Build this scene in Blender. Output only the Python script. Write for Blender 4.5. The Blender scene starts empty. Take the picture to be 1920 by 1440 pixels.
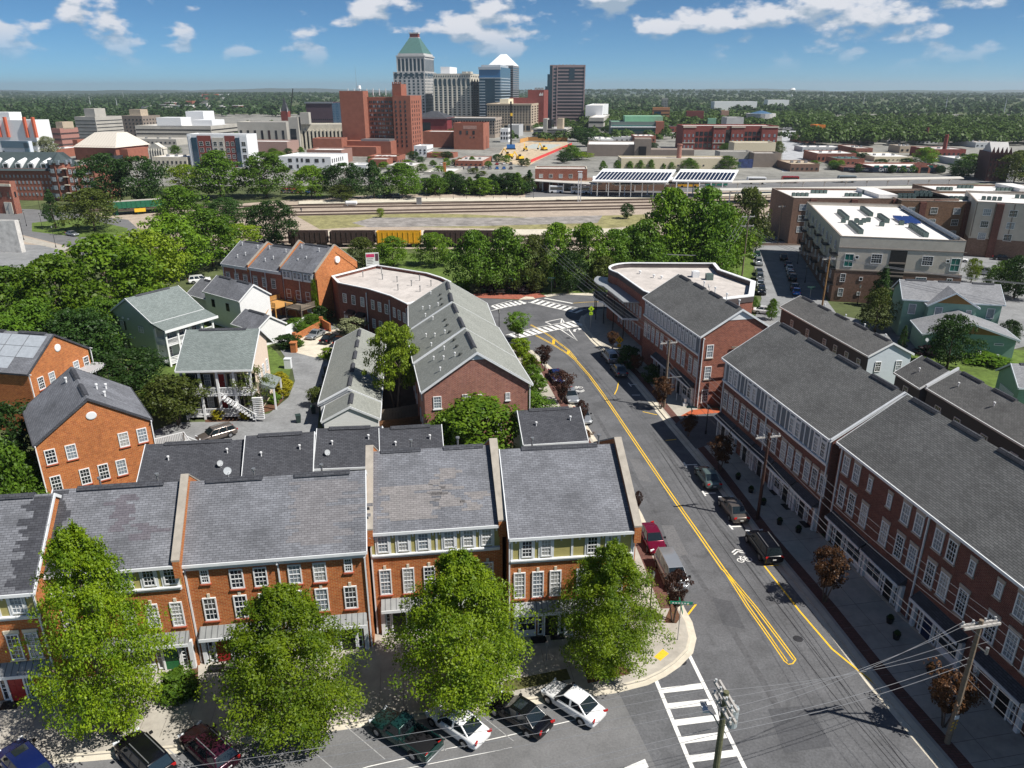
import bpy, math, random
import numpy as np
from mathutils import Vector, Matrix
random.seed(7); np.random.seed(7)
R = math.radians
S = bpy.context.scene
COL = S.collection

# ------------------------------------------------------------------ camera, sky, sun, exposure
CAMH, PITCH, FPX = 40.0, R(21.5), 1400.0
cd = bpy.data.cameras.new('camera'); cam = bpy.data.objects.new('camera', cd); COL.objects.link(cam)
cam.location = (0, 0, CAMH); cam.rotation_euler = (R(90) - PITCH, 0, 0)
cd.sensor_width = 36; cd.lens = 36 * FPX / 1920; cd.clip_start = .5; cd.clip_end = 60000
S.camera = cam
SUNV = Vector((6.8, -2.8, 9.5)).normalized()
W = bpy.data.worlds.new('World'); S.world = W; W.use_nodes = True
nt = W.node_tree; nt.nodes.clear()
def N(t, nd, **kw):
    n = t.nodes.new(nd)
    for k, v in kw.items():
        if k.startswith('i_'): n.inputs[int(k[2:])].default_value = v
        else: setattr(n, k, v)
    return n
sky = N(nt, 'ShaderNodeTexSky', sky_type='NISHITA', sun_disc=False)
sky.sun_elevation = math.asin(SUNV.z); sky.sun_rotation = math.atan2(SUNV.x, SUNV.y)
sky.altitude = 300; sky.air_density = .45; sky.dust_density = 0; sky.ozone_density = 2.5
L_ = nt.links.new
tc = N(nt, 'ShaderNodeTexCoord'); sx = N(nt, 'ShaderNodeSeparateXYZ'); L_(tc.outputs['Generated'], sx.inputs[0])
def math_(t, op, a, b=None, c=None):
    n = N(t, 'ShaderNodeMath', operation=op)
    for i, q in enumerate((a, b, c)):
        if q is None: continue
        if isinstance(q, (int, float)): n.inputs[i].default_value = q
        else: t.links.new(q, n.inputs[i])
    return n.outputs[0]
# fair-weather cumulus: 3D noise over the sky dome, flattened vertically, lit from above
def cloudn(dz):
    mp = N(nt, 'ShaderNodeMapping'); mp.inputs['Location'].default_value = (CLX, CLY, dz); mp.inputs['Scale'].default_value = (1, 1, 2.1); L_(tc.outputs['Generated'], mp.inputs[0])
    n1 = N(nt, 'ShaderNodeTexNoise'); n1.inputs['Scale'].default_value = 16.0; n1.inputs['Detail'].default_value = 7; n1.inputs['Roughness'].default_value = .5; L_(mp.outputs[0], n1.inputs['Vector'])
    n2 = N(nt, 'ShaderNodeTexNoise'); n2.inputs['Scale'].default_value = 2.6; n2.inputs['Detail'].default_value = 1; L_(mp.outputs[0], n2.inputs['Vector'])
    return math_(nt, 'ADD', n1.outputs[0], math_(nt, 'MULTIPLY', math_(nt, 'SUBTRACT', n2.outputs[0], .5), .28))
CLX, CLY = 9.2, .6
d0 = cloudn(0.0); d1 = cloudn(.03)
cr = N(nt, 'ShaderNodeMapRange', interpolation_type='SMOOTHSTEP'); cr.inputs[1].default_value = .495; cr.inputs[2].default_value = .60; hi = N(nt, 'ShaderNodeMapRange', interpolation_type='SMOOTHSTEP'); hi.inputs[1].default_value = .16; hi.inputs[2].default_value = .6; hi.inputs[4].default_value = .10; L_(sx.outputs[2], hi.inputs[0])
L_(math_(nt, 'SUBTRACT', d0, hi.outputs[0]), cr.inputs[0])   # cloud gaps open towards the zenith, where the layer is seen face on; thinned to lower ambient light
low = N(nt, 'ShaderNodeMapRange', interpolation_type='SMOOTHSTEP'); low.inputs[1].default_value = .015; low.inputs[2].default_value = .075; L_(sx.outputs[2], low.inputs[0])
cm = math_(nt, 'MULTIPLY', math_(nt, 'MULTIPLY', cr.outputs[0], low.outputs[0]), .92)
tint = N(nt, 'ShaderNodeMix', data_type='RGBA', blend_type='MULTIPLY'); tint.inputs[0].default_value = 1; tint.inputs[7].default_value = (.70, 1.10, 1.26, 1)
L_(sky.outputs[0], tint.inputs[6])
lit = N(nt, 'ShaderNodeMapRange'); lit.inputs[1].default_value = -.05; lit.inputs[2].default_value = .06; L_(math_(nt, 'SUBTRACT', d0, d1), lit.inputs[0])
cc = N(nt, 'ShaderNodeMix', data_type='RGBA'); cc.inputs[6].default_value = (5.2, 6.6, 8.2, 1); cc.inputs[7].default_value = (11.5, 11.6, 12.2, 1); L_(lit.outputs[0], cc.inputs[0])
mx = N(nt, 'ShaderNodeMix', data_type='RGBA'); L_(cm, mx.inputs[0]); L_(tint.outputs[2], mx.inputs[6]); L_(cc.outputs[2], mx.inputs[7])
bg = N(nt, 'ShaderNodeBackground'); bg.inputs[1].default_value = .056; L_(mx.outputs[2], bg.inputs[0])
L_(bg.outputs[0], N(nt, 'ShaderNodeOutputWorld').inputs[0])
sd = bpy.data.lights.new('sun', 'SUN'); sd.energy = 5.0; sd.angle = R(.5); sd.color = (1, .955, .88)
sun = bpy.data.objects.new('sun', sd); COL.objects.link(sun)
sun.rotation_euler = SUNV.to_track_quat('Z', 'Y').to_euler(); sun.location = (60, -20, 120)
S.view_settings.view_transform = 'Standard'; S.view_settings.look = 'None'; S.view_settings.exposure = .35; S.view_settings.gamma = 1
S.view_settings.use_curve_mapping = False
S.cycles.max_bounces = 5; S.cycles.diffuse_bounces = 1; S.cycles.glossy_bounces = 2; S.cycles.transparent_max_bounces = 6; S.cycles.transmission_bounces = 2; S.cycles.volume_bounces = 0

# ------------------------------------------------------------------ helpers
_f = Vector((0, math.cos(PITCH), -math.sin(PITCH))); _u = Vector((0, math.sin(PITCH), math.cos(PITCH)))
def at(px, py, z=0.0):                       # survey: where the ray of a photo pixel meets height z
    d = Vector((1, 0, 0)) * (px - 960) + _u * (720 - py) + _f * FPX
    t = (z - CAMH) / d.z
    return Vector((d.x * t, d.y * t, z))
def depth_of(p): return (Vector(p) - Vector((0, 0, CAMH))).dot(_f)
def height_at(x, y, py):                     # height of the point above (x, y) seen on photo row py
    k = (720 - py) / FPX
    # (y*sinP + dz*cosP) = k*(y*cosP - dz*sinP)
    dz = y * (k * math.cos(PITCH) - math.sin(PITCH)) / (math.cos(PITCH) + k * math.sin(PITCH))
    return CAMH + dz
def pxscale(x, y, z=0): return FPX / depth_of((x, y, z))

def tag(o, label, cat, group=None):
    o['label'] = label; o['category'] = cat
    if group: o['group'] = group
    return o
def thing(name, label, cat, loc=(0, 0, 0), rot=0.0, group=None):
    o = bpy.data.objects.new(name, None); COL.objects.link(o); o.empty_display_size = .3
    o.location = loc; o.rotation_euler = (0, 0, rot)
    return tag(o, label, cat, group)
def struct(o): o['kind'] = 'structure'; return o
def stuff(o): o['kind'] = 'stuff'; return o
def inst(name, mesh, parent=None, loc=(0, 0, 0), rot=(0, 0, 0), scale=(1, 1, 1), mats=None):
    o = bpy.data.objects.new(name, mesh); COL.objects.link(o)
    o.location = loc; o.rotation_euler = rot; o.scale = scale
    if parent: o.parent = parent
    if mats:
        for i, m in enumerate(mats):
            o.material_slots[i].link = 'OBJECT'; o.material_slots[i].material = m
    return o

class MB:
    def __init__(s): s.v = []; s.f = []; s.m = []
    def poly(s, pts, m=0):
        b = len(s.v); s.v += [tuple(p) for p in pts]; s.f.append(tuple(range(b, b + len(pts)))); s.m.append(m); return s
    def box(s, x0, y0, z0, x1, y1, z1, m=0):
        b = len(s.v)
        s.v += [(x0, y0, z0), (x1, y0, z0), (x1, y1, z0), (x0, y1, z0), (x0, y0, z1), (x1, y0, z1), (x1, y1, z1), (x0, y1, z1)]
        for q in ((0, 3, 2, 1), (4, 5, 6, 7), (0, 1, 5, 4), (1, 2, 6, 5), (2, 3, 7, 6), (3, 0, 4, 7)):
            s.f.append(tuple(b + i for i in q)); s.m.append(m)
        return s
    def prism(s, pts, z0, z1, m=0, mt=None):
        pts = [(p[0], p[1]) for p in pts]
        a = sum(pts[i][0] * pts[(i + 1) % len(pts)][1] - pts[(i + 1) % len(pts)][0] * pts[i][1] for i in range(len(pts)))
        if a < 0: pts = pts[::-1]
        n = len(pts); b = len(s.v)
        s.v += [(x, y, z0) for x, y in pts] + [(x, y, z1) for x, y in pts]
        s.f.append(tuple(b + n + i for i in range(n))); s.m.append(m if mt is None else mt)
        s.f.append(tuple(b + n - 1 - i for i in range(n))); s.m.append(m)
        for i in range(n):
            j = (i + 1) % n; s.f.append((b + i, b + j, b + n + j, b + n + i)); s.m.append(m)
        return s
    def loft(s, rings, m=0, cap=True, ms=None):
        b = len(s.v); n = len(rings[0])
        for r in rings: s.v += [tuple(p) for p in r]
        for k in range(len(rings) - 1):
            for i in range(n):
                j = (i + 1) % n
                s.f.append((b + k * n + i, b + k * n + j, b + (k + 1) * n + j, b + (k + 1) * n + i)); s.m.append(ms[k] if ms else m)
        if cap:
            s.f.append(tuple(b + n - 1 - i for i in range(n))); s.m.append(m)
            e = b + (len(rings) - 1) * n
            s.f.append(tuple(e + i for i in range(n))); s.m.append(m)
        return s
    def cyl(s, x, y, z0, z1, r0, r1=None, n=10, m=0):
        r1 = r0 if r1 is None else r1
        return s.loft([[(x + r * math.cos(2 * math.pi * i / n), y + r * math.sin(2 * math.pi * i / n), z) for i in range(n)] for r, z in ((r0, z0), (r1, z1))], m)
    def tube(s, path, r, n=6, m=0):
        path = [Vector(p) for p in path]; rings = []
        rr = r if isinstance(r, (list, tuple)) else [r] * len(path)
        for i, p in enumerate(path):
            d = (path[min(i + 1, len(path) - 1)] - path[max(i - 1, 0)]).normalized()
            a = d.orthogonal().normalized() if abs(d.z) < .99 else Vector((1, 0, 0)); 
            if abs(d.z) < .99: a = d.cross(Vector((0, 0, 1))).normalized()
            c = d.cross(a).normalized()
            rings.append([p + (a * math.cos(2 * math.pi * k / n) + c * math.sin(2 * math.pi * k / n)) * rr[i] for k in range(n)])
        return s.loft(rings, m)
    def bar(s, a, b, w, h, m=0):               # box beam from a to b, width w (sideways), height h
        a = Vector(a); b = Vector(b); d = (b - a).normalized()
        sd = d.cross(Vector((0, 0, 1))); sd = Vector((1, 0, 0)) if sd.length < 1e-4 else sd.normalized(); up = sd.cross(d).normalized()
        q = [sd * w / 2 + up * h / 2, -sd * w / 2 + up * h / 2, -sd * w / 2 - up * h / 2, sd * w / 2 - up * h / 2]
        return s.loft([[a + k for k in q], [b + k for k in q]], m)
    def mesh(s, name, mats, smooth=False):
        me = bpy.data.meshes.new(name); me.from_pydata(s.v, [], s.f)
        if not isinstance(mats, (list, tuple)): mats = [mats]
        for m in mats: me.materials.append(m)
        if len(mats) > 1: me.polygons.foreach_set('material_index', s.m)
        if smooth: me.polygons.foreach_set('use_smooth', [True] * len(s.f))
        autouv(me); me.update(); return me
    def build(s, name, mats, parent=None, smooth=False, **kw):
        return inst(name, s.mesh(name, mats, smooth), parent, **kw)
def autouv(me):                                # metres along the face and up the face
    nl = len(me.loops)
    if not nl: return
    co = np.empty(len(me.vertices) * 3); me.vertices.foreach_get('co', co); co = co.reshape(-1, 3)
    vi = np.empty(nl, np.int64); me.loops.foreach_get('vertex_index', vi)
    tot = np.empty(len(me.polygons), np.int64); me.polygons.foreach_get('loop_total', tot)
    nn = np.empty(len(me.polygons) * 3); me.polygons.foreach_get('normal', nn); nn = np.repeat(nn.reshape(-1, 3), tot, 0)
    h = np.hypot(nn[:, 0], nn[:, 1]); flat = h < .12
    hs = np.where(flat, 1, h)
    t = np.stack([-nn[:, 1] / hs, nn[:, 0] / hs, np.zeros(nl)], 1); t[flat] = (1, 0, 0)
    b = np.cross(nn, t); b[flat] = (0, 1, 0)
    p = co[vi]
    uv = np.stack([(p * t).sum(1), (p * b).sum(1)], 1)
    l = me.uv_layers.new(name='UV'); l.data.foreach_set('uv', uv.astype(np.float32).ravel())

# ------------------------------------------------------------------ materials (all procedural)
MATS = {}
def hexc(c): return (*c, 1) if len(c) == 3 else c
def mat(name, col, rough=.8, var=.12, scale=1.5, kind='plain', col2=None, col3=None, metal=0.0, bump=0.0, size=(.3, .1), big=0.0, spec=.3, coord='UV', stain=0.0):
    if name in MATS: return MATS[name]
    m = bpy.data.materials.new(name); m.use_nodes = True; t = m.node_tree; t.nodes.clear(); l = t.links.new
    out = N(t, 'ShaderNodeOutputMaterial'); p = N(t, 'ShaderNodeBsdfPrincipled'); l(p.outputs[0], out.inputs[0])
    p.inputs['Roughness'].default_value = rough; p.inputs['Metallic'].default_value = metal; p.inputs['Specular IOR Level'].default_value = spec
    tcn = N(t, 'ShaderNodeTexCoord'); vec = tcn.outputs['UV'] if coord == 'UV' else tcn.outputs['Object']
    colr = None; fac = None
    if kind in ('brick', 'shingle'):
        b = N(t, 'ShaderNodeTexBrick'); l(vec, b.inputs[0])
        b.inputs['Color1'].default_value = hexc(col); b.inputs['Color2'].default_value = hexc(col2); b.inputs['Mortar'].default_value = hexc(col3)
        b.inputs['Scale'].default_value = 1; b.inputs['Brick Width'].default_value = size[0]; b.inputs['Row Height'].default_value = size[1]
        b.inputs['Mortar Size'].default_value = size[1] * (.14 if kind == 'brick' else .10); b.inputs['Mortar Smooth'].default_value = .2; b.inputs['Bias'].default_value = 0
        colr = b.outputs[0]; fac = b.outputs[1]
    elif kind == 'lines':                     # siding, seams: a darker line every size[0] along v (or u if size[1])
        s_ = N(t, 'ShaderNodeSeparateXYZ'); l(vec, s_.inputs[0])
        fr = math_(t, 'FRACT', math_(t, 'DIVIDE', s_.outputs[0 if size[1] else 1], size[0]))
        ln = math_(t, 'LESS_THAN', fr, .16)
        mixn = N(t, 'ShaderNodeMix', data_type='RGBA'); l(ln, mixn.inputs[0]); mixn.inputs[6].default_value = hexc(col); mixn.inputs[7].default_value = hexc(col2)
        colr = mixn.outputs[2]; fac = fr
    if colr is None:
        rgb = N(t, 'ShaderNodeRGB'); rgb.outputs[0].default_value = hexc(col); colr = rgb.outputs[0]
    if var:
        nz = N(t, 'ShaderNodeTexNoise'); nz.inputs['Scale'].default_value = scale; nz.inputs['Detail'].default_value = 5; nz.inputs['Roughness'].default_value = .65; l(vec, nz.inputs['Vector'])
        mr = N(t, 'ShaderNodeMapRange'); mr.inputs[1].default_value = .3; mr.inputs[2].default_value = .7; mr.inputs[3].default_value = 1 - var; mr.inputs[4].default_value = 1 + var; l(nz.outputs[0], mr.inputs[0])
        mm = N(t, 'ShaderNodeMix', data_type='RGBA', blend_type='MULTIPLY'); mm.inputs[0].default_value = 1; l(colr, mm.inputs[6]); l(mr.outputs[0], mm.inputs[7]); colr = mm.outputs[2]
    if big:
        nz = N(t, 'ShaderNodeTexNoise'); nz.inputs['Scale'].default_value = .23; nz.inputs['Detail'].default_value = 6; nz.inputs['Roughness'].default_value = .7; l(vec, nz.inputs['Vector'])
        mr = N(t, 'ShaderNodeMapRange'); mr.inputs[1].default_value = .35; mr.inputs[2].default_value = .65; mr.inputs[3].default_value = 1 - big; mr.inputs[4].default_value = 1 + big; l(nz.outputs[0], mr.inputs[0])
        mm = N(t, 'ShaderNodeMix', data_type='RGBA', blend_type='MULTIPLY'); mm.inputs[0].default_value = 1; l(colr, mm.inputs[6]); l(mr.outputs[0], mm.inputs[7]); colr = mm.outputs[2]
    if stain:
        nz = N(t, 'ShaderNodeTexNoise'); nz.inputs['Scale'].default_value = .6; nz.inputs['Detail'].default_value = 8; nz.inputs['Distortion'].default_value = .6; l(vec, nz.inputs['Vector'])
        mr = N(t, 'ShaderNodeMapRange'); mr.inputs[1].default_value = .54; mr.inputs[2].default_value = .72; mr.inputs[3].default_value = 0; mr.inputs[4].default_value = stain; l(nz.outputs[0], mr.inputs[0])
        mm = N(t, 'ShaderNodeMix', data_type='RGBA'); l(mr.outputs[0], mm.inputs[0]); l(colr, mm.inputs[6]); mm.inputs[7].default_value = hexc(tuple(q * .45 for q in col[:3])); colr = mm.outputs[2]
    l(colr, p.inputs['Base Color'])
    if bump:
        bn = N(t, 'ShaderNodeBump'); bn.inputs['Strength'].default_value = bump; bn.inputs['Distance'].default_value = .02
        if fac is not None: l(fac, bn.inputs['Height'])
        else:
            nb = N(t, 'ShaderNodeTexNoise'); nb.inputs['Scale'].default_value = 12; l(vec, nb.inputs['Vector']); l(nb.outputs[0], bn.inputs['Height'])
        bn.invert = kind == 'brick'
        l(bn.outputs[0], p.inputs['Normal'])
    MATS[name] = m; return m
def glassm(name, col, rough=.06, var=0):
    return mat(name, col, rough=rough, var=var, scale=.8, spec=.8)
def brickm(name, a, b, mo): return mat(name, a, kind='brick', col2=b, col3=mo, size=(.36, .125), var=.2, scale=2.2, big=.12, rough=.9, bump=.25)
def shingm(name, a, b, mo, big=.14, stain=0.0): return mat(name, a, kind='shingle', col2=b, col3=mo, stain=stain, var=.1, scale=3, big=big, size=(.42, .17), rough=.92, bump=.3, spec=.15)
B_or = brickm('brick_orange', (.50, .14, .033), (.37, .082, .022), (.48, .29, .14))
B_rd = brickm('brick_red', (.30, .085, .05), (.20, .05, .035), (.34, .22, .17))
B_pk = brickm('brick_rose', (.36, .13, .085), (.25, .075, .06), (.40, .30, .25))
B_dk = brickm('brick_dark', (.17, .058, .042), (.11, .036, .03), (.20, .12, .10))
B_br = brickm('brick_brown', (.22, .12, .085), (.16, .085, .06), (.26, .2, .16))
B_far = mat('brick_far_red', (.30, .115, .078), var=.15, scale=.3, rough=.9)
B_fardk = mat('brick_far_maroon', (.22, .06, .05), var=.15, scale=.3, rough=.9)
S_sl = shingm('shingle_slate', (.205, .212, .236), (.155, .16, .178), (.085, .088, .1), .24, .6)
S_dk = shingm('shingle_charcoal', (.088, .092, .105), (.06, .063, .073), (.03, .03, .036))
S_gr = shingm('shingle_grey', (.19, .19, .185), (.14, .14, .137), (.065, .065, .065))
S_sg = shingm('shingle_sage', (.30, .31, .285), (.25, .26, .24), (.17, .18, .165), .08)
S_gn = shingm('shingle_greygreen', (.23, .265, .26), (.165, .195, .19), (.11, .125, .12), .06)
S_lt = shingm('shingle_pale', (.30, .305, .32), (.23, .235, .25), (.15, .15, .16), .12)
WHT = mat('paint_white', (.78, .79, .80), var=.05, rough=.55)
TRIM = mat('trim_white', (.72, .74, .76), var=.08, rough=.5)
OLV = mat('panel_olive', (.42, .37, .14), var=.08, rough=.7)
BLUP = mat('panel_bluegrey', (.135, .165, .20), var=.08, rough=.6)
GLS = glassm('glass_dark', (.018, .024, .032))
GLW = mat('glass_blinds', (.22, .26, .30), var=.25, scale=2.5, rough=.12, spec=.8)
GLB = glassm('glass_blue', (.02, .055, .10))
BLK = mat('paint_black', (.012, .012, .014), var=.1, rough=.45)
MET = mat('metal_grey', (.33, .34, .35), var=.12, rough=.4, metal=.6)
MTR = mat('metal_awning', (.30, .31, .31), kind='lines', col2=(.13, .135, .14), size=(.42, 1), var=.15, rough=.5, metal=.3)
CON = mat('concrete', (.42, .39, .34), var=.14, scale=1.2, big=.12, stain=.3, rough=.9)
CONL = mat('concrete_light', (.60, .55, .45), var=.12, scale=1.0, big=.1, stain=.25, rough=.9)
CAP = mat('coping_stone', (.36, .325, .28), var=.15, scale=1.5, stain=.35, rough=.9)
ASP = mat('asphalt', (.118, .120, .127), var=.24, scale=6, big=.2, stain=.4, rough=.85, bump=.15)
ASPL = mat('asphalt_worn', (.165, .165, .168), var=.18, scale=7, big=.14, stain=.3, rough=.88, bump=.15)
ASPP = mat('asphalt_pale', (.24, .245, .25), var=.15, scale=3, big=.18, stain=.35, rough=.9)
PAV = mat('paver_red', (.42, .13, .08), kind='brick', col2=(.34, .1, .065), col3=(.25, .1, .07), size=(.4, .2), var=.2, rough=.9)
PAVD = mat('paver_brown', (.17, .075, .06), kind='brick', col2=(.13, .06, .05), col3=(.09, .05, .04), size=(.4, .2), var=.2, rough=.9)  # darker copy of the paver; shade on the kerb strip put into the colour
MUL = mat('mulch', (.12, .06, .035), var=.4, scale=6, rough=1, bump=.4)
GRS = mat('grass_lawn', (.10, .15, .03), var=.35, scale=1.2, big=.25, rough=1, bump=.3)
GRD = mat('grass_dry', (.26, .24, .11), var=.3, scale=.6, big=.25, rough=1)
GRV = mat('gravel_ballast', (.40, .33, .265), var=.22, scale=2.5, big=.18, rough=1, bump=.3)
RUST = mat('rail_rust', (.10, .065, .05), var=.2, rough=.7)
TIE = mat('ballast_dark', (.19, .15, .125), var=.3, scale=2, rough=1)
DIRT = mat('clay_earth', (.50, .40, .28), var=.25, scale=.3, big=.2, rough=1)
YEL = mat('paint_yellow', (.80, .50, .035), var=.14, scale=5, rough=.7)
WLN = mat('paint_line_white', (.78, .77, .74), var=.14, scale=5, rough=.7)
WOOD = mat('wood_pole', (.20, .155, .115), var=.3, scale=6, rough=.9)
WDK = mat('wood_pole_dark', (.065, .035, .028), var=.3, scale=6, rough=.9)
WODK = mat('wood_deck', (.55, .29, .09), var=.2, scale=4, rough=.8)
WODG = mat('wood_weathered', (.20, .165, .13), var=.3, scale=4, rough=.9)
CRM = mat('wall_cream', (.66, .58, .42), var=.08, rough=.8)
TAN = mat('wall_tan', (.44, .36, .27), var=.1, scale=.4, rough=.85)
TAUP = mat('wall_taupe', (.24, .20, .17), var=.1, scale=.4, rough=.85)
STUC = mat('stucco_grey', (.52, .475, .41), var=.08, scale=.8, big=.06, rough=.9)
STON = mat('stone_grey', (.50, .49, .48), var=.12, scale=.15, rough=.85)
STONC = mat('stone_cream', (.60, .57, .50), var=.1, scale=.15, rough=.85)
CONF = mat('concrete_far', (.42, .40, .36), var=.12, scale=.12, rough=.9)
MEMB = mat('roof_membrane', (.72, .70, .68), var=.08, scale=.25, big=.08, stain=.2, rough=.8)
MEMG = mat('roof_membrane_grey', (.52, .48, .45), var=.12, scale=.3, big=.14, stain=.4, rough=.9)
SIDW = mat('siding_white', (.80, .80, .79), kind='lines', col2=(.62, .63, .64), size=(.2, 0), var=.04, rough=.6)
SIDL = mat('siding_paleblue', (.62, .68, .73), kind='lines', col2=(.46, .52, .57), size=(.2, 0), var=.04, rough=.6)
SIDG = mat('siding_sage', (.44, .52, .44), kind='lines', col2=(.30, .37, .31), size=(.2, 0), var=.05, rough=.7)
SIDT = mat('siding_teal', (.26, .42, .34), kind='lines', col2=(.15, .27, .21), size=(.22, 0), var=.05, rough=.7)
SIDP = mat('siding_peach', (.80, .66, .54), kind='lines', col2=(.66, .53, .43), size=(.2, 0), var=.05, rough=.7)
SIDD = mat('siding_slate', (.085, .09, .105), kind='lines', col2=(.05, .055, .065), size=(.2, 0), var=.05, rough=.7)
OCH = mat('panel_ochre', (.30, .17, .055), var=.1, rough=.8)
COPG = mat('copper_green', (.075, .16, .15), var=.15, scale=.3, rough=.6)
GRNR = mat('roof_green', (.24, .44, .30), var=.1, scale=.3, rough=.6)
TERR = mat('terracotta', (.55, .13, .07), var=.1, rough=.8)
REDB = mat('paint_red', (.33, .025, .025), var=.08, rough=.45)
GRND = mat('paint_green', (.015, .13, .04), var=.08, rough=.45)
SGNG = mat('sign_green', (.01, .22, .13), var=.05, rough=.4)
SGNY = mat('sign_yellow', (.85, .45, .02), var=.05, rough=.4)
SGNL = mat('sign_lime', (.55, .85, .03), var=.05, rough=.4)
SOL = mat('solar_panel', (.012, .018, .045), var=.2, scale=1.2, rough=.15, spec=.7)
SOLB = mat('solar_panel_blue', (.02, .045, .16), var=.1, rough=.2, spec=.7)
HVAC = mat('hvac_green', (.11, .155, .145), var=.15, scale=3, rough=.6)
ORNG = mat('paint_orange', (.75, .22, .03), var=.08, rough=.6)
SLT = mat('glass_teal', (.02, .14, .12), var=.2, rough=.15, spec=.7)

# ------------------------------------------------------------------ windows, doors, houses
GLV = mat('glass_curtain', (.40, .40, .38), var=.35, scale=3.5, rough=.2, spec=.7); _wc = {}
def win_mesh(w, h, cols, rows, fr, depth=.09, fw=.09):
    k = ('w', round(w, 2), round(h, 2), cols, rows, fr.name, depth)
    if k in _wc: return _wc[k]
    b = MB(); d = depth
    b.box(-w/2, -d, 0, -w/2 + fw, 0, h); b.box(w/2 - fw, -d, 0, w/2, 0, h)
    b.box(-w/2 + fw, -d, 0, w/2 - fw, 0, fw * 1.2); b.box(-w/2 + fw, -d, h - fw, w/2 - fw, 0, h)
    iw = w - 2 * fw; ih = h - 2.2 * fw
    if rows > 1: b.box(-w/2 + fw, -d * .8, h / 2 - .035, w/2 - fw, 0, h / 2 + .035)
    for i in range(1, cols): x = -iw / 2 + iw * i / cols; b.box(x - .016, -d * .6, fw, x + .016, 0, h - fw)
    for j in range(1, rows):
        if rows % 2 == 0 and j == rows // 2: continue
        z = fw * 1.2 + ih * j / rows; b.box(-iw / 2, -d * .6, z - .016, iw / 2, 0, z + .016)
    _wc[k] = b.mesh('window_frame', fr); return _wc[k]
def pane_mesh(w, h, g):
    k = ('p', round(w, 2), round(h, 2), g.name)
    if k not in _wc: _wc[k] = MB().box(-w/2 + .04, -.03, .04, w/2 - .04, .0, h - .04).mesh('pane', g)
    return _wc[k]
def sill_mesh(w, m):
    k = ('s', round(w, 2), m.name)
    if k not in _wc: _wc[k] = MB().box(-w/2 - .08, -.14, -.12, w/2 + .08, 0, -.003).mesh('sill', m)
    return _wc[k]
def lint_mesh(w, m, hh=.3):
    k = ('l', round(w, 2), m.name, hh)
    if k not in _wc: _wc[k] = MB().box(-w/2, -.06, .003, w/2, 0, hh).mesh('lintel', m)
    return _wc[k]
RND = random.Random(3)
def window(par, loc, rz, w, h, cols=3, rows=4, fr=None, g=None, sill=None, lint=None, key=None):
    fr = fr or WHT; g = g or RND.choice((GLS, GLS, GLW, GLV, GLW))
    o = inst('window', win_mesh(w, h, cols, rows, fr), par, loc, (0, 0, rz)); inst('pane', pane_mesh(w, h, g), o)
    if sill: inst('sill', sill_mesh(w, sill), o)
    if lint: inst('lintel', lint_mesh(w + .16, lint), o, (0, 0, h))
    if key: inst('keystone', lint_mesh(.2, key, .34), o, (0, 0, h))
    return o
def door(par, loc, rz, w, h, m, fr=None, glass=False):
    fr = fr or WHT
    k = ('d', round(w, 2), round(h, 2), m.name, fr.name, glass)
    if k not in _wc:
        b = MB(); b.box(-w/2 - .12, -.1, 0, -w/2, 0, h + .12, 1); b.box(w/2, -.1, 0, w/2 + .12, 0, h + .12, 1); b.box(-w/2, -.1, h, w/2, 0, h + .12, 1)
        b.box(-w/2, -.045, 0, w/2, 0, h, 0)
        for i in (0, 1):
            for j in range(3):
                x0 = -w/2 + w * (.1 + .45 * i); z0 = h * (.06 + .31 * j); b.box(x0, -.06, z0, x0 + w * .35, -.04, z0 + h * .25, 0)
        _wc[k] = b.mesh('door', [m, fr])
    o = inst('door', _wc[k], par, loc, (0, 0, rz))
    if 'knob' not in _wc: _wc['knob'] = MB().box(-.03, -.11, 0, .03, -.045, .1).mesh('handle', MET)
    inst('handle', _wc['knob'], o, (w * .38, 0, h * .47)); return o
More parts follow.
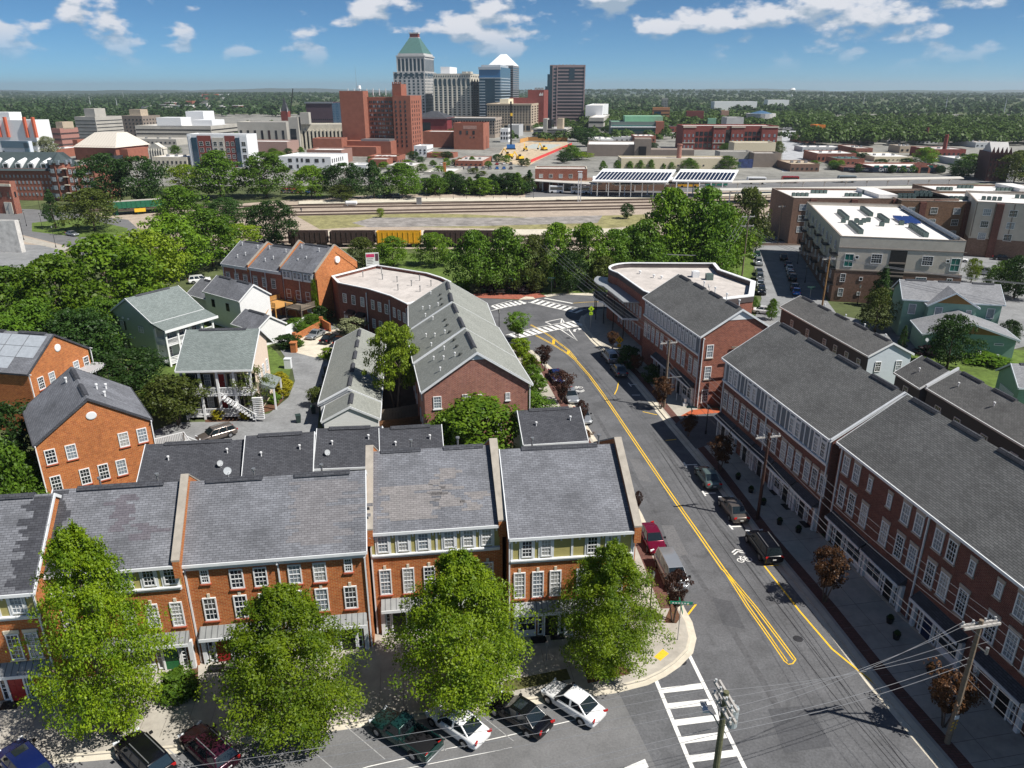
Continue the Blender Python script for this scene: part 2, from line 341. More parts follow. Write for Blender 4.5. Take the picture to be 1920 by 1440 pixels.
class House:
    def __init__(s, name, label, cat, o, rot, group=None):
        s.t = thing(name, label, cat, (o[0], o[1], 0), R(rot), group)
        s.fc = {}
    def faces(s, x0, y0, x1, y1): s.fc = {'S': ((x0, y0), 0), 'E': ((x1, y0), R(90)), 'N': ((x1, y1), R(180)), 'W': ((x0, y1), R(-90))}; s.ext = (x0, y0, x1, y1)
    def pt(s, side, u, z, out=0.0):
        (ox, oy), a = s.fc[side]
        return (ox + u * math.cos(a) + out * math.sin(a), oy + u * math.sin(a) - out * math.cos(a), z), a
    def win(s, side, u, z, w, h, out=0.0, **kw): p, a = s.pt(side, u, z, out); return window(s.t, p, a, w, h, **kw)
    def door(s, side, u, z, w, h, m, out=0.0, **kw): p, a = s.pt(side, u, z, out); return door(s.t, p, a, w, h, m, **kw)
    def part(s, name, side, fn, mats, out=0.0):        # fn(b) draws with x=u, -y outward, z
        b = MB(); fn(b); (ox, oy), a = s.fc[side]
        p, _ = s.pt(side, 0, 0, out)
        return b.build(name, mats, s.t, loc=p, rot=(0, 0, a))
    def spout(s, side, u, z0, z1, m=None):
        return s.part('downspout', side, lambda b: (b.box(u - .05, -.14, z0, u + .05, -.02, z1), b.box(u - .05, -.4, z1, u + .05, -.02, z1 + .1)), m or TRIM)
    def gable(s, x0, y0, x1, y1, he, hr, axis, wallm, roofm, ov=.35, ovg=.2, trim=None, base=0, gablem=None, vent=True, tri=None, walls=True):
        trim = trim or TRIM
        if axis == 'x': P = lambda a, b, z: (a, b, z); a0, a1, b0, b1 = x0, x1, y0, y1
        else: P = lambda a, b, z: (b, a, z); a0, a1, b0, b1 = y0, y1, x0, x1
        bm = (b0 + b1) / 2; sl = (hr - he) / ((b1 - b0) / 2); zw = he + sl * ov - .2
        wa0, wa1, wb0, wb1 = a0 + ovg, a1 - ovg, b0 + ov, b1 - ov
        q = lambda l: [P(*p) for p in l]
        if walls:
            w = MB()
            w.poly(q([(wa0, wb0, base), (wa1, wb0, base), (wa1, wb0, zw), (wa0, wb0, zw)])); w.poly(q([(wa1, wb1, base), (wa0, wb1, base), (wa0, wb1, zw), (wa1, wb1, zw)]))
            for aa in (wa0, wa1): w.poly(q([(aa, wb0, base), (aa, wb1, base), (aa, wb1, zw), (aa, bm, hr - .2), (aa, wb0, zw)]))
            w.build('wall', wallm, s.t)
        r = MB(); t = .17
        for bb in (b0, b1):
            top = [(a0, bb, he), (a1, bb, he), (a1, bm, hr), (a0, bm, hr)]
            r.loft([q([(x, y, z - t) for x, y, z in top]), q(top)])
        rf = r.build('roof', roofm, s.t)
        f = MB()
        for bb, sg in ((b0, -1), (b1, 1)):
            f.loft([q([(a0, bb, he - t - .04), (a0, bb + sg * .09, he - t - .04), (a0, bb + sg * .09, he + .015), (a0, bb, he + .015)]), q([(a1, bb, he - t - .04), (a1, bb + sg * .09, he - t - .04), (a1, bb + sg * .09, he + .015), (a1, bb, he + .015)])])
        for aa, sg in ((a0, -1), (a1, 1)):
            for bb in (b0, b1):
                f.loft([q([(aa, bb, he - .26), (aa + sg * .07, bb, he - .26), (aa + sg * .07, bb, he + .03), (aa, bb, he + .03)]), q([(aa, bm, hr - .26), (aa + sg * .07, bm, hr - .26), (aa + sg * .07, bm, hr + .03), (aa, bm, hr + .03)])])
        f.build('fascia', trim, s.t)
        if vent:
            ln = a1 - a0; k = max(1, int(ln // 5))
            for i in range(k):
                c0 = a0 + ln * (i + .18) / k; c1 = a0 + ln * (i + .82) / k
                e = [[(c, bm - .3, hr - .08), (c, bm + .3, hr - .08), (c, bm + .1, hr + .12), (c, bm - .1, hr + .12)] for c in (c0, c1)]
                MB().loft([q(e[0]), q(e[1])]).build('ridge_vent', S_dk, rf)
        if tri:                                     # light gable triangle near the apex
            frac, tm = tri; hw = (b1 - b0) / 2 * frac
            for aa, sg in ((wa0, -1), (wa1, 1)):
                g = MB(); g.poly(q([(aa + sg * .05, bm - hw, hr - .24 - sl * hw), (aa + sg * .05, bm + hw, hr - .24 - sl * hw), (aa + sg * .05, bm, hr - .24)])); g.build('gable_panel', tm, s.t)
        if axis == 'x': s.faces(wa0, wb0, wa1, wb1)
        else: s.faces(wb0, wa0, wb1, wa1)
        s.roofp = (axis, a0, a1, b0, b1, he, hr)
        return rf
    def roofpt(s, a, b):                            # point on the roof, a along ridge, b across (both metres from the corner)
        axis, a0, a1, b0, b1, he, hr = s.roofp; hb = (b1 - b0) / 2
        z = he + (hr - he) * (b / hb if b <= hb else (2 * hb - b) / hb)
        return (a0 + a, b0 + b, z) if axis == 'x' else (b0 + b, a0 + a, z)
    def pipe(s, a, b, h=.5, r=.06, cap=.12, m=None):
        x, y, z = s.roofpt(a, b)
        k = ('pipe', h, r, cap, (m or WHT).name)
        if k not in _wc: _wc[k] = MB().cyl(0, 0, -.15, h, r, n=8).cyl(0, 0, h, h + .14, cap, n=8).mesh('vent_pipe', m or WHT)
        inst('vent_pipe', _wc[k], s.t, (x, y, z))
    def dish(s, loc, az=40):
        if 'dish' not in _wc:
            b = MB(); n = 14; rings = []
            for r, d in ((.02, 0), (.18, -.03), (.30, -.09)): rings.append([(r * math.cos(2 * math.pi * i / n), d, r * math.sin(2 * math.pi * i / n)) for i in range(n)])
            b.loft(rings, cap=False); b.loft([[(p[0], p[1] + .02, p[2]) for p in k] for k in rings], cap=True)
            _wc['dish'] = b.mesh('dish', mat('dish_grey', (.40, .42, .44), rough=.4)); 
            _wc['dishm'] = MB().tube([(0, .03, -.75), (0, .05, -.05)], .03).tube([(0, 0, -.2), (0, -.5, -.1)], .015).mesh('dish_mount', MET)
        o = inst('satellite_dish', _wc['dish'], s.t, loc, (R(-25), 0, R(az))); inst('mount', _wc['dishm'], o)

# ------------------------------------------------------------------ trees
def leafm(name, c1, c2, tr=.35, obj=.25):
    m = bpy.data.materials.new(name); m.use_nodes = True; t = m.node_tree; t.nodes.clear(); l = t.links.new
    out = N(t, 'ShaderNodeOutputMaterial'); g = N(t, 'ShaderNodeNewGeometry'); oi = N(t, 'ShaderNodeObjectInfo')
    tcn = N(t, 'ShaderNodeTexCoord'); nz = N(t, 'ShaderNodeTexNoise'); nz.inputs['Scale'].default_value = 7; nz.inputs['Detail'].default_value = 3; l(tcn.outputs['Object'], nz.inputs['Vector'])
    mr = N(t, 'ShaderNodeMapRange'); mr.inputs[1].default_value = .35; mr.inputs[2].default_value = .65; l(nz.outputs[0], mr.inputs[0])
    f = math_(t, 'ADD', math_(t, 'MULTIPLY', mr.outputs[0], .55), math_(t, 'MULTIPLY', g.outputs['Random Per Island'], .45))
    mx = N(t, 'ShaderNodeMix', data_type='RGBA'); l(f, mx.inputs[0]); mx.inputs[6].default_value = hexc(c1); mx.inputs[7].default_value = hexc(c2)
    ob = N(t, 'ShaderNodeMix', data_type='RGBA', blend_type='MULTIPLY'); ob.inputs[0].default_value = 1; l(mx.outputs[2], ob.inputs[6])
    o2 = N(t, 'ShaderNodeMapRange'); o2.inputs[3].default_value = 1 - obj; o2.inputs[4].default_value = 1 + obj; l(oi.outputs['Random'], o2.inputs[0]); l(o2.outputs[0], ob.inputs[7])
    d = N(t, 'ShaderNodeBsdfDiffuse'); tl = N(t, 'ShaderNodeBsdfTranslucent'); l(ob.outputs[2], d.inputs[0]); l(ob.outputs[2], tl.inputs[0])
    gl = N(t, 'ShaderNodeBsdfGlossy'); gl.inputs['Roughness'].default_value = .5; gl.inputs[0].default_value = (.6, .6, .6, 1)
    ms = N(t, 'ShaderNodeMixShader'); ms.inputs[0].default_value = tr; l(d.outputs[0], ms.inputs[1]); l(tl.outputs[0], ms.inputs[2])
    m2 = N(t, 'ShaderNodeMixShader'); m2.inputs[0].default_value = .025; l(ms.outputs[0], m2.inputs[1]); l(gl.outputs[0], m2.inputs[2]); l(m2.outputs[0], out.inputs[0])
    return m
LF = dict(
    bright=leafm('leaf_bright', (.06, .14, .006), (.30, .41, .013), tr=.45),
    mid=leafm('leaf_mid', (.055, .13, .010), (.20, .32, .02)),
    green=leafm('leaf_green', (.045, .115, .011), (.155, .27, .02)),
    dark=leafm('leaf_dark', (.018, .05, .011), (.055, .115, .02)),
    olive=leafm('leaf_olive', (.055, .085, .014), (.14, .17, .03)),
    lime=leafm('leaf_lime', (.12, .20, .012), (.25, .33, .02)),
    maroon=leafm('leaf_maroon', (.032, .016, .012), (.085, .04, .028)),
    russet=leafm('leaf_russet', (.06, .035, .018), (.17, .075, .03)),
    purple=leafm('leaf_purple', (.016, .010, .014), (.045, .02, .03)),
    yellow=leafm('leaf_yellow', (.28, .26, .012), (.46, .40, .02)),
    pale=leafm('leaf_pale', (.16, .19, .09), (.34, .36, .2)))
BARK = mat('bark', (.13, .10, .08), var=.3, scale=8, rough=1, coord='OBJ')
PROF = dict(
    oval=lambda t: np.sin(np.pi * np.clip(t, 0, 1) ** .72) ** .75,
    cone=lambda t: np.clip((1 - t) ** .72, 0, 1) * np.clip(t / .13, 0, 1) ** .5,
    round=lambda t: np.sqrt(np.clip(1 - (2 * t - 1) ** 2, 0, 1)) ** .85,
    broad=lambda t: np.clip(1 - t ** 2.6, 0, 1) ** .6 * np.clip((t + .1) / .3, 0, 1) ** .6,
    elm=lambda t: np.where(t < .3, .62 + .38 * t / .3, np.clip(1 - ((t - .3) / .72), 0, 1) ** .78),
    column=lambda t: np.clip(1 - t ** 3, 0, 1) ** .5 * np.clip((t + .15) / .25, 0, 1),
    vase=lambda t: np.clip(.25 + .85 * t, 0, 1) * np.clip((1.02 - t) / .32, 0, 1) ** .6)
def quad_mesh(name, c, n, t, s, asp, m):
    k = len(c); b = np.cross(n, t); s = s[:, None]
    v = np.empty((k, 4, 3)); v[:, 0] = c - t * s; v[:, 1] = c - b * s * asp; v[:, 2] = c + t * s; v[:, 3] = c + b * s * asp
    me = bpy.data.meshes.new(name); me.vertices.add(k * 4); me.vertices.foreach_set('co', v.astype(np.float32).ravel())
    me.loops.add(k * 4); me.loops.foreach_set('vertex_index', np.arange(k * 4, dtype=np.int32))
    me.polygons.add(k); me.polygons.foreach_set('loop_start', np.arange(0, k * 4, 4, dtype=np.int32)); me.polygons.foreach_set('loop_total', np.full(k, 4, np.int32))
    me.update(calc_edges=True); me.materials.append(m); return me
ORD = 'first second third fourth fifth sixth seventh eighth ninth tenth eleventh twelfth thirteenth fourteenth fifteenth sixteenth seventeenth eighteenth nineteenth twentieth twenty-first twenty-second twenty-third twenty-fourth twenty-fifth twenty-sixth'.split()
def rank(l):                                   # ordinal of each entry by photo column
    o = sorted(range(len(l)), key=lambda i: l[i]); r = [0] * len(l)
    for k, i in enumerate(o): r[i] = k
    return [ORD[k] for k in r]
def unit(a): return a / np.maximum(np.linalg.norm(a, axis=1, keepdims=True), 1e-6)
def crown(name, seed, prof, ncl, nlf, leaf, m, z0=.18, crad=.13, flat=.62, hole=.0):
    g = np.random.default_rng(seed)
    t = g.random(ncl) ** .85; ang = g.random(ncl) * 2 * np.pi
    lob = 1 + .2 * np.sin(ang * 3 + seed + t * 3) + .14 * np.sin(ang * 5 + seed * 2 + t * 9)
    rr = PROF[prof](t) * .5 * (.30 + .68 * g.random(ncl) ** .55) * lob
    c = np.stack([rr * np.cos(ang), rr * np.sin(ang), z0 + (1 - z0) * t * .97], 1)
    cr = crad * (.55 + .9 * g.random(ncl)) * (.55 + .6 * PROF[prof](t))
    idx = np.repeat(np.arange(ncl), nlf); k = len(idx)
    d = unit(g.normal(size=(k, 3)))
    d[:, 2] = np.where(g.random(k) < .45, np.abs(d[:, 2]), d[:, 2])
    rad = cr[idx] * (.45 + .6 * g.random(k) ** .6)
    p = c[idx] + d * rad[:, None] * np.array([1, 1, flat])
    p[:, 2] = np.clip(p[:, 2], z0 * .6, 1.0)
    n = unit(d * .8 + g.normal(size=(k, 3)) * .55 + np.array([0, 0, .55])); tt = unit(np.cross(n, g.normal(size=(k, 3))))
    return quad_mesh(name, p, n, tt, leaf * (.55 + .8 * g.random(k)), .62, LF[m])
def sprays(name, seed, prof, nbr, nlf, leaf, m, z0):
    """crown of separate leafy branches: layered sprays with gaps between them"""
    g = np.random.default_rng(seed); t = (np.arange(nbr) + g.random(nbr)) / nbr; ang = g.random(nbr) * 2 * np.pi
    ln_ = PROF[prof](t) * .5 * (.62 + .5 * g.random(nbr)) + .03; rise = .10 + .16 * t - .05 * g.random(nbr)
    idx = np.repeat(np.arange(nbr), nlf); k = len(idx); s = .16 + .86 * g.random(k) ** .62
    L = ln_[idx]; side = g.normal(size=k) * L * .20 * (1.15 - s * .75); tw = np.round(s * 5 + g.random(k)) / 5
    r = s * L; z = z0 + (1 - z0) * t[idx] * .93 + rise[idx] * L * (s * 2.2 - s * s * 1.6) * 1.6 + g.normal(size=k) * .012 - np.abs(side) * .25
    ca, sa = np.cos(ang[idx]), np.sin(ang[idx]); p = np.stack([r * ca - side * sa, r * sa + side * ca, z], 1)
    p += g.normal(size=(k, 3)) * .008; n = unit(np.stack([ca * .35, sa * .35, np.ones(k)], 1) + g.normal(size=(k, 3)) * .55); tt = unit(np.cross(n, g.normal(size=(k, 3))))
    return quad_mesh(name, p, n, tt, leaf * (.55 + .8 * g.random(k)), .55, LF[m])
def trunk(name, seed, z0=.3, r=.022, multi=1, top=.75):
    g = random.Random(seed); b = MB()
    for q in range(multi):
        a = 2 * math.pi * q / max(1, multi) + g.random(); ln = 0 if multi == 1 else .09
        bx, by = (0, 0) if multi == 1 else (.015 * math.cos(a), .015 * math.sin(a))
        pts = [(bx, by, -.01), (bx + ln * math.cos(a) * .5, by + ln * math.sin(a) * .5, z0 * .7), (bx + ln * math.cos(a) * 1.2 + g.uniform(-.02, .02), by + ln * math.sin(a) * 1.2, z0 + .15), (bx + ln * math.cos(a) * 1.7, by + ln * math.sin(a) * 1.7, top)]
        rr = r / (1 if multi == 1 else 1.5); b.tube(pts, [rr * 1.25, rr, rr * .7, rr * .2], 7)
        for i in range(5 if multi == 1 else 2):
            z = z0 + (top - z0) * g.random() * .8; aa = g.random() * 6.28; l = .12 + .1 * g.random()
            s = Vector(pts[1]).lerp(Vector(pts[3]), max(0, (z - z0 * .7) / (top - z0 * .7)))
            b.tube([s, s + Vector((math.cos(aa) * l * .5, math.sin(aa) * l * .5, .08)), s + Vector((math.cos(aa) * l, math.sin(aa) * l, .2))], [rr * .5, rr * .35, rr * .1], 5)
    return b.mesh(name, BARK, smooth=True)
TK = dict(one=trunk('trunk', 1, .22), two=trunk('trunk', 2, .3, .018), multi=trunk('trunk', 3, .3, .02, 3), low=trunk('trunk', 5, .12, .025))
CR = {}
def cget(kind, v):
    k = (kind, v)
    if k not in CR:
        prof, ncl, nlf, leaf, m, z0, crad = TREEK[kind]
        CR[k] = sprays('crown', v * 7 + len(kind), prof, ncl, nlf, leaf, m, z0) if kind.startswith('near') else crown('crown', hash(kind) % 97 + v * 13 + len(kind), prof, ncl, nlf, leaf, m, z0, crad)
    return CR[k]
# kind: profile, clumps, leaves per clump, leaf size (of height), leaf material, crown base, clump radius
TREEK = dict(
    near=('elm', 220, 300, .0085, 'bright', .12, .0), nearcone=('elm', 210, 270, .0085, 'bright', .08, .0), thin=('vase', 60, 45, .016, 'olive', .25, .10),
    birch=('column', 170, 80, .016, 'lime', .34, .075),
    wood=('broad', 150, 60, .021, 'green', .12, .115), woodb=('broad', 150, 60, .021, 'mid', .10, .115), woodd=('round', 150, 60, .021, 'dark', .10, .12),
    oliv=('broad', 130, 60, .021, 'olive', .12, .12), lime=('round', 110, 55, .023, 'lime', .10, .12),
    cone=('cone', 120, 50, .022, 'dark', .05, .10), coneg=('cone', 120, 50, .022, 'green', .05, .10),
    myrt=('vase', 90, 60, .022, 'maroon', .30, .11), russ=('vase', 90, 60, .022, 'russet', .30, .11), myrg=('vase', 90, 60, .022, 'green', .30, .11),
    maple=('round', 120, 60, .024, 'olive', .22, .12), shrub=('round', 70, 60, .04, 'green', .0, .16), shrubd=('round', 70, 60, .04, 'dark', .0, .16),
    shruby=('round', 60, 60, .045, 'yellow', .0, .16), shrubp=('round', 60, 60, .045, 'purple', .0, .16), shrubl=('round', 60, 60, .045, 'pale', .0, .16), shrubb=('round', 70, 60, .04, 'bright', .0, .16),
    pale=('round', 110, 55, .023, 'pale', .12, .12))
hash = lambda s: sum(ord(c) * (i + 3) for i, c in enumerate(s))
def tree(bx, by, ty, wpx, kind, label, group=None, v=None, tk='one', world=None, h=None, wid=None, name='tree', sq=1.0):
    p = Vector(world) if world else at(bx, by)
    hh = h or max(1.0, height_at(p.x, p.y, ty)); ww = wid or wpx / pxscale(p.x, p.y, hh * .5)
    v = int(abs(p.x * 3 + p.y)) % 3 if v is None else v
    t = thing(name, label, 'tree', (p.x, p.y, p.z), RND.random() * 6.28, group)
    inst('crown', cget(kind, v), t, scale=(ww, ww * sq, hh)); inst('trunk', TK[tk], t, scale=(hh * .9, hh * .9, hh))
    return t
def shrub(p, w, h, kind, label, group=None, cat='shrub', name='shrub', d=None, rz=None):
    o = inst(name, cget(kind, int(abs(p[0] * 7 + p[1] * 3)) % 3), None, (p[0], p[1], (p[2] if len(p) > 2 else 0) - .02), (0, 0, RND.random() * 6.28 if rz is None else rz), (w, d or w, h))
    return tag(o, label, cat, group)

# ------------------------------------------------------------------ cars
def carpaint(name, col, metal=.3): return mat('car_' + name, col, rough=.22, var=0, metal=metal, spec=.6)
PAINT = dict(white=carpaint('white', (.78, .78, .78), 0), black=carpaint('black', (.004, .004, .006), .0), silver=carpaint('silver', (.42, .44, .46), .6), grey=carpaint('grey', (.13, .14, .15), .5),
    blue=carpaint('blue', (.008, .018, .10)), sky=carpaint('sky', (.03, .18, .55)), maroon=carpaint('maroon', (.16, .006, .03)), plum=carpaint('plum', (.045, .008, .02)), green=carpaint('green', (.01, .045, .04)),
    sage=carpaint('sage', (.17, .23, .22), .5), bronze=carpaint('bronze', (.17, .145, .13), .5), navy=carpaint('navy', (.012, .02, .05)), red=carpaint('red', (.4, .02, .02)))
CARG = glassm('car_glass', (.012, .018, .022), .05); TYRE = mat('tyre', (.015, .015, .016), rough=.9, var=0); RIM = mat('rim', (.42, .43, .45), rough=.3, metal=.8, var=0)
TAIL = mat('tail_light', (.42, .015, .015), rough=.25, var=0); HEAD = mat('head_light', (.75, .78, .8), rough=.15, var=0); PLATE = mat('plate', (.75, .75, .72), rough=.5, var=0)
CK = {  # L, W, roof height, [cowl, roof front, roof rear, glass end], hood z, deck z
    'sedan': (4.65, 1.82, 1.43, (.27, .42, .70, .86), .80, .95), 'coupe': (4.5, 1.8, 1.36, (.30, .46, .66, .88), .78, .92), 'suv': (4.75, 1.92, 1.72, (.24, .37, .91, .975), .98, 1.05),
    'wagon': (4.75, 1.84, 1.52, (.26, .40, .90, .97), .86, .97), 'van': (4.95, 1.95, 1.78, (.10, .30, .92, .975), .95, 1.0), 'pickup': (5.2, 1.85, 1.62, (.27, .37, .535, .56), .95, 1.0)}
_car = {}
def evald(mb, mats, mods):
    o = inst('tmp', mb.mesh('body', mats, True))
    for ty, kw in mods:
        m = o.modifiers.new(ty, ty)
        for k, v in kw.items(): setattr(m, k, v)
    me = bpy.data.meshes.new_from_object(o.evaluated_get(bpy.context.evaluated_depsgraph_get())); bpy.data.objects.remove(o); return me
def carbody(parts, kind):
    T = [BLK, BLK, BLK]
    a = evald(parts[0], T, [('BEVEL', dict(width=.03, segments=2))] if kind == 'pickup' else [('SUBSURF', dict(levels=1))]); c = evald(parts[1], T, [('WELD', dict(merge_threshold=.001)), ('BEVEL', dict(width=.05, segments=3))])
    k = MB()
    for me in (a, c):
        o = len(k.v); k.v += [tuple(q.co) for q in me.vertices]; k.f += [tuple(o + i for i in p.vertices) for p in me.polygons]; k.m += [p.material_index for p in me.polygons]
    return k
def car_meshes(kind):
    if kind in _car: return _car[kind]
    L, Wd, H, (c0, r0, r1, g1), hz, dz = CK[kind]; hw = Wd / 2
    X = lambda t: L / 2 - t * L
    st = [(0, .36, hz - .22, .74), (.015, .24, hz - .14, .86), (.06, .19, hz - .06, .94), (.16, .18, hz, .985), (c0, .18, hz + .10, 1), (.45, .18, dz, 1), (min(.78, g1), .18, dz + .02, 1), (.90, .19, dz, .985), (.965, .22, dz - .03, .94), (.99, .28, dz - .12, .87), (1, .40, dz - .26, .78)]
    if kind in ('suv', 'wagon', 'van'): st[-3:] = [(.965, .22, dz + .02, .96), (.99, .28, dz - .02, .93), (1, .40, dz - .12, .88)]
    b = MB(); rings = []
    for t, zl, zt, wf in st:
        w = hw * wf; x = X(t); zm = zl + (zt - zl) * .45
        h = [(x, -w * .62, zt), (x, -w * .9, zt - .04), (x, -w * .985, zt - .16), (x, -w, zm), (x, -w * .97, zl + .1), (x, -w * .88, zl)]
        rings.append(h + [(px, -py, pz) for px, py, pz in h[::-1]])
    if kind == 'pickup':
        b.loft(rings[:6] + [[(X(.56), p[1], p[2]) for p in rings[5]]])
        x0, x1 = X(.56), X(.995)
        b.box(x1, -hw * .97, .42, x0, -hw * .89, dz + .03); b.box(x1, hw * .89, .42, x0, hw * .97, dz + .03); b.box(x1 - .06, -hw * .95, .45, x1, hw * .95, dz + .02); b.box(x1, -hw * .89, .42, x0, hw * .89, .58, 1); b.box(x1 - .16, -hw * .93, .38, x1 - .06, hw * .93, .56, 2)
    else: b.loft(rings)
    low = [b]; b = MB()
    bz = dz - .03; fz = hz + .08
    # greenhouse: A cowl, B roof front, C roof rear, D glass end
    wb, wr = hw * .885, hw * .70
    A = (X(c0), wb, fz); B = (X(r0), wr, H - .03); C = (X(r1), wr * .98, H - .02); D = (X(g1), wb * .96, bz)
    m = (X((r0 + r1) / 2), wr, H)
    q = lambda p, s: (p[0], s * p[1], p[2])
    b.poly([q(A, -1), q(B, -1), q(B, 1), q(A, 1)][::-1], 0); b.poly([q(C, -1), q(D, -1), q(D, 1), q(C, 1)][::-1], 0)
    b.poly([q(B, -1), q(m, -1), q(m, 1), q(B, 1)][::-1], 0); b.poly([q(m, -1), q(C, -1), q(C, 1), q(m, 1)][::-1], 0)
    for s in (-1, 1): b.poly([q(A, s), q(D, s), q(C, s), q(m, s), q(B, s)], 0)
    low.append(b)
    body = low
    def inset(pts, k, off):
        pts = [Vector(p) for p in pts]; c = sum(pts, Vector()) / len(pts); n = (pts[1] - pts[0]).cross(pts[2] - pts[0]).normalized()
        if n.dot(c - Vector((0, 0, .6))) < 0: n = -n
        return [c + (p - c) * k + n * off for p in pts]
    g1_ = MB().poly(inset([q(A, -1), q(B, -1), q(B, 1), q(A, 1)], .93, .012)); g2 = MB().poly(inset([q(C, -1), q(D, -1), q(D, 1), q(C, 1)], .90, .012))
    side = MB()
    for s in (-1, 1):
        lp = lambda p1, p2, f: tuple(p1[i] + (p2[i] - p1[i]) * f for i in range(3))
        nb = 2 if kind not in ('suv', 'wagon', 'van') else 3
        if kind == 'pickup': nb = 1
        for i in range(nb):
            f0, f1 = i / nb, (i + 1) / nb
            side.poly(inset([q(lp(A, D, f0), s), q(lp(A, D, f1), s), q(lp(B, C, f1), s), q(lp(B, C, f0), s)], .84, .014))
    wh = MB(); wx = (X(.17), X(.79)); r = .33 if kind in ('sedan', 'coupe', 'wagon') else .36
    def wheel():
        w = MB(); n = 16
        ring = lambda rad, y: [(rad * math.cos(2 * math.pi * i / n), y, rad * math.sin(2 * math.pi * i / n)) for i in range(n)]
        w.loft([ring(r * .62, -.11), ring(r * .97, -.11), ring(r, -.06), ring(r, .1)]); return w.mesh('tyre', TYRE, True)
    def rim():
        w = MB(); n = 10
        w.loft([[(r * k * math.cos(2 * math.pi * i / n), y, r * k * math.sin(2 * math.pi * i / n)) for i in range(n)] for k, y in ((.2, -.118), (.63, -.112), (.63, -.06))]); return w.mesh('rim', RIM)
    arch = MB(); n = 16
    for wxx in wx:
        for s in (-1, 1):
            yy = s * (hw * .995 + .004)
            pts = [(wxx + (r + .07) * math.cos(math.pi * i / n), yy, r + (r + .07) * math.sin(math.pi * i / n)) for i in range(n + 1)] + [(wxx - r - .07, yy, .2), (wxx + r + .07, yy, .2)]
            arch.poly(pts)
    hl = MB().box(-.02, -.2, -.07, .10, .2, .07).mesh('headlight', HEAD); tl = MB().box(-.06, -.17, -.08, .03, .17, .08).mesh('taillight', TAIL)
    pl = MB().box(-.02, -.16, -.05, 0, .16, .05).mesh('license_plate', PLATE); mi = MB().box(-.08, -.1, -.06, .08, .1, .08).mesh('mirror', BLK)
    d = dict(body=carbody(body, kind), ws=g1_.mesh('windshield', CARG), rw=g2.mesh('rear_window', CARG), sw=side.mesh('side_windows', CARG), wheel=wheel(), rim=rim(), arch=arch.mesh('wheel_arches', TYRE), hl=hl, tl=tl, pl=pl, mi=mi, wx=wx, r=r, hw=hw, L=L, hz=hz, dz=dz, X=X, c0=c0, H=H, B=B, C=C)
    _car[kind] = d; return d
def car(kind, color, p, q, label, group=None, k=1.0, detail=True, roofbars=False, sunroof=False):
    """p: centre on the ground, q: a point towards which the nose points"""
    d = car_meshes(kind); p = Vector((p[0], p[1], p[2] if len(p) > 2 else 0)); hd = math.atan2(q[1] - p.y, q[0] - p.x)
    t = thing('pickup_truck' if kind == 'pickup' else 'parked_car', label, 'truck' if kind == 'pickup' else 'car', p, hd, group); t.scale = (k, k, k)
    key = (kind, color)
    if key not in _car: _car[key] = d['body'].mesh('body', [PAINT[color], BLK, MET], True)
    inst('body', _car[key], t); inst('windshield', d['ws'], t); inst('rear_window', d['rw'], t); inst('side_windows', d['sw'], t); inst('wheel_arches', d['arch'], t)
    for wx in d['wx']:
        for s in (-1, 1):
            w = inst('wheel', d['wheel'], t, (wx, s * (d['hw'] - .085), d['r']), (0, 0, 0 if s < 0 else math.pi)); inst('rim', d['rim'], w)
    for s in (-1, 1):
        inst('headlight', d['hl'], t, (d['X'](.045), s * d['hw'] * .70, d['hz'] - .14), (0, 0, s * -.35)); inst('taillight', d['tl'], t, (d['X'](.985), s * d['hw'] * .72, d['dz'] - .12), (0, 0, s * .35))
        inst('mirror', d['mi'], t, (d['X'](d['c0'] + .07), s * (d['hw'] + .06), d['hz'] + .2))
    inst('license_plate', d['pl'], t, (d['X'](1) - .005, 0, d['dz'] - .38)); 
    if roofbars:
        for s in (-1, 1): MB().bar((d['B'][0] - .1, s * .5, d['H'] + .03), (d['C'][0] + .1, s * .5, d['H'] + .03), .05, .06).build('roof_rail', MET, t)
    if sunroof: MB().box(d['B'][0] - .75, -.4, d['H'] - .01, d['B'][0] - .1, .4, d['H'] + .008).build('sunroof', CARG, t)
    return t

for k_ in CK: car_meshes(k_)

# ================================================================== SETTING: ground, roads, pavements
def P2(l, z=0): return [at(x, y, z) for x, y in l]
def sheet(name, pts, z, m, parent=None, px=True):
    p = [at(x, y) for x, y in pts] if px else [Vector((x, y, 0)) for x, y in pts]
    o = MB().poly([(q.x, q.y, z) for q in p]).build(name, m, parent)
    me = o.data
    if me.polygons[0].normal.z < 0: me.flip_normals()
    return o
def slab(name, pts, h, m, px=True, z0=0.0):
    p = [at(x, y) for x, y in pts] if px else [Vector((x, y, 0)) for x, y in pts]
    return struct(MB().prism([(q.x, q.y) for q in p], z0, h).build(name, m))
def strip(pts, o0, o1, z, b, m=0):              # ribbon between two offsets (to the right of the path)
    pts = [Vector((p[0], p[1], 0)) for p in pts]; A = []; B = []
    for i, p in enumerate(pts):
        d = (pts[min(i + 1, len(pts) - 1)] - pts[max(i - 1, 0)]).normalized(); n = Vector((d.y, -d.x, 0))
        A.append(p + n * o0); B.append(p + n * o1)
    for i in range(len(pts) - 1): b.poly([(A[i].x, A[i].y, z), (B[i].x, B[i].y, z), (B[i + 1].x, B[i + 1].y, z), (A[i + 1].x, A[i + 1].y, z)], m)
    return b
GROUND = mat('ground_cover', (.085, .105, .04), var=.35, scale=.05, big=.3, rough=1)
struct(MB().poly([(-16000, -240, -.03), (16000, -240, -.03), (16000, 16000, -.03), (-16000, 16000, -.03)]).build('ground', GROUND))
KR = [(1133, 657), (1180, 703), (1215, 745), (1260, 800), (1330, 883), (1420, 1008), (1530, 1142), (1640, 1285), (1765, 1432), (1810, 1490)]
KRC = [(1300, 581), (1125, 581), (1106, 585), (1095, 592), (1090, 601), (1093, 612), (1102, 625), (1114, 640)]
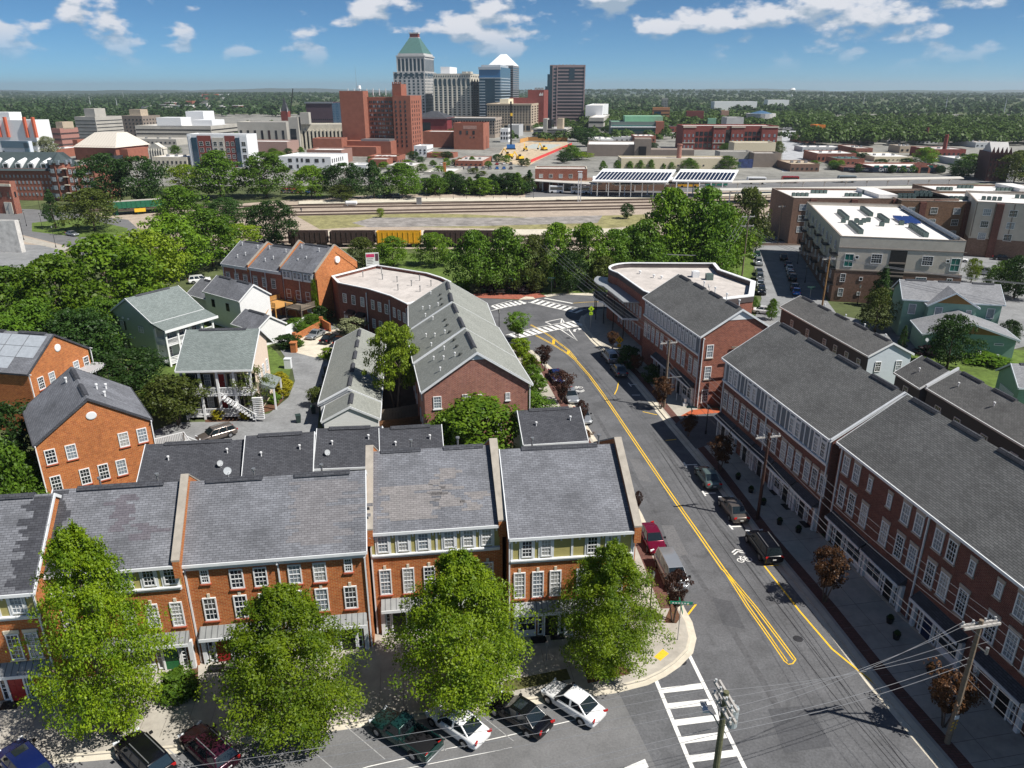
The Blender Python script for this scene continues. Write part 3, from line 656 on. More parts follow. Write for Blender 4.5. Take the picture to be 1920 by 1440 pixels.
KF = [(-400, 1482), (90, 1424), (345, 1402), (597, 1366), (692, 1352), (950, 1319), (1060, 1305), (1153, 1291)]
KC = [(1209, 1277), (1240, 1262), (1265, 1245), (1289, 1221), (1295, 1196), (1288, 1167)]
KL = [(1274, 1142), (1236, 1052), (1196, 965), (1150, 880), (1106, 816), (1068, 755), (1031, 692), (993, 657)]
road = struct(sheet('road', KF + KC + KL + [(950, 641), (900, 632), (800, 622), (780, 566), (905, 559), (975, 563), (1020, 556), (1060, 550), (1130, 555), (1300, 562)] + KRC + KR + [(2000, 1800), (-500, 1800)], .012, ASP))
struct(sheet('parking_lane', KF[:-1] + [(1060, 1306), (1150, 1293), (1160, 1299), (1245, 1470), (1290, 1560), (-400, 1640)], .018, ASPL))
court = struct(sheet('courtyard_drive', [(150, 900), (590, 860), (600, 755), (612, 700), (632, 655), (668, 620), (560, 585), (470, 560), (380, 570), (420, 600), (515, 640), (548, 690), (553, 715), (541, 745), (505, 775), (440, 790), (330, 792), (230, 830)], .012, ASPP))
struct(sheet('concrete_court', [(549, 660), (566, 646), (558, 634), (600, 622), (655, 614), (650, 660), (613, 676), (580, 668)], .022, CONL))
struct(sheet('side_street', [(1400, 640), (1428, 560), (1410, 478), (1418, 455), (1432, 440), (1440, 400), (1500, 395), (1540, 432), (1545, 470), (1548, 560), (1570, 590), (1800, 640), (1800, 665), (1640, 655), (1450, 625)], .012, ASPP))
struct(sheet('apartment_drive', [(1790, 470), (1960, 470), (1960, 640), (1880, 660), (1800, 600), (1790, 560)], .008, ASPP))
struct(sheet('grass_bank', [(700, 560), (690, 470), (860, 480), (1420, 470), (1400, 560), (1130, 553), (1060, 547), (1020, 552), (900, 552), (840, 560)], .0, GRS))
struct(sheet('left_lot', [(-300, 465), (40, 458), (130, 462), (112, 482), (60, 505), (0, 522), (-200, 560)], .012, ASPP))
struct(sheet('left_road', [(-300, 392), (60, 392), (180, 405), (240, 412), (260, 430), (280, 470), (300, 500), (190, 500), (128, 462), (40, 440), (-300, 440)], .010, ASPL))
struct(sheet('verge', [(60, 418), (150, 408), (240, 428), (235, 440), (150, 445), (60, 434)], .014, GRS))
struct(sheet('left_pavement', [(30, 440), (128, 464), (120, 470), (40, 452)], .016, CON))
urban = struct(sheet('city_ground', [(-1200, 372), (-600, 352), (3000, 340), (2600, 214), (-700, 214)], .0, mat('city_ground_mat', (.24, .235, .215), var=.3, scale=.03, big=.25, rough=1)))
# pavements (raised 12 cm)
w = lambda l: [(at(x, y).x, at(x, y).y) for x, y in l]
walk_r = slab('right_pavement', w(KRC[1:]) + w(KR) + [(36, 26), (33.9, 40), (29.8, 61.7), (25.8, 84), (25, 92), (20.7, 112), (22, 121), (21, 134), (25, 142), (37, 141)], .12, CON, px=False)
walk_f = slab('front_pavement', w(KF) + w(KC) + w(KL) + [(-7, 118), (-6, 108), (-1, 98), (2.0, 88), (3, 81), (3.5, 72), (8, 66), (8.8, 56), (8.8, 49), (-10, 47.8), (-23, 45.6), (-32, 44), (-45, 41), (-70, 38)], .12, CON, px=False)
b = MB(); strip(w(KRC[3:] + KR), -.02, -.5, .127, b); b.build('kerb', CONL, walk_r)
b = MB(); strip(w(KRC[3:] + KR), .0, .5, .017, b); b.build('gutter', CONL, walk_r)
b = MB(); strip(w(KR), -.75, -1.75, .124, b); b.build('brick_strip', PAVD, walk_r)
b = MB(); strip(w(KF + KC + KL), -.0, -.18, .127, b); b.build('kerb', CONL, walk_f)
b = MB(); strip(w(KF + KC + KL), .0, .45, .022, b); b.build('gutter', CONL, walk_f)
b = MB(); strip(w(KL), -.5, -1.6, .124, b); b.build('brick_strip', PAVD, walk_f)
for i in range(26):                              # expansion joints of the front pavement
    a = at(20 + i * 46, 1428 - i * 6.0); d = Vector((-.13, .99, 0))
    MB().bar((a.x, a.y + .3, .121), (a.x + d.x * 4, a.y + 4.2, .121), .025, .01).build('joint', mat('joint_dark', (.17, .15, .13), var=.1), walk_f)
for i in range(30):
    k = i / 30 * (len(KR) - 1); j = int(k); a = at(*KR[j]).lerp(at(*KR[j + 1]), k - j)
    MB().bar((a.x + .9, a.y, .123), (a.x + 6.2, a.y + 1.0, .123), .03, .006).build('joint', MATS['joint_dark'], walk_r)
a0 = at(1302, 812); a1 = at(1415, 1000)
MB().bar((a0.x + 1.2, a0.y, .123), (at(1765, 1432).x + 3.4, at(1765, 1432).y, .123), .03, .006).build('joint', MATS['joint_dark'], walk_r)
struct(sheet('driveway_apron', [(1297, 770), (1345, 766), (1352, 775), (1275, 782)], .128, mat('apron_red', (.45, .11, .045), var=.12, rough=.9)))
struct(sheet('alley', [(1262, 800), (1290, 778), (1350, 775), (1440, 770), (1440, 830), (1330, 835), (1300, 845)], .126, ASP))
struct(sheet('brick_plaza', [(880, 551), (900, 549), (1010, 549), (1024, 556), (990, 562), (905, 559), (880, 556)], .02, PAV))
struct(sheet('plaza_ramp', [(972, 562), (985, 556), (1000, 557), (1004, 561)], .026, CONL))
struct(sheet('far_pavement', [(1018, 554), (1034, 551), (1120, 549), (1320, 556), (1320, 561), (1130, 555.5), (1060, 552), (1026, 557)], .016, CONL))
struct(sheet('rear_yard', [(700, 800), (705, 700), (765, 640), (800, 800)], .006, mat('yard_soil', (.07, .045, .032), var=.3, scale=1, rough=1)))
struct(sheet('mulch_bed', [(385, 770), (500, 760), (520, 748), (530, 720), (535, 745), (515, 768), (440, 790), (385, 792)], .018, MUL))
struct(sheet('garden_lawn', [(250, 640), (430, 600), (500, 640), (545, 690), (540, 720), (470, 780), (300, 780), (200, 740)], .006, GRS))
struct(sheet('right_lawn', [(1560, 720), (1600, 600), (1700, 640), (1960, 660), (1960, 900), (1800, 800)], .004, GRS))
for i, q in enumerate([[(942, 1280), (1062, 1256), (1070, 1276), (945, 1301)], [(1095, 1252), (1168, 1243), (1182, 1266), (1102, 1284)], [(1244, 1170), (1262, 1128), (1276, 1160), (1268, 1171)], [(328, 1290), (372, 1240), (372, 1300), (325, 1318)]]):
    sheet('planting_bed', q, .131, [mat('verge_worn', (.10, .10, .035), var=.45, scale=3, rough=1), MUL, MUL, MUL][i], walk_f)
sheet('tactile_pad', [(1226, 1234), (1242.5, 1219.5), (1254, 1228), (1238, 1241.5)], .13, YEL, walk_f)
# ---- painted markings (parts of the road)
def mk(name, pts, m=None, z=.020): return sheet(name, pts, z, m or WLN, road)
def ln(name, pts, wd, m=None, z=.020, off=0.0):
    b = MB(); strip([(at(x, y).x, at(x, y).y) for x, y in pts], off - wd / 2, off + wd / 2, z, b); return b.build(name, m or WLN, road)
Z7 = lambda l: [(900 + x / 3.556, 1100 + y / 3.556) for x, y in l]
ln('crosswalk_line', Z7([(1172, 622), (1440, 1270)]), .28); ln('crosswalk_line', Z7([(1392, 450), (1790, 1260)]), .28)
for q in ([(1205, 678), (1472, 645), (1490, 682), (1220, 712)], [(1250, 780), (1520, 750), (1545, 788), (1266, 818)], [(1290, 890), (1575, 855), (1600, 893), (1308, 930)], [(1335, 1005), (1625, 968), (1650, 1010), (1352, 1050)], [(1385, 1128), (1690, 1088), (1715, 1132), (1402, 1175)]):
    mk('crosswalk_bar', Z7(q), z=.024)
mk('stop_bar', Z7([(960, 1209), (1100, 1150), (1125, 1205), (1060, 1240)]), z=.025)
CY = [(1080, 676), (1106, 706), (1133, 743), (1170, 798), (1245, 909), (1300, 987), (1357, 1069)]
ln('centre_line', CY, .13, YEL, off=-.14); ln('centre_line', CY, .13, YEL, off=.14)
for o in (-.11, .11):
    ln('centre_line', [(1357, 1069), (1400, 1137), (1440, 1194), (1472, 1241)], .10, YEL, z=.023, off=o - .08); ln('centre_line', [(1357, 1067), (1417, 1138), (1460, 1195), (1491, 1237)], .10, YEL, z=.026, off=o + .06)
ln('centre_line', [(1472, 1241), (1478, 1246), (1486, 1245), (1492, 1237)], .10, YEL, z=.029)
for o in (-.13, .13):
    ln('median_line', [(1005, 629), (1037, 646), (1067, 665), (1080, 676)], .12, YEL, z=.017, off=o); ln('median_line', [(995, 609), (1022, 624), (1039, 636), (1066, 657), (1080, 674)], .12, YEL, z=.0185, off=o)
ln('median_bar', [(1038, 637), (1038, 645)], .45, YEL, z=.024); ln('median_bar', [(1066, 658), (1065, 664)], .45, YEL, z=.024)
Z1 = lambda l: [(900 + x / 8, 530 + y / 8) for x, y in l]
ln('crosswalk_line', Z1([(170, 420), (700, 292)]), .22); ln('crosswalk_line', Z1([(180, 345), (480, 268)]), .18)
for i in range(7): x = 165 + i * 68; mk('crosswalk_bar', Z1([(x - 5, 352 - i * 13), (x + 28, 344 - i * 13), (x + 125, 385 - i * 12), (x + 85, 397 - i * 12)]), z=.023)
ln('crosswalk_line', Z1([(720, 292), (1440, 455)]), .22); ln('crosswalk_line', Z1([(860, 248), (1600, 410)]), .2)
for i in range(9): x = 745 + i * 82; y = 297 + i * 19; mk('crosswalk_bar', Z1([(x, y), (x + 48, y + 11), (x + 150, y - 35), (x + 112, y - 45)]), z=.023)
ln('stop_bar', Z1([(965, 232), (1390, 312)]), .5); ln('centre_line', Z1([(1400, 308), (1600, 292), (1900, 285)]), .15, YEL)
ln('crosswalk_line', Z1([(390, 785), (760, 695), (1130, 620), (1500, 565)]), .2); ln('crosswalk_line', Z1([(560, 835), (880, 765), (1200, 697), (1540, 642)]), .2)
for i in range(12): x = 420 + i * 86; y = 778 - i * 17.5; mk('crosswalk_bar', Z1([(x, y), (x + 48, y - 9), (x + 185, y + 45), (x + 125, y + 58)]), z=.023)
for q in ([(980, 592), (1230, 538), (1265, 600)], [(980, 592), (1075, 632)], [(1230, 538), (1215, 608)], [(1205, 700), (1460, 872), (1320, 690)], [(1215, 705), (1310, 715), (1330, 690)]): ln('pavement_outline', Z1(q), .28)
ln('turn_arrow', Z1([(1420, 735), (1415, 710), (1450, 695), (1500, 695)]), .4); mk('turn_arrow', Z1([(1470, 680), (1545, 697), (1480, 715)]), z=.024)
for q in ([(1317, 921), (1323, 930)], [(1366, 983), (1374, 993)], [(1282, 867), (1288, 877)], [(1178, 718), (1184, 725)]):
    ln('parking_tick', q, .18); m_ = ((q[0][0] + q[1][0]) / 2, (q[0][1] + q[1][1]) / 2); ln('parking_tick', [m_, (m_[0] + 22, m_[1] - 1)], .18, z=.023)
ln('parking_line', [(1185, 741), (1200, 741)], .2); ln('kerb_mark', [(1160, 716), (1157, 730), (1152, 740)], .15, YEL)
ln('parking_box', [(1460, 1060), (1433, 1061), (1500, 1147), (1560, 1217), (1642, 1284)], .16, YEL); ln('kerb_mark', [(1248, 826), (1268, 824)], .16, YEL)
ln('kerb_mark', Z7([(1380, 120), (1440, 118), (1370, 208)]), .16, YEL); ln('kerb_mark', [(1205, 772), (1232, 778)], .15, YEL)
ln('edge_line', [(640, 1455), (690, 1438), (770, 1420), (960, 1378), (1100, 1345)], .07, z=.026); ln('edge_line', [(760, 1442), (960, 1402)], .05, z=.026)
for i, (x0, y0) in enumerate([(90, 1425), (312, 1402), (425, 1390), (553, 1380), (648, 1362), (760, 1346), (885, 1328)]): ln('stall_line', [(x0, y0), (x0 + 66 + i * 2, y0 + 62)], .06, mat('paint_line_worn', (.33, .33, .33), var=.3, scale=4), z=.026)
def ringline(name, c, r, wd, z=.022):
    b = MB(); strip([(c.x + r * math.cos(i * math.pi / 8), c.y + r * math.sin(i * math.pi / 8)) for i in range(17)], -wd / 2, wd / 2, z, b); return b.build(name, WLN, road)
for (cx_, cy_), s_, fl in (((1396, 1050), 1, 1), ((1084, 727), .8, -1)):
    c = at(cx_, cy_); dr = Vector((-.19, .98, 0)); n_ = Vector((.98, .19, 0))
    for s in (-1, 1): ringline('bike_symbol', c + n_ * .38 * s, .30, .09)
    b = MB()
    for a_, e_ in (((-.38, 0), (-.15, .55)), ((-.15, .55), (.38, 0)), ((-.38, 0), (.05, .02)), ((.05, .02), (.2, .42)), ((-.25, .62), (-.02, .55)), ((.12, .5), (.3, .45))):
        q0 = c + n_ * a_[0] + dr * a_[1]; q1 = c + n_ * e_[0] + dr * e_[1]; strip([(q0.x, q0.y), (q1.x, q1.y)], -.045, .045, .023, b)
    for k in (1.0, 1.35):
        q = [c + n_ * -.6 + dr * (k - .05) * fl, c + dr * (k + .35) * fl, c + n_ * .6 + dr * (k - .05) * fl]; strip([(v.x, v.y) for v in q], -.08, .08, .022, b)
    b.build('bike_symbol', WLN, road)
for px, py in ((1496, 1198), (1352 / 1 - 74, 1241), (1065, 634)):
    c = at(px, py); MB().cyl(c.x, c.y, .012, .019, .38, n=16).build('manhole_cover', mat('iron_dark', (.05, .05, .055), var=.3, rough=.6, metal=.5), road)
for i in range(2):                               # sealed cracks and wire shadows along the lanes, drawn as dark lines
    q = [(1330 + i * 26 + 0, 1000), (1440 + i * 30, 1150), (1600 + i * 40, 1360), (1660 + i * 40, 1440)] if i % 2 else [(1240 + i * 9, 850), (1330 + i * 16, 990), (1450 + i * 30, 1160), (1560 + i * 45, 1300), (1680 + i * 45, 1440)]
    ln('sealed_crack', q, .06, mat('tar', (.03, .03, .033), var=.2, rough=.6), z=.0165)

for i, q in enumerate(([(1335, 1120), (1372, 1128), (1398, 1180), (1356, 1172)], [(1180, 860), (1200, 862), (1222, 905), (1198, 900)], [(1440, 1330), (1520, 1322), (1560, 1400), (1470, 1412)], [(1240, 985), (1262, 985), (1290, 1040), (1262, 1044)], [(1090, 690), (1104, 692), (1118, 716), (1102, 716)])): mk('asphalt_patch', q, mat('asphalt_patch_%d' % (i % 2), [(.085, .087, .094), (.145, .145, .15)][i % 2], var=.25, scale=5, rough=.9, stain=.3), z=.0155)
for i in range(3): ln('tyre_track', [[(1260, 1010), (1330, 1115), (1420, 1260), (1500, 1400)], [(1112, 770), (1160, 850), (1215, 935), (1262, 1012)], [(1222, 810), (1290, 905), (1370, 1020), (1480, 1170)]][i], .5, mat('tyre_wear', (.10, .101, .107), var=.3, scale=3, rough=.75, stain=.4), z=.0142)
# ================================================================== FRONT ROW OF TOWNHOUSES
def parapet(h, x, y0, y1, he, hr, wd=.55, m=None):
    ym = (y0 + y1) / 2; b = MB(); c = MB(); up = .45
    for (ya, za, yb, zb) in ((y0 - .1, he - .1, ym, hr), (y1 + .1, he - .1, ym, hr)):
        b.loft([[(x - wd / 2 + .04, ya, za - .9), (x + wd / 2 - .04, ya, za - .9), (x + wd / 2 - .04, ya, za + up), (x - wd / 2 + .04, ya, za + up)], [(x - wd / 2 + .04, yb, zb - .9), (x + wd / 2 - .04, yb, zb - .9), (x + wd / 2 - .04, yb, zb + up), (x - wd / 2 + .04, yb, zb + up)]])
        c.loft([[(x - wd / 2, ya, za + up + .004), (x + wd / 2, ya, za + up + .004), (x + wd / 2, ya, za + up + .14), (x - wd / 2, ya, za + up + .14)], [(x - wd / 2, yb, zb + up + .004), (x + wd / 2, yb, zb + up + .004), (x + wd / 2, yb, zb + up + .14), (x - wd / 2, yb, zb + up + .14)]])
    q = b.build('parapet', m or B_or, h.t); c.build('coping', CAP, q)
def panelband(h, side, u0, u1, z0, z1, pm, wins, ww=.85, wh=1.5, zw=None, cuts=()):
    """boarded top storey: panel wall, white sill board, mullions, brackets and windows"""
    h.part('panel_wall', side, lambda b: b.box(u0, -.05, z0, u1, 0, z1), pm)
    h.part('sill_board', side, lambda b: (b.box(u0, -.16, z0 - .3, u1, 0, z0 + .02), b.box(u0, -.24, z0 - .1, u1, -.16, z0 + .0)), TRIM)
    zw = zw or z0 + .15
    for u in wins:
        h.win(side, u, zw, ww, wh, out=.05, sill=None, fr=WHT)
        h.part('mullion', side, lambda b, u=u: (b.box(u - ww / 2 - .16, -.10, z0 + .02, u - ww / 2, -.05, z1), b.box(u + ww / 2, -.10, z0 + .02, u + ww / 2 + .16, -.05, z1), b.box(u - ww / 2, -.10, zw + wh, u + ww / 2, -.05, zw + wh + .14)), TRIM)
    for u in cuts: h.part('mullion', side, lambda b, u=u: b.box(u - .08, -.10, z0 + .02, u + .08, -.05, z1), TRIM)
def bracket(h, side, us, z):
    for u in us: h.part('bracket', side, lambda b, u=u: (b.box(u - .06, -.34, z - .12, u + .06, -.05, z), b.box(u - .06, -.16, z - .42, u + .06, -.05, z - .12)), TRIM)
def awning(h, side, u0, u1, z0=2.75, z1=3.35, dp=.75, m=None):
    h.part('awning', side, lambda b: b.loft([[(u0, 0, z0), (u0, -dp, z0), (u0, -dp, z0 + .06), (u0, 0, z1)], [(u1, 0, z0), (u1, -dp, z0), (u1, -dp, z0 + .06), (u1, 0, z1)]]), m or MTR)
    h.part('awning_fascia', side, lambda b: b.box(u0, -dp - .06, z0 - .2, u1, -dp, z0 + .05), TRIM)
def shopfront(h, side, u0, u1, dm, dpos, top=2.6, m=None):
    """white pilasters, panelled stall risers, big panes and a door"""
    m = m or TRIM
    h.part('pilaster', side, lambda b: (b.box(u0, -.3, .12, u0 + .3, 0, top), b.box(u1 - .3, -.3, .12, u1, 0, top), b.box(u0 + .3, -.28, top - .25, u1 - .3, 0, top)), m)
    h.door(side, dpos, .14, 1.0, 2.1, dm, out=.1)
    for s in (-1, 1): h.win(side, dpos + s * .86, .2, .42, 2.1, cols=1, rows=3, out=.02, g=GLS)
    rest = [(u0 + .3, dpos - 1.15), (dpos + 1.15, u1 - .3)]
    for a, c in rest:
        k = int((c - a) // 1.3)
        for i in range(k):
            wd = (c - a) / k; u = a + wd * (i + .5); h.win(side, u, .65, wd - .12, 1.65, cols=2, rows=2, out=.04, g=GLS)
            h.part('stall_riser', side, lambda b, u=u, wd=wd: b.box(u - wd / 2 + .05, -.1, .12, u + wd / 2 - .05, 0, .63), m)
def topbr(n, u0, u1): return [u0 + (u1 - u0) * i / (n - 1) for i in range(n)]
SILLB = mat('brick_sill', (.42, .10, .05), var=.2, scale=4); STN = mat('keystone', (.66, .60, .48), var=.1)
TL = 'townhouse'
# A: leftmost, projecting
hA = House('townhouse', 'leftmost townhouse with olive panels and a red door, cut by the photo edge', TL, (-45.5, 38.97), 7.6)
hA.gable(0, 0, 14, 10.9, 9.09, 13.5, 'x', B_or, S_sl, ov=.35, ovg=.05)
panelband(hA, 'S', 0, 13.85, 7.2, 9.0, OLV, (2, 3.5, 6.2, 7.8, 10.9, 12.6)); bracket(hA, 'S', topbr(9, .6, 13.4), 8.95)
for u in (8.2, 9.8, 11.7, 12.9): hA.win('S', u, 3.6, .85, 2.1, sill=STN, lint=STN, rows=6)
awning(hA, 'S', 5, 13.7); shopfront(hA, 'S', 8.5, 13.6, REDB, 11.1); hA.spout('S', 13.75, .2, 8.8)
# B
hB = House('townhouse', 'townhouse with olive top storey and green door, behind the leftmost street tree', TL, (-32.4, 42.39), 8.3)
hB.gable(0, 0, 9.3, 10, 9.21, 13.15, 'x', B_or, S_sl, ov=.35, ovg=.02)
panelband(hB, 'S', .05, 9.1, 7.35, 9.1, OLV, (.75, 2.2, 3.8, 5.4, 7.05, 8.44)); bracket(hB, 'S', topbr(7, .2, 9.05), 9.08)
for u in (1.2, 3.2, 5.2, 6.78, 8.45): hB.win('S', u, 3.85, .85, 2.1, rows=6, sill=SILLB, key=STN)
awning(hB, 'S', .4, 9.0); shopfront(hB, 'S', 4.5, 9.1, GRND, 8.0 - .5); parapet(hB, 9.15, 0, 10, 9.21, 13.15)
# C
hC = House('townhouse', 'wide plain brick townhouse with white cornice and red door behind the second tree', TL, (-23.22, 44.05), 7.8)
hC.gable(0, 0, 12.8, 9.7, 8.95, 13.0, 'x', B_or, S_sl, ov=.35, ovg=.02)
hC.part('cornice', 'S', lambda b: (b.box(0, -.3, 8.55, 12.7, 0, 8.85), b.box(0, -.2, 8.35, 12.7, 0, 8.55)), TRIM)
for u, ww, hh in ((1.32, .6, 1.2), (3.48, .95, 1.65), (5.14, .95, 1.65), (7.55, .95, 1.65), (9.32, .95, 1.65), (11.38, .6, 1.2)): hC.win('S', u, 8.2 - hh - (.1 if hh > 1.5 else -.1), ww, hh, sill=SILLB)
for u in (1.34, 3.48, 5.25, 7.4, 9.27, 11.36): hC.win('S', u, 3.85, .95, 2.0, sill=SILLB, key=STN)
for u in (.05, 6.45, 12.6): hC.spout('S', u, .2, 8.4)
awning(hC, 'S', .35, 6.2); awning(hC, 'S', 6.7, 12.4); shopfront(hC, 'S', .3, 6.1, REDB, 1.75); shopfront(hC, 'S', 6.8, 12.4, BLK, 10.9)
# D
hD = House('townhouse', 'set back townhouse with six windows in olive panels between two stone parapets', TL, (-10.6, 47.28), 7.3)
hD.gable(0, 0, 10.0, 12.6, 9.46, 13.1, 'x', B_or, S_sl, ov=.3, ovg=.02)
panelband(hD, 'S', .1, 9.75, 7.45, 9.3, OLV, (.95, 2.45, 3.95, 5.9, 7.35, 8.75), cuts=(4.95,)); bracket(hD, 'S', (.3, 1.7, 3.2, 4.7, 5.2, 6.6, 8.05, 9.5), 9.28)
for u in (.95, 2.7, 4.3, 6, 7.4, 8.8): hD.win('S', u, 3.75, .9, 2.3, rows=6, sill=SILLB, key=STN)
awning(hD, 'S', .5, 9.5); shopfront(hD, 'S', .4, 5.2, BLK, 1.8); shopfront(hD, 'S', 5.3, 9.6, BLK, 8.0); hD.spout('S', .05, .2, 9.1)
parapet(hD, .05, 0, 12.6, 9.46, 13.1, .6); parapet(hD, 9.95, 0, 12.6, 9.46, 13.1, .65)
# E
hE = House('townhouse', 'end townhouse at the street corner with four windows in wide olive panels', TL, (-.2, 46.8), 6.4)
hE.gable(0, 0, 9.7, 14.2, 9.35, 13.15, 'x', B_or, S_sl, ov=.35, ovg=.02)
panelband(hE, 'S', .1, 9.45, 7.3, 9.2, OLV, (1.34, 2.78, 6.3, 7.84), cuts=(.2, 4.75, 9.35)); bracket(hE, 'S', (.5, 2.06, 3.9, 5.3, 7.07, 8.7), 9.2)
for u in (.8, 2.2, 3.55, 5.6, 7.0, 8.4): hE.win('S', u, 3.75, .9, 2.35, rows=6, sill=SILLB, key=STN)
awning(hE, 'S', .3, 9.2); shopfront(hE, 'S', .3, 4.6, BLK, 3.3); shopfront(hE, 'S', 4.7, 9.3, BLK, 6.3)
for k in range(3): hE.part('window_lettering', 'S', lambda b, k=k: [b.box(1.2 + .22 * i + .05 * (i % 2), -.155, 1.75 - k * .16, 1.36 + .22 * i, -.145, 1.83 - k * .16) for i in range(5 - k)], WLN)
hE.spout('S', .02, .2, 9); hE.spout('S', 9.5, .2, 9); parapet(hE, 9.65, 0, 14.2, 9.35, 13.15, .6)
for u in (2, 5, 8, 11): hE.win('E', u, 3.8, .9, 2.1, sill=SILLB); hE.win('E', u, 6.9, .9, 1.6, sill=SILLB)
for h, l in ((hB, ((3, 5.6), (7, 5.6))), (hC, ((9.5, 5.4), (4.5, 5.4))), (hD, ((3.3, 6.9), (7.1, 6.9))), (hE, ((2.7, 7.6), (8.2, 7.6)))):
    for a, bb in l: h.pipe(a, bb, .8, .07, .16, MET)
hC.dish((2.6, 5.4, 13.4), 30)
def patch(h, a0, b0, b1, wid, side, seed, m=None):   # newer dark shingles laid in ragged courses
    g = random.Random(seed); b = MB(); n = int((b1 - b0) / .2)
    for j in range(n):
        w_ = wid * (.55 + .6 * g.random()); c0 = b0 + (b1 - b0) * j / n; c1 = b0 + (b1 - b0) * (j + 1) / n; u0, u1 = (a0, a0 + w_) if side > 0 else (a0 - w_, a0)
        if wid < 0: u0 = a0 + g.uniform(-.6, .6); u1 = u0 - wid * (.6 + .8 * g.random())
        q = [h.roofpt(u0, c0), h.roofpt(u1, c0), h.roofpt(u1, c1), h.roofpt(u0, c1)]; b.poly([(x, y - .004, z + .016) for x, y, z in q])
    b.build('shingle_patch', m or mat('shingle_new', (.075, .078, .09), kind='shingle', col2=(.05, .052, .062), col3=(.03, .03, .036), size=(.42, .17), var=.2, rough=.9), h.t)
patch(hA, 13.9, .2, 5.3, 1.7, -1, 1); patch(hB, .05, .2, 4.9, 1.3, 1, 2)
PM = mat('shingle_mauve', (.155, .145, .165), kind='shingle', col2=(.12, .11, .13), col3=(.07, .068, .078), size=(.42, .17), var=.15, rough=.9); PL = mat('shingle_faded', (.25, .235, .235), kind='shingle', col2=(.2, .19, .19), col3=(.12, .115, .118), size=(.42, .17), var=.15, rough=.9)
patch(hB, 4.2, 2.2, 4.4, -1.2, 1, 3, PM); patch(hB, 6.2, 1.6, 2.6, -1.6, 1, 4, PM); patch(hD, 5.0, 1.6, 4.6, -1.5, 1, 5, PL); patch(hD, 1.2, .8, 3.4, -3.6, 1, 6, PL); patch(hD, 7.4, 1.2, 2.6, -1.3, 1, 7, PL); patch(hC, 7.6, .6, 4.4, -4.2, 1, 8, mat('shingle_warm', (.215, .21, .222), kind='shingle', col2=(.165, .16, .17), col3=(.095, .093, .1), size=(.42, .17), var=.12, rough=.9))
# ---- low row behind
SR = [((-35.4, 62.0), 7.0, 9.9, 7.8, 5.4, 7.7, 'westernmost dark roofed garage apartment behind the front row'), ((-25.7, 62.6), 8.4, 6.6, 8.4, 5.4, 8.2, 'garage apartment with dark roof and white side trim behind the front row'), ((-19.4, 64.9), 5.0, 6.5, 7.6, 5.5, 8.1, 'garage apartment with visible windows and a dish behind the front row'), ((-12.9, 65.0), 8.6, 6.3, 8.0, 5.4, 8.0, 'garage apartment beside the fenced yard behind the front row'), ((1.2, 70.0), 8.4, 6.9, 8.4, 5.6, 7.7, 'small dark roofed garage by the kerb behind the corner townhouse')]
for i, (o, a, l, d, he, hr, lab) in enumerate(SR):
    h = House('garage_apartment', lab, 'garage', o, a, 'garages behind the front row')
    h.gable(0, 0, l, d, he, hr, 'x', SIDL if i != 4 else SIDW, S_dk, ov=.3, ovg=.1)
    for u in (1.2, 2.6, l - 1.6): h.win('S', u, 3.4, .9, 1.3, g=GLS)
    h.pipe(l * .25, 2.2, .3); h.pipe(l * .8, 2.6, .35)
    if i in (0, 2): h.dish((l * .75 if i == 0 else 1.2, 1.3, he + 1.1), 40)
MB().box(0, .02, 5.35, .14, .1, 5.6).build('gutter_end', TRIM, bpy.data.objects['garage_apartment.001'])

# ================================================================== RIGHT SIDE ROW (faces the street, in its own shade)
BL = mat('lintel_stone', (.40, .35, .30), var=.15)
def street_front(h, us_top, us_mid, D, y1, zt, zm, small=()):
    for u in us_top:
        sm = u in small; h.win('W', y1 - u, zt + (.25 if sm else 0), .55 if sm else .95, 1.2 if sm else 1.75, sill=BL, lint=BL)
    for u in us_mid: h.win('W', y1 - u, zm, .95, 2.1, sill=BL, lint=BL, rows=6)
EX = 14.0
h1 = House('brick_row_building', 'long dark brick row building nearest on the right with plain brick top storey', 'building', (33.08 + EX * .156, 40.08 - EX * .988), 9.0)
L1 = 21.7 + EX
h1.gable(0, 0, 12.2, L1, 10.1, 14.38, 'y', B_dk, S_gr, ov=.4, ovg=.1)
y1 = h1.ext[3]
tops = [20.3, 18.7, 16.7, 14.0, 11.9, 10.3, 8.05, 6.6, 4.55, 2.0, .1, -1.6]; mids = [20.2, 18.65, 16.75, 13.85, 11.85, 10.25, 8.1, 6.6, 4.65, 1.8, 0, -1.6, -4, -6, -8]
street_front(h1, [EX + u for u in tops], [EX + u for u in mids], 12, y1, 7.5, 4.25, [EX + 16.7, EX + 14.0, EX + 4.55, EX + 2.0])
for u in (21.2, 9.35, -3): h1.spout('W', y1 - (EX + u), .2, 9.7)
for a, c in ((15.6, 21), (10.2, 15.4), (3.4, 8.7), (-2.4, 2.0)): awning(h1, 'W', y1 - EX - c, y1 - EX - a, m=S_dk); shopfront(h1, 'W', y1 - EX - c, y1 - EX - a, BLK if a != 3.4 else mat('paint_blue', (.012, .02, .07), rough=.4), y1 - EX - c + (1.7 if a in (15.6, 3.4) else c - a - 1.7))
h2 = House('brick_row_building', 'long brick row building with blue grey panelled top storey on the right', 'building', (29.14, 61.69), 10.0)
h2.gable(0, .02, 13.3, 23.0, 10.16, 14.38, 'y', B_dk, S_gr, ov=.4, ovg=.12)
y2 = h2.ext[3]
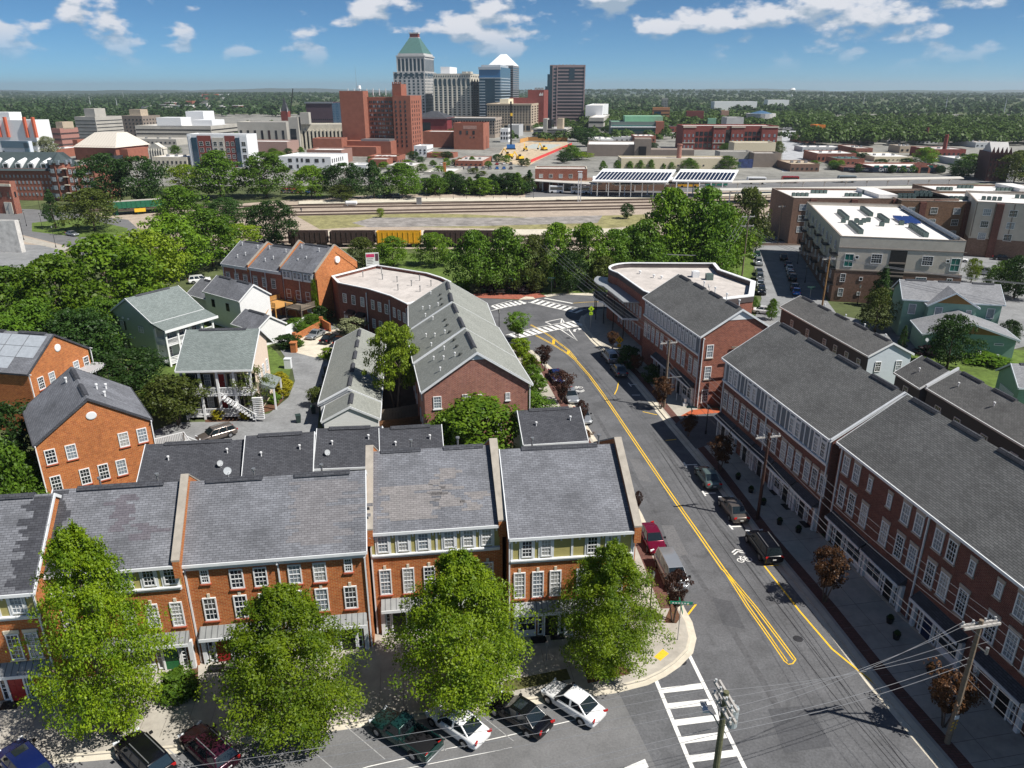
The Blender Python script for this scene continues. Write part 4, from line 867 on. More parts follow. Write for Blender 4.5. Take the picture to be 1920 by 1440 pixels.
panelband(h2, 'W', y2 - 22.7, y2 - .3, 7.55, 9.95, BLUP, [y2 - u for u in (20.94, 19.6, 16.27, 15.09, 11.71, 10.55, 6.99, 5.86, 2.52, 1.3)], ww=.8, wh=1.6, zw=7.7, cuts=[y2 - u for u in (22.3, 18.4, 17.4, 13.6, 12.8, 9.2, 8.2, 4.6, 3.7)])
street_front(h2, [], (21.67, 20.28, 18.83, 17.11, 15.74, 14.23, 12.5, 11.28, 9.83, 7.89, 6.53, 5.07, 3.35, 1.98, .58), 13, y2, 0, 4.1)
for u in (22.5, 11.9, .35): h2.spout('W', y2 - u, .2, 9.8)
for a, c, q in ((18.2, 22.6, 1.5), (13.6, 18, 2.6), (9.2, 13.4, 1.6), (4.8, 9, 2.8), (.6, 4.6, 1.6)): awning(h2, 'W', y2 - c, y2 - a, m=S_dk); shopfront(h2, 'W', y2 - c, y2 - a, BLK, y2 - c + q)
MB().box(-.02, 0.0, 10.12, .2, .28, 10.2).build('gutter_end', TRIM, h2.t)
b = MB(); b.loft([[(0, -.16, 10.2), (0, .06, 10.2), (0, .06, 10.28), (0, -.16, 10.28)], [(6.65, -.16, 14.42), (6.65, .06, 14.42), (6.65, .06, 14.50), (6.65, -.16, 14.50)], [(13.3, -.16, 10.2), (13.3, .06, 10.2), (13.3, .06, 10.28), (13.3, -.16, 10.28)]]); b.build('flashing', TRIM, h2.t)
h3 = House('brick_row_building', 'brick building with sunlit gable end beyond the driveway on the right', 'building', (24.37, 92.16), 12.1)
h3.gable(0, 0, 11.2, 20.2, 10.25, 13.65, 'y', B_rd, S_gr, ov=.35, ovg=.2, tri=(.36, WHT))
y3 = h3.ext[3]
panelband(h3, 'W', .1, y3 - .4, 7.7, 9.95, BLUP, [.9 + 1.22 * i for i in range(15)], ww=.62, wh=1.5, zw=7.85)
street_front(h3, [], (1.2, 2.8, 5, 6.5, 8.3, 10, 12.6, 14.3, 16, 17.6, 19), 11, y3, 0, 4.4)
for a, c in ((1.0, 7.5), (9, 14.5)): awning(h3, 'W', y3 - c, y3 - a, m=S_dk); shopfront(h3, 'W', y3 - c, y3 - a, BLK, y3 - c + 2)
for u, z in ((1.3, 7.2), (1.3, 4.2), (1.2, .9), (4.2, 4.2)): h3.win('S', u, z, .95, 1.8, sill=BL)
h3.spout('W', y3 - .4, .2, 9.9); h3.spout('S', .25, .2, 9.9)
for a in (2.5, 6, 9.5, 13): h3.pipe(a, 6.4, .9, .07, .16)
h3.dish((6.6, 12, 13.7), 60)
# timber pergola and balcony on the gable of h3
b = MB()
for i in range(4): b.bar((4.6, -2.6 + i * .85, 8.5), (9.5, -2.6 + i * .85, 8.5), .12, .22)
b.build('pergola_beam', WODG, h3.t)
MB().box(4.7, -2.3, 5.2, 5.1, -1.9, 8.4).build('balcony_post', TRIM, h3.t)
MB().box(4.6, -2.5, 4.6, 9.5, 0, 4.8).box(4.6, -2.5, .1, 5.6, -.2, 4.6, 1).build('balcony', [TRIM, B_rd], h3.t)
b = MB(); b.box(4.7, -2.45, 5.6, 9.5, -2.4, 5.68); [b.box(4.7 + i * .2, -2.45, 4.8, 4.73 + i * .2, -2.42, 5.6) for i in range(24)]; b.build('balcony_rail', BLK, h3.t)
# R4: rounded corner building with canopy
def arcpts(c, r, a0, a1, n): return [(c[0] + r * math.cos(R(a0 + (a1 - a0) * i / n)), c[1] + r * math.sin(R(a0 + (a1 - a0) * i / n))) for i in range(n + 1)]
t4 = thing('corner_building', 'rounded brick corner building with flat white roof and two tier canopy', 'building', (21.5, 119, 0))
out4 = [(0, 0)] + [(-2.5, 13)] + arcpts((1.3, 16.6), 5.0, 205, 95, 7) + [(17, 21.2), (16.6, 15.8), (20.2, 6.5), (17, -3), (9.6, -6), (2, -4)]
MB().prism(out4, 0, 8.5).build('wall', B_rd, t4)
def ringband(pts, d0, z0, z1, b, m=0):
    n = len(pts); cx_ = sum(p[0] for p in pts) / n; cy_ = sum(p[1] for p in pts) / n
    inn = [(cx_ + (x - cx_) * (1 - d0), cy_ + (y - cy_) * (1 - d0)) for x, y in pts]; ou = [(cx_ + (x - cx_) * 1.006, cy_ + (y - cy_) * 1.006) for x, y in pts]
    for i in range(n):
        j = (i + 1) % n
        b.loft([[(*ou[i], z0), (*inn[i], z0), (*inn[i], z1), (*ou[i], z1)], [(*ou[j], z0), (*inn[j], z0), (*inn[j], z1), (*ou[j], z1)]], m, cap=False)
    return b
pb = ringband(out4, .035, 8.5, 9.35, MB()); wl = pb.build('parapet', mat('parapet_dark', (.09, .075, .075), var=.15), t4); ringband(out4, .045, 9.353, 9.5, MB()).build('coping', WHT, wl)
MB().prism(out4, 8.502, 8.55).build('roof_membrane', MEMG, t4)
can = [(0, 1.5), (-2.3, 12.8)] + arcpts((1.3, 16.6), 5.1, 205, 150, 4); canO = [(-2.9, 2.0), (-5.0, 12.6)] + arcpts((1.3, 16.6), 7.6, 205, 150, 4)
for z, nm in ((6.9, 'canopy_roof'), (4.0, 'balcony_deck')): MB().prism(canO + can[::-1], z, z + .22).build(nm, [mat('canopy_metal', (.42, .44, .46), var=.12, rough=.45, metal=.4), mat('canopy_deck', (.10, .105, .12), var=.2)][z < 5], t4)
b = MB()
for i in range(len(canO) - 1): b.bar((*canO[i], 4.12), (*canO[i + 1], 4.12), .12, .32)
b.bar((*canO[0], 4.12), (*can[0], 4.12), .12, .32); b.build('balcony_fascia', TRIM, t4)
b = MB()
for i in range(len(canO) - 1):
    for z in (5.15, 4.7, 4.4): b.bar((*canO[i], z), (*canO[i + 1], z), .05, .05)
b.build('balcony_rail', BLK, t4)
for q in (canO[0], ((canO[0][0] + canO[1][0]) / 2, (canO[0][1] + canO[1][1]) / 2), canO[1], canO[3], canO[5]): MB().cyl(q[0] + .25, q[1], .12, 6.9, .09).build('canopy_post', BLK, t4)
for i in range(8):
    for z in (.9, 4.7):
        u = .8 + i * 1.5; k = u / 13.2; window(t4, (-2.5 * k, 13 * k, z), R(-90 + 11), .8, 1.9 if z > 2 else 2.2, sill=None)
for i, (x, y) in enumerate(((2, 16), (4, 13), (5.2, 12), (6.4, 8.5), (7.4, 7.6))): MB().cyl(x, y, 8.5, 9.0, .12, n=8).cyl(x, y, 9.0, 9.15, .25, n=8).build('roof_vent', WHT, t4)
for x, y in ((11, 13), (13, 11)): MB().box(x, y, 8.5, x + 1.2, y + 1.2, 9.6).cyl(x + .6, y + .6, 9.6, 9.68, .45, n=12).build('air_unit', HVAC if x > 12 else WHT, t4)

# ================================================================== CENTRAL SAGE ROOFED ROW
ML = [((-10.4, 78.92), 11.5, 13.1, 9.3, 7.9, 12.3, 'nearest unit of the sage roofed brick row with gable end to the camera'), ((-12.38, 88.15), 11.0, 13.2, 13.4, 7.95, 12.1, 'middle unit of the sage roofed brick row'), ((-14.7, 101.5), 7.6, 12.6, 13.9, 8.0, 11.95, 'farthest unit of the sage roofed brick row by the plaza')]
for i, (o, a, wd, l, he, hr, lab) in enumerate(ML):
    h = House('brick_rowhouse', lab, 'house', o, a, 'sage roofed row'); dz = (2 - i) * .0
    h.gable(0, 0, wd, l, he, hr, 'y', B_pk, S_sg, ov=.4, ovg=.25 if i == 0 else .05, tri=(.17, WHT) if i == 0 else None)
    for aa, bb in ((2, 2.5), (4.5, 3.2), (6.5, 2.2), (3.2, 4.4), (l - 2, 3.6)): h.pipe(aa, bb, .35)
    for aa in (2.5, 5.5, 8): 
        if aa < l: x, y, z = h.roofpt(aa, 5.0); MB().cyl(0, 0, -.1, .18, .28, .2, n=10).build('roof_vent', mat('vent_dark', (.06, .065, .06), rough=.6), h.t, loc=(x, y, z))
    if i: b = MB(); b.loft([[(0, -.2, he + .02), (0, .1, he + .02), (0, .1, he + .25), (0, -.2, he + .25)], [(wd / 2, -.2, hr + .03), (wd / 2, .1, hr + .03), (wd / 2, .1, hr + .28), (wd / 2, -.2, hr + .28)]]); b.build('flashing', TRIM, h.t)
    if i == 0:
        for u, ww, hh in ((1.46, .95, 1.55), (4.84, .95, 1.55), (6.46, .55, 1.0), (9.75, .55, .95)): h.win('S', u, 5.6 if hh > 1.2 else 6.0, ww, hh, sill=WHT)
        for u in (2, 5, 8.5): h.win('S', u, 2.0, .95, 1.6, sill=WHT)
        h.spout('S', 12.4, .2, 7.6)
    for u in range(2, int(l) - 1, 3): h.win('E', u, 5.3, .9, 1.6); h.win('W', u, 5.3, .9, 1.6); h.win('W', u, 1.2, .9, 1.7)
# sage roofed garage range
h = House('garage_range', 'long low sage roofed garage range with white gable beside the courtyard drive', 'garage', (-23.8, 81.6), 7.6)
h.gable(0, 5.0, 7.9, 30.8, 3.1, 5.1, 'y', SIDW, S_sg, ov=.3, ovg=.1)
h.gable(.9, 0, 7.9, 5.0, 2.95, 4.75, 'y', SIDW, S_sg, ov=.3, ovg=.1)
b = MB(); b.loft([[(0, 4.8, 3.12), (0, 5.2, 3.12), (0, 5.2, 3.3), (0, 4.8, 3.3)], [(3.95, 4.8, 5.12), (3.95, 5.2, 5.12), (3.95, 5.2, 5.3), (3.95, 4.8, 5.3)]]); b.build('flashing', TRIM, h.t)
h.faces(.4, 5.1, 7.5, 30.6)
for i in range(6): h.part('garage_door', 'W', lambda b, i=i: b.box(1.2 + i * 4.1, -.06, 0, 4.3 + i * 4.1, 0, 2.3), TRIM)
# board fence of the yard
def fence(label, pts, hgt, m, pw=.16, gap=.03, name='board_fence'):
    a = Vector((*pts[0], 0)); t = thing(name, label, 'fence', a); k = None
    msh = MB().box(0, -.02, 0, pw, .02, hgt).mesh('board', m)
    for i in range(len(pts) - 1):
        p = Vector((*pts[i], 0)); q = Vector((*pts[i + 1], 0)); d = q - p; n = int(d.length / (pw + gap)); an = math.atan2(d.y, d.x)
        for j in range(n): inst('board', msh, t, p + d * (j / n) - a + Vector((0, .03 * (j % 2), 0)), (0, 0, an))
        MB().bar(p - a + Vector((0, 0, hgt * .3)), q - a + Vector((0, 0, hgt * .3)), .05, .1).bar(p - a + Vector((0, 0, hgt * .75)), q - a + Vector((0, 0, hgt * .75)), .05, .1).build('rail', m, t)
    return t
A_, B_ = at(702, 795), at(790, 780)
fence('weathered board fence across the shaded yard behind the front row', [(A_.x, A_.y), (B_.x, B_.y)], 1.8, WODG)
A_, B_ = at(700, 812), at(800, 798); fence('second brown board fence just behind the dark garage roofs', [(A_.x, A_.y), (B_.x, B_.y)], 1.5, mat('wood_brown', (.2, .1, .05), var=.3, scale=4))

# ================================================================== LEFT HOUSES
hg = House('brick_house', 'orange brick gabled house with round vent and white rear deck left of the garages', 'house', (-46.3, 65.0), 36.1)
hg.gable(0, 0, 10.7, 11.1, 7.97, 11.66, 'y', B_or, S_sl, ov=.12, ovg=.1, trim=S_dk)
for u in (1.06, 2.85, 7.63, 9.4): hg.win('S', u, 5.6, .95, 1.6, sill=SILLB)
for u in (.97, 3.55, 5.24, 6.91): hg.win('S', u, 2.55, .95, 1.75, sill=SILLB)
hg.part('round_vent', 'S', lambda b: b.loft([[(5.24 + r * math.cos(i * math.pi / 10), y, 9.75 + .85 * r * math.sin(i * math.pi / 10)) for i in range(20)] for r, y in ((.48, 0), (.48, -.08), (.38, -.1))]), WHT)
hg.spout('S', .0, 0, 7.8, WHT); hg.spout('S', 10.45, 0, 7.8, WHT)
for a, bb in ((8, 4.4), (5, 6.8), (3, 7.2), (6.5, 7.8)): hg.pipe(a, bb, .45, .09, .15)
b = MB(); b.box(10.6, 1, 3.0, 14.2, 3.6, 3.15)
for x in (10.7, 14.1): [b.box(x - .06, y - .06, 0, x + .06, y + .06, 4.2) for y in (1.1, 3.5)]
b.build('rear_deck', WODG, hg.t)
b = MB()
for y in (1.05, 3.55): b.box(10.6, y - .03, 4.15, 14.2, y + .03, 4.22); [b.box(10.7 + .18 * i, y - .02, 3.15, 10.74 + .18 * i, y + .02, 4.15) for i in range(20)]
b.box(14.1, 1.05, 4.15, 14.16, 3.55, 4.22); [b.box(14.1, 1.1 + .18 * i, 3.15, 14.14, 1.14 + .18 * i, 4.15) for i in range(14)]
b.bar((14.2, 1.1, 4.1), (18, 1.1, 1.1), .06, .08); b.bar((14.2, 2.3, 4.1), (18, 2.3, 1.1), .06, .08)
for i in range(12): b.box(14.2 + .31 * i, 1.08, 3.0 - .25 * i, 14.24 + .31 * i, 1.12, 4.1 - .25 * i); b.box(14.2 + .31 * i, 1.1, 2.85 - .25 * i, 14.5 + .31 * i, 2.3, 2.95 - .25 * i)
b.build('deck_rail', WHT, hg.t)
h = House('brick_house', 'orange brick house with tarpaulin patched roof at the left edge', 'house', (-58.6, 84.4), 78.6)
h.gable(0, 0, 10.4, 24, 8.0, 11.5, 'y', B_or, S_sl, ov=.12, ovg=.1, trim=S_dk)
for u in (1.6, 3.4, 7.6, 9.4): h.win('S', u, 5.4, .95, 1.6, sill=SILLB)
for u in (1.5, 3.3, 5.2): h.win('S', u, 2.4, .95, 1.7, sill=SILLB)
for u in (2, 5, 8, 11, 14): h.win('W', u, 5.4, .9, 1.6, sill=SILLB); h.win('W', u, 2.2, .9, 1.7, sill=SILLB)
h.part('round_vent', 'S', lambda b: b.loft([[(5.3 + r * math.cos(i * math.pi / 10), y, 9.6 + r * math.sin(i * math.pi / 10)) for i in range(20)] for r, y in ((.48, 0), (.48, -.08), (.38, -.1))]), WHT)
h.spout('S', .1, 0, 7.8, WHT); h.spout('S', 10.5, 0, 7.8, WHT)
for i in range(3):
    for j in range(3):
        p0 = h.roofpt(.6 + i * 2.6, .5 + j * 1.45); p1 = h.roofpt(3.1 + i * 2.6, .5 + j * 1.45); p2 = h.roofpt(3.1 + i * 2.6, 1.9 + j * 1.45); p3 = h.roofpt(.6 + i * 2.6, 1.9 + j * 1.45)
        if (i, j) != (0, 0): MB().poly([(x, y, z + .05) for x, y, z in (p0, p1, p2, p3)]).build('tarpaulin', mat('tarp_grey', (.36, .39, .43), var=.12, scale=2, rough=.5), h.t)
b = MB(); [b.box(5.2 + i * .3, -2.2, 5.6, 5.32 + i * .3, .2, 5.8) for i in range(19)]; b.box(5, -2.0, 5.4, 11, -1.85, 5.6); b.box(5, -.5, 5.4, 11, -.35, 5.6); b.build('pergola', WHT, h.t)
MB().box(10.6, -2.1, 2, 10.9, -1.8, 5.4).build('pergola_post', WHT, h.t)
# sage green house with porches
h = House('porch_house', 'pale green sided house with two storey white porch among the trees', 'house', (-65.0, 115.6), -30.4)
h.gable(0, 0, 11.4, 9.5, 6.7, 9.9, 'y', SIDG, S_gn, ov=.25, ovg=.25, trim=WHT)
h.win('S', 3.0, 4.4, .9, 1.5); h.win('S', 7.4, 4.6, .6, 1.0, cols=2); h.win('S', 8.05, 4.6, .6, 1.0, cols=2); h.win('S', 3.0, 1.2, .9, 1.5); h.win('S', 7.4, 1.4, .6, 1.0); h.win('S', 8.05, 1.4, .6, 1.0); h.win('S', .9, 4.4, .9, 1.5); h.win('S', .9, 1.2, .9, 1.5)
for u in (3.0, .9):
    for z in (4.4, 1.2): [h.part('shutter', 'S', lambda b, u=u, z=z, d=d: b.box(u + d, -.06, z, u + d + .45, 0, z + 1.5), mat('shutter_dark', (.04, .05, .04), rough=.6)) for d in (-.95, .5)]
for u in (2.2, 3.6, 5.0): h.part('wall_lamp', 'S', lambda b, u=u: (b.box(u - .1, -.25, 6.3, u + .1, 0, 6.6), b.box(u - .1, -.25, 3.3, u + .1, 0, 3.6)), WHT)
def porch(h, x0, y0, x1, y1, zs, top, posts, rail_sides, m=None):
    m = m or WHT; b = MB()
    for z in zs: b.box(x0, y0, z - .15, x1, y1, z)
    b.build('porch_floor', m, h.t)
    for (x, y) in posts: MB().box(x - .14, y - .14, 0, x + .14, y + .14, top).build('porch_post', m, h.t)
    for z in zs:
        b = MB()
        for (ax, ay, bx, by) in rail_sides:
            b.bar((ax, ay, z + .95), (bx, by, z + .95), .1, .1); b.bar((ax, ay, z + .12), (bx, by, z + .12), .08, .08)
            n = int(max(abs(bx - ax), abs(by - ay)) / .19)
            for i in range(1, n): x = ax + (bx - ax) * i / n; y = ay + (by - ay) * i / n; b.box(x - .03, y - .03, z + .12, x + .03, y + .03, z + .93)
        b.build('porch_rail', m, h.t)
px0, px1 = 11.1, 13.9
rb = MB(); rb.loft([[(11.0, -.1, 6.5), (11.0, 9.6, 6.5), (11.0, 9.6, 6.8), (11.0, -.1, 6.8)], [(14.4, -.1, 5.75), (14.4, 9.6, 5.75), (14.4, 9.6, 5.95), (14.4, -.1, 5.95)]]); rb.build('porch_roof', S_gn, h.t)
MB().box(14.4, -.15, 5.6, 14.5, 9.65, 6.0).build('porch_fascia', WHT, h.t)
porch(h, px0, .2, px1, 9.0, (.5, 3.4), 5.8, [(13.8, .3), (13.8, 2.4), (13.8, 4.6), (13.8, 6.8), (13.8, 8.9), (11.3, .3)], [(11.2, .3, 13.8, .3), (13.8, .3, 13.8, 8.9)])
for u in (2, 4.5, 7): h.win('E', u, 3.6, 1.0, 1.9, g=GLS); h.win('E', u, .7, 1.0, 1.9, g=GLS)
# cream porch house
h = House('porch_house', 'cream house with double white balustraded porches and pale roof by the drive', 'house', (-42.6, 88.4), 3.4)
h.gable(0, 0, 9.5, 11.6, 6.9, 10.6, 'x', SIDP, S_gn, ov=2.3, ovg=.3, trim=WHT)
MB().box(.35, 2.25, .4, 9.2, 2.29, 6.9).build('front_wall', CRM, h.t)
for x in (1.2, 3.0, 6.4, 8.3):
    for z in (.9, 3.9): window(h.t, (x, 2.25, z), 0, .85, 1.7); [MB().box(x + d, 2.19, z, x + d + .39, 2.245, z + 1.7).build('shutter', BLK, h.t) for d in (-.85, .46)]
door(h.t, (4.7, 2.25, .5), 0, 1, 2.1, REDB); door(h.t, (4.7, 2.25, 3.5), 0, 1, 2.1, REDB)
porch(h, .3, .3, 9.2, 2.25, (.5, 3.4), 6.6, [(.5, .4), (2.7, .4), (4.9, .4), (7.0, .4), (9.1, .4)], [(.4, .4, 9.2, .4), (.4, .4, .4, 2.2)])
for y in (4, 6, 8): window(h.t, (9.22, y, 3.9), R(90), .85, 1.6); window(h.t, (9.22, y, .9), R(90), .85, 1.6)
b = MB()
for i in range(12): b.box(9.5 - .2 + i * .02, -.9, 3.3 - i * .26, 10.6, -.6, 3.38 - i * .26); b.box(5.5 + i * .33, -.95, 3.2 - i * .26, 5.85 + i * .33, .25, 3.28 - i * .26)
b.bar((5.4, -.95, 4.3), (9.6, -.95, 1.1), .07, .07); [b.box(5.5 + i * .33, -.97, 3.2 - i * .26, 5.54 + i * .33, -.93, 4.2 - i * .26) for i in range(13)]; b.build('porch_stair', WHT, h.t)
MB().loft([[(9.3, 3.0, 3.0), (9.3, 7.0, 3.0), (9.3, 7.0, 3.9), (9.3, 3.0, 3.9)], [(11.2, 3.0, 3.0), (11.2, 7.0, 3.0), (11.2, 7.0, 3.15), (11.2, 3.0, 3.15)]]).build('side_porch_roof', S_gn, h.t)
for y in (3.1, 6.9): MB().box(11, y - .1, 0, 11.2, y + .1, 3.0).build('porch_post', WHT, h.t)
# white carriage houses
h = House('carriage_house', 'tall white carriage house with slate roof behind the round topiary', 'house', (-56.3, 132.5), -37.6)
h.gable(0, 0, 11.3, 6.6, 5.9, 8.3, 'x', SIDW, S_sl, ov=.25, ovg=.2, trim=WHT)
for u in (2.5, 7): h.win('S', u, 3.4, .9, 1.4, g=GLS, fr=BLK)
h = House('carriage_house', 'low white garage with slate gable roof in front of the timber deck', 'garage', (-47.8, 121.8), -37.6)
h.gable(0, 0, 7.0, 6.2, 3.0, 5.0, 'x', SIDW, S_sl, ov=.25, ovg=.2, trim=WHT)
h = House('carriage_house', 'slate roofed white outbuilding half hidden beyond the green house', 'house', (-62.5, 139.5), -37.6)
h.gable(0, 0, 8.5, 7, 3.6, 6.0, 'x', SIDW, S_sl, ov=.25, ovg=.2, trim=WHT)
# brick row at the back
KL_ = [((-57.0, 144.5), 7.4, 8.4, 12.0, 'western unit of the slate roofed brick terrace by the railway'), ((-50.5, 140.9), 8.5, 8.5, 11.9, 'middle unit of the slate roofed brick terrace by the railway'), ((-43.2, 137.2), 8.8, 9.0, 12.9, 'end unit of the brick terrace with orange gable, ivy and dormers')]
for i, (o, l, he, hr, lab) in enumerate(KL_):
    h = House('terrace_house', lab, 'house', o, -29.5, 'brick terrace by the railway')
    h.gable(0, 0, l, 11.2, he, hr, 'x', B_rd if i < 2 else B_or, S_sl, ov=.25, ovg=.02)
    h.part('cornice', 'S', lambda b, l=l, he=he: b.box(0, -.15, he - .6, l, 0, he - .15), TRIM)
    for u in (1.4, 3.8, 6.2): h.win('S', u, 5.0 if i < 2 else 3.6, 1.1, 1.7, lint=BL, g=GLS); h.win('S', u, 1.4, 1.1, 1.8, lint=BL)
    h.spout('S', .3, 0, he - .4); h.spout('S', l / 2, 0, he - .4)
    for a, bb in ((1.5, 4.6), (4.5, 2.5), (6, 4.4), (3, 1.8)): h.pipe(a, bb, .5)
    if i: parapet(h, .0, 0, 11.2, he, hr, .45)
    if i == 2:
        parapet(h, 8.7, 0, 11.2, he - .1, hr, .45)
        MB().box(.3, .18, 3, 8.3, .245, 8.6).build('brick_front', B_rd, h.t)
        for k in range(3):
            MB().loft([[(.7 + k * 2.6, -.25, 7.3), (3.0 + k * 2.6, -.25, 7.3), (3.0 + k * 2.6, 3, 7.3), (.7 + k * 2.6, 3, 7.3)], [(.7 + k * 2.6, -.25, 9.0), (3.0 + k * 2.6, -.25, 9.0), (3.0 + k * 2.6, 2, 9.0), (.7 + k * 2.6, 2, 9.0)]]).build('dormer', TRIM, h.t)
            MB().loft([[(.5 + k * 2.6, -.5, 9.0), (3.2 + k * 2.6, -.5, 9.0), (3.2 + k * 2.6, 2.6, 10.9), (.5 + k * 2.6, 2.6, 10.9)], [(.5 + k * 2.6, -.5, 9.15), (3.2 + k * 2.6, -.5, 9.15), (3.2 + k * 2.6, 2.6, 11.05), (.5 + k * 2.6, 2.6, 11.05)]]).build('dormer_roof', S_sl, h.t)
            for q in range(2): window(h.t, (1.35 + q * 1.0 + k * 2.6, -.25, 7.6), 0, .8, 1.2, g=GLS)
        h.part('round_vent', 'E', lambda b: b.loft([[(5.6 + r * math.cos(i * math.pi / 10), y, 10.6 + r * math.sin(i * math.pi / 10)) for i in range(20)] for r, y in ((.62, 0), (.62, -.3), (.5, -.33))]), WHT)
        # decks
        hx = h
b = MB(); b.box(0, -5.5, 3.0, 4.2, -.2, 3.2)
for x, y in ((.1, -5.4), (4.1, -5.4), (.1, -.4), (4.1, -.4)): b.box(x - .08, y - .08, 0, x + .08, y + .08, 4.2)
for i in range(6): b.box(0, -5.45, 3.35 + i * .15, 4.2, -5.4, 3.43 + i * .15); b.box(0, -5.4, 3.35 + i * .15, .05, -.3, 3.43 + i * .15)
for i in range(11): b.box(1.0 + .0, -5.8 - i * .28, 2.85 - i * .27, 3.4, -5.5 - i * .28, 2.93 - i * .27)
b.bar((1.0, -5.5, 4.0), (1.0, -8.6, 1.0), .08, .12); b.bar((3.4, -5.5, 4.0), (3.4, -8.6, 1.0), .08, .12); b.bar((1.0, -5.5, 3.0), (1.0, -8.6, 0), .08, .2); b.bar((3.4, -5.5, 3.0), (3.4, -8.6, 0), .08, .2)
d1 = b.build('timber_deck', WODK, None, loc=(hx.t.location.x - .6, hx.t.location.y + .4, 0), rot=(0, 0, R(-29.5))); tag(d1, 'new orange timber deck with stairs behind the brick terrace', 'deck')
b = MB(); b.box(0, -4, 3.0, 4, -.2, 3.2)
for x, y in ((.1, -3.9), (3.9, -3.9)): b.box(x - .08, y - .08, 0, x + .08, y + .08, 4.1)
for i in range(5): b.box(0, -3.95, 3.35 + i * .16, 4, -3.9, 3.43 + i * .16); b.box(3.95, -3.9, 3.35 + i * .16, 4, -.3, 3.43 + i * .16)
b.bar((.1, -3.9, 2.2), (1, -3.9, 3.0), .08, .1); b.bar((3.9, -3.9, 2.2), (3, -3.9, 3.0), .08, .1)
q = Matrix.Rotation(R(-29.5), 4, 'Z') @ Vector((4.4, 0, 0)); d2 = b.build('timber_deck', WODG, None, loc=(hx.t.location.x + q.x, hx.t.location.y + q.y, 0), rot=(0, 0, R(-29.5))); tag(d2, 'old grey timber deck under the green door awning', 'deck')
q = Matrix.Rotation(R(-29.5), 4, 'Z') @ Vector((8.2, -.1, 0)); shrub((hx.t.location.x + q.x, hx.t.location.y + q.y), 1.1, 8.2, 'shrubb', 'column of ivy climbing the corner of the orange gable', cat='ivy', name='climbing_ivy', d=.9)
# curved flat roofed brick building
tc_ = thing('curved_building', 'curved dark brick building with flat pale roof and small rear windows', 'building', (-24, 130, 0))
oc = [(-7.2, 1.2), (-9.5, 6.3), (-2.9, 15.8), (2.5, 12.5), (8, 8.9), (11.2, 5.1), (13, 2), (13, -7), (7.1, -13.2), (3.6, -8), (-1.1, -3.2)]
MB().prism(oc, 0, 7.2).build('wall', B_dk, tc_); wl = ringband(oc, .03, 7.2, 7.75, MB()).build('parapet', B_dk, tc_); ringband(oc, .04, 7.753, 7.9, MB()).build('coping', WHT, wl); MB().prism(oc, 7.202, 7.26).build('roof_membrane', MEMG, tc_)
segs = [((7.1, -13.2), (3.6, -8)), ((3.6, -8), (-1.1, -3.2)), ((-1.1, -3.2), (-7.2, 1.2))]
for (a, c) in segs:
    a = Vector((*a, 0)); c = Vector((*c, 0)); d = c - a; an = math.atan2(-d.y, -d.x)
    for f in (.2, .5, .8):
        p = a + d * f; n = Vector((d.y, -d.x, 0)).normalized() * -.0
        for z in (4.4, 1.0): window(tc_, (p.x, p.y, z), an, .95, 1.7, sill=None)
    p = a + d * .05; MB().box(-.06, -.14, .3, .06, -.02, 7.1).build('downspout', TRIM, tc_, loc=(p.x, p.y, 0), rot=(0, 0, an))
for x, y in ((-4, 8), (0, 6), (3, 4), (6, 1), (8, -3), (4, -2), (7, 5), (-1, 11), (9.5, 1)): MB().cyl(x, y, 7.2, 8.2, .09, n=6).cyl(x, y, 8.2, 8.35, .16, n=6).build('roof_vent', mat('vent_grey', (.28, .28, .28), rough=.6), tc_)
for f in (.25, .6): p = Vector((-1.1, -3.2, 0)).lerp(Vector((-7.2, 1.2, 0)), f); MB().loft([[(-.9, 0, 2.6), (.9, 0, 2.6), (.9, 0, 3.3), (-.9, 0, 3.3)], [(-.9, -1.1, 2.6), (.9, -1.1, 2.6), (.9, -1.1, 2.7), (-.9, -1.1, 2.7)]]).build('awning', BLK, tc_, loc=(p.x, p.y, 0), rot=(0, 0, R(-36)))

# ================================================================== RIGHT BACK: grey ranges, teal houses
h = House('grey_range', 'long grey roofed two storey range with pale blue gable end', 'house', (48.8, 96.6), 8.4)
h.gable(0, 0, 6.9, 25.4, 6.05, 7.85, 'y', SIDD, S_gr, ov=.25, ovg=.2, trim=WHT)
MB().poly([(.25, .185, 0), (6.65, .185, 0), (6.65, .185, 5.9), (3.45, .185, 7.6), (.25, .185, 5.9)]).build('gable_wall', SIDL, h.t)
for u in (1.6, 4.7): h.win('S', u, 3.6, .9, 1.5, out=.02)
for u in (4, 9, 14, 17, 20, 23): h.win('W', u, 3.3, .9, 1.6, g=GLS)
for a in (3, 8, 13, 19): h.pipe(a, 4.2, .5)
h = House('grey_range', 'short grey roofed range unit with white edge trim', 'house', (50.0, 85.1), 4.6)
h.gable(0, 0, 6.7, 5.6, 5.9, 8.1, 'y', SIDD, S_gr, ov=.25, ovg=.1, trim=WHT); h.win('W', 2.6, 3.2, 1.0, 1.8, g=GLS); h.pipe(3, 1.6, .35)
h = House('grey_range', 'grey roofed range running off the right edge beyond the brick row', 'house', (53.3, 58.0), 6.0)
h.gable(0, 0, 7.4, 26.8, 6.2, 8.4, 'y', SIDD, S_gr, ov=.25, ovg=.1, trim=WHT)
for u in (2.5, 6, 10.5, 15, 20, 24): h.win('W', u, 3.0, 1.1, 1.8, g=GLS)
for a in (4, 11, 18, 24): h.pipe(a, 2, .35)
b = MB(); b.loft([[(0, 26.6, 6.2), (0, 26.9, 6.2), (0, 26.9, 6.5), (0, 26.6, 6.5)], [(3.7, 26.6, 8.4), (3.7, 26.9, 8.4), (3.7, 26.9, 8.7), (3.7, 26.6, 8.7)]]); b.build('flashing', TRIM, h.t)
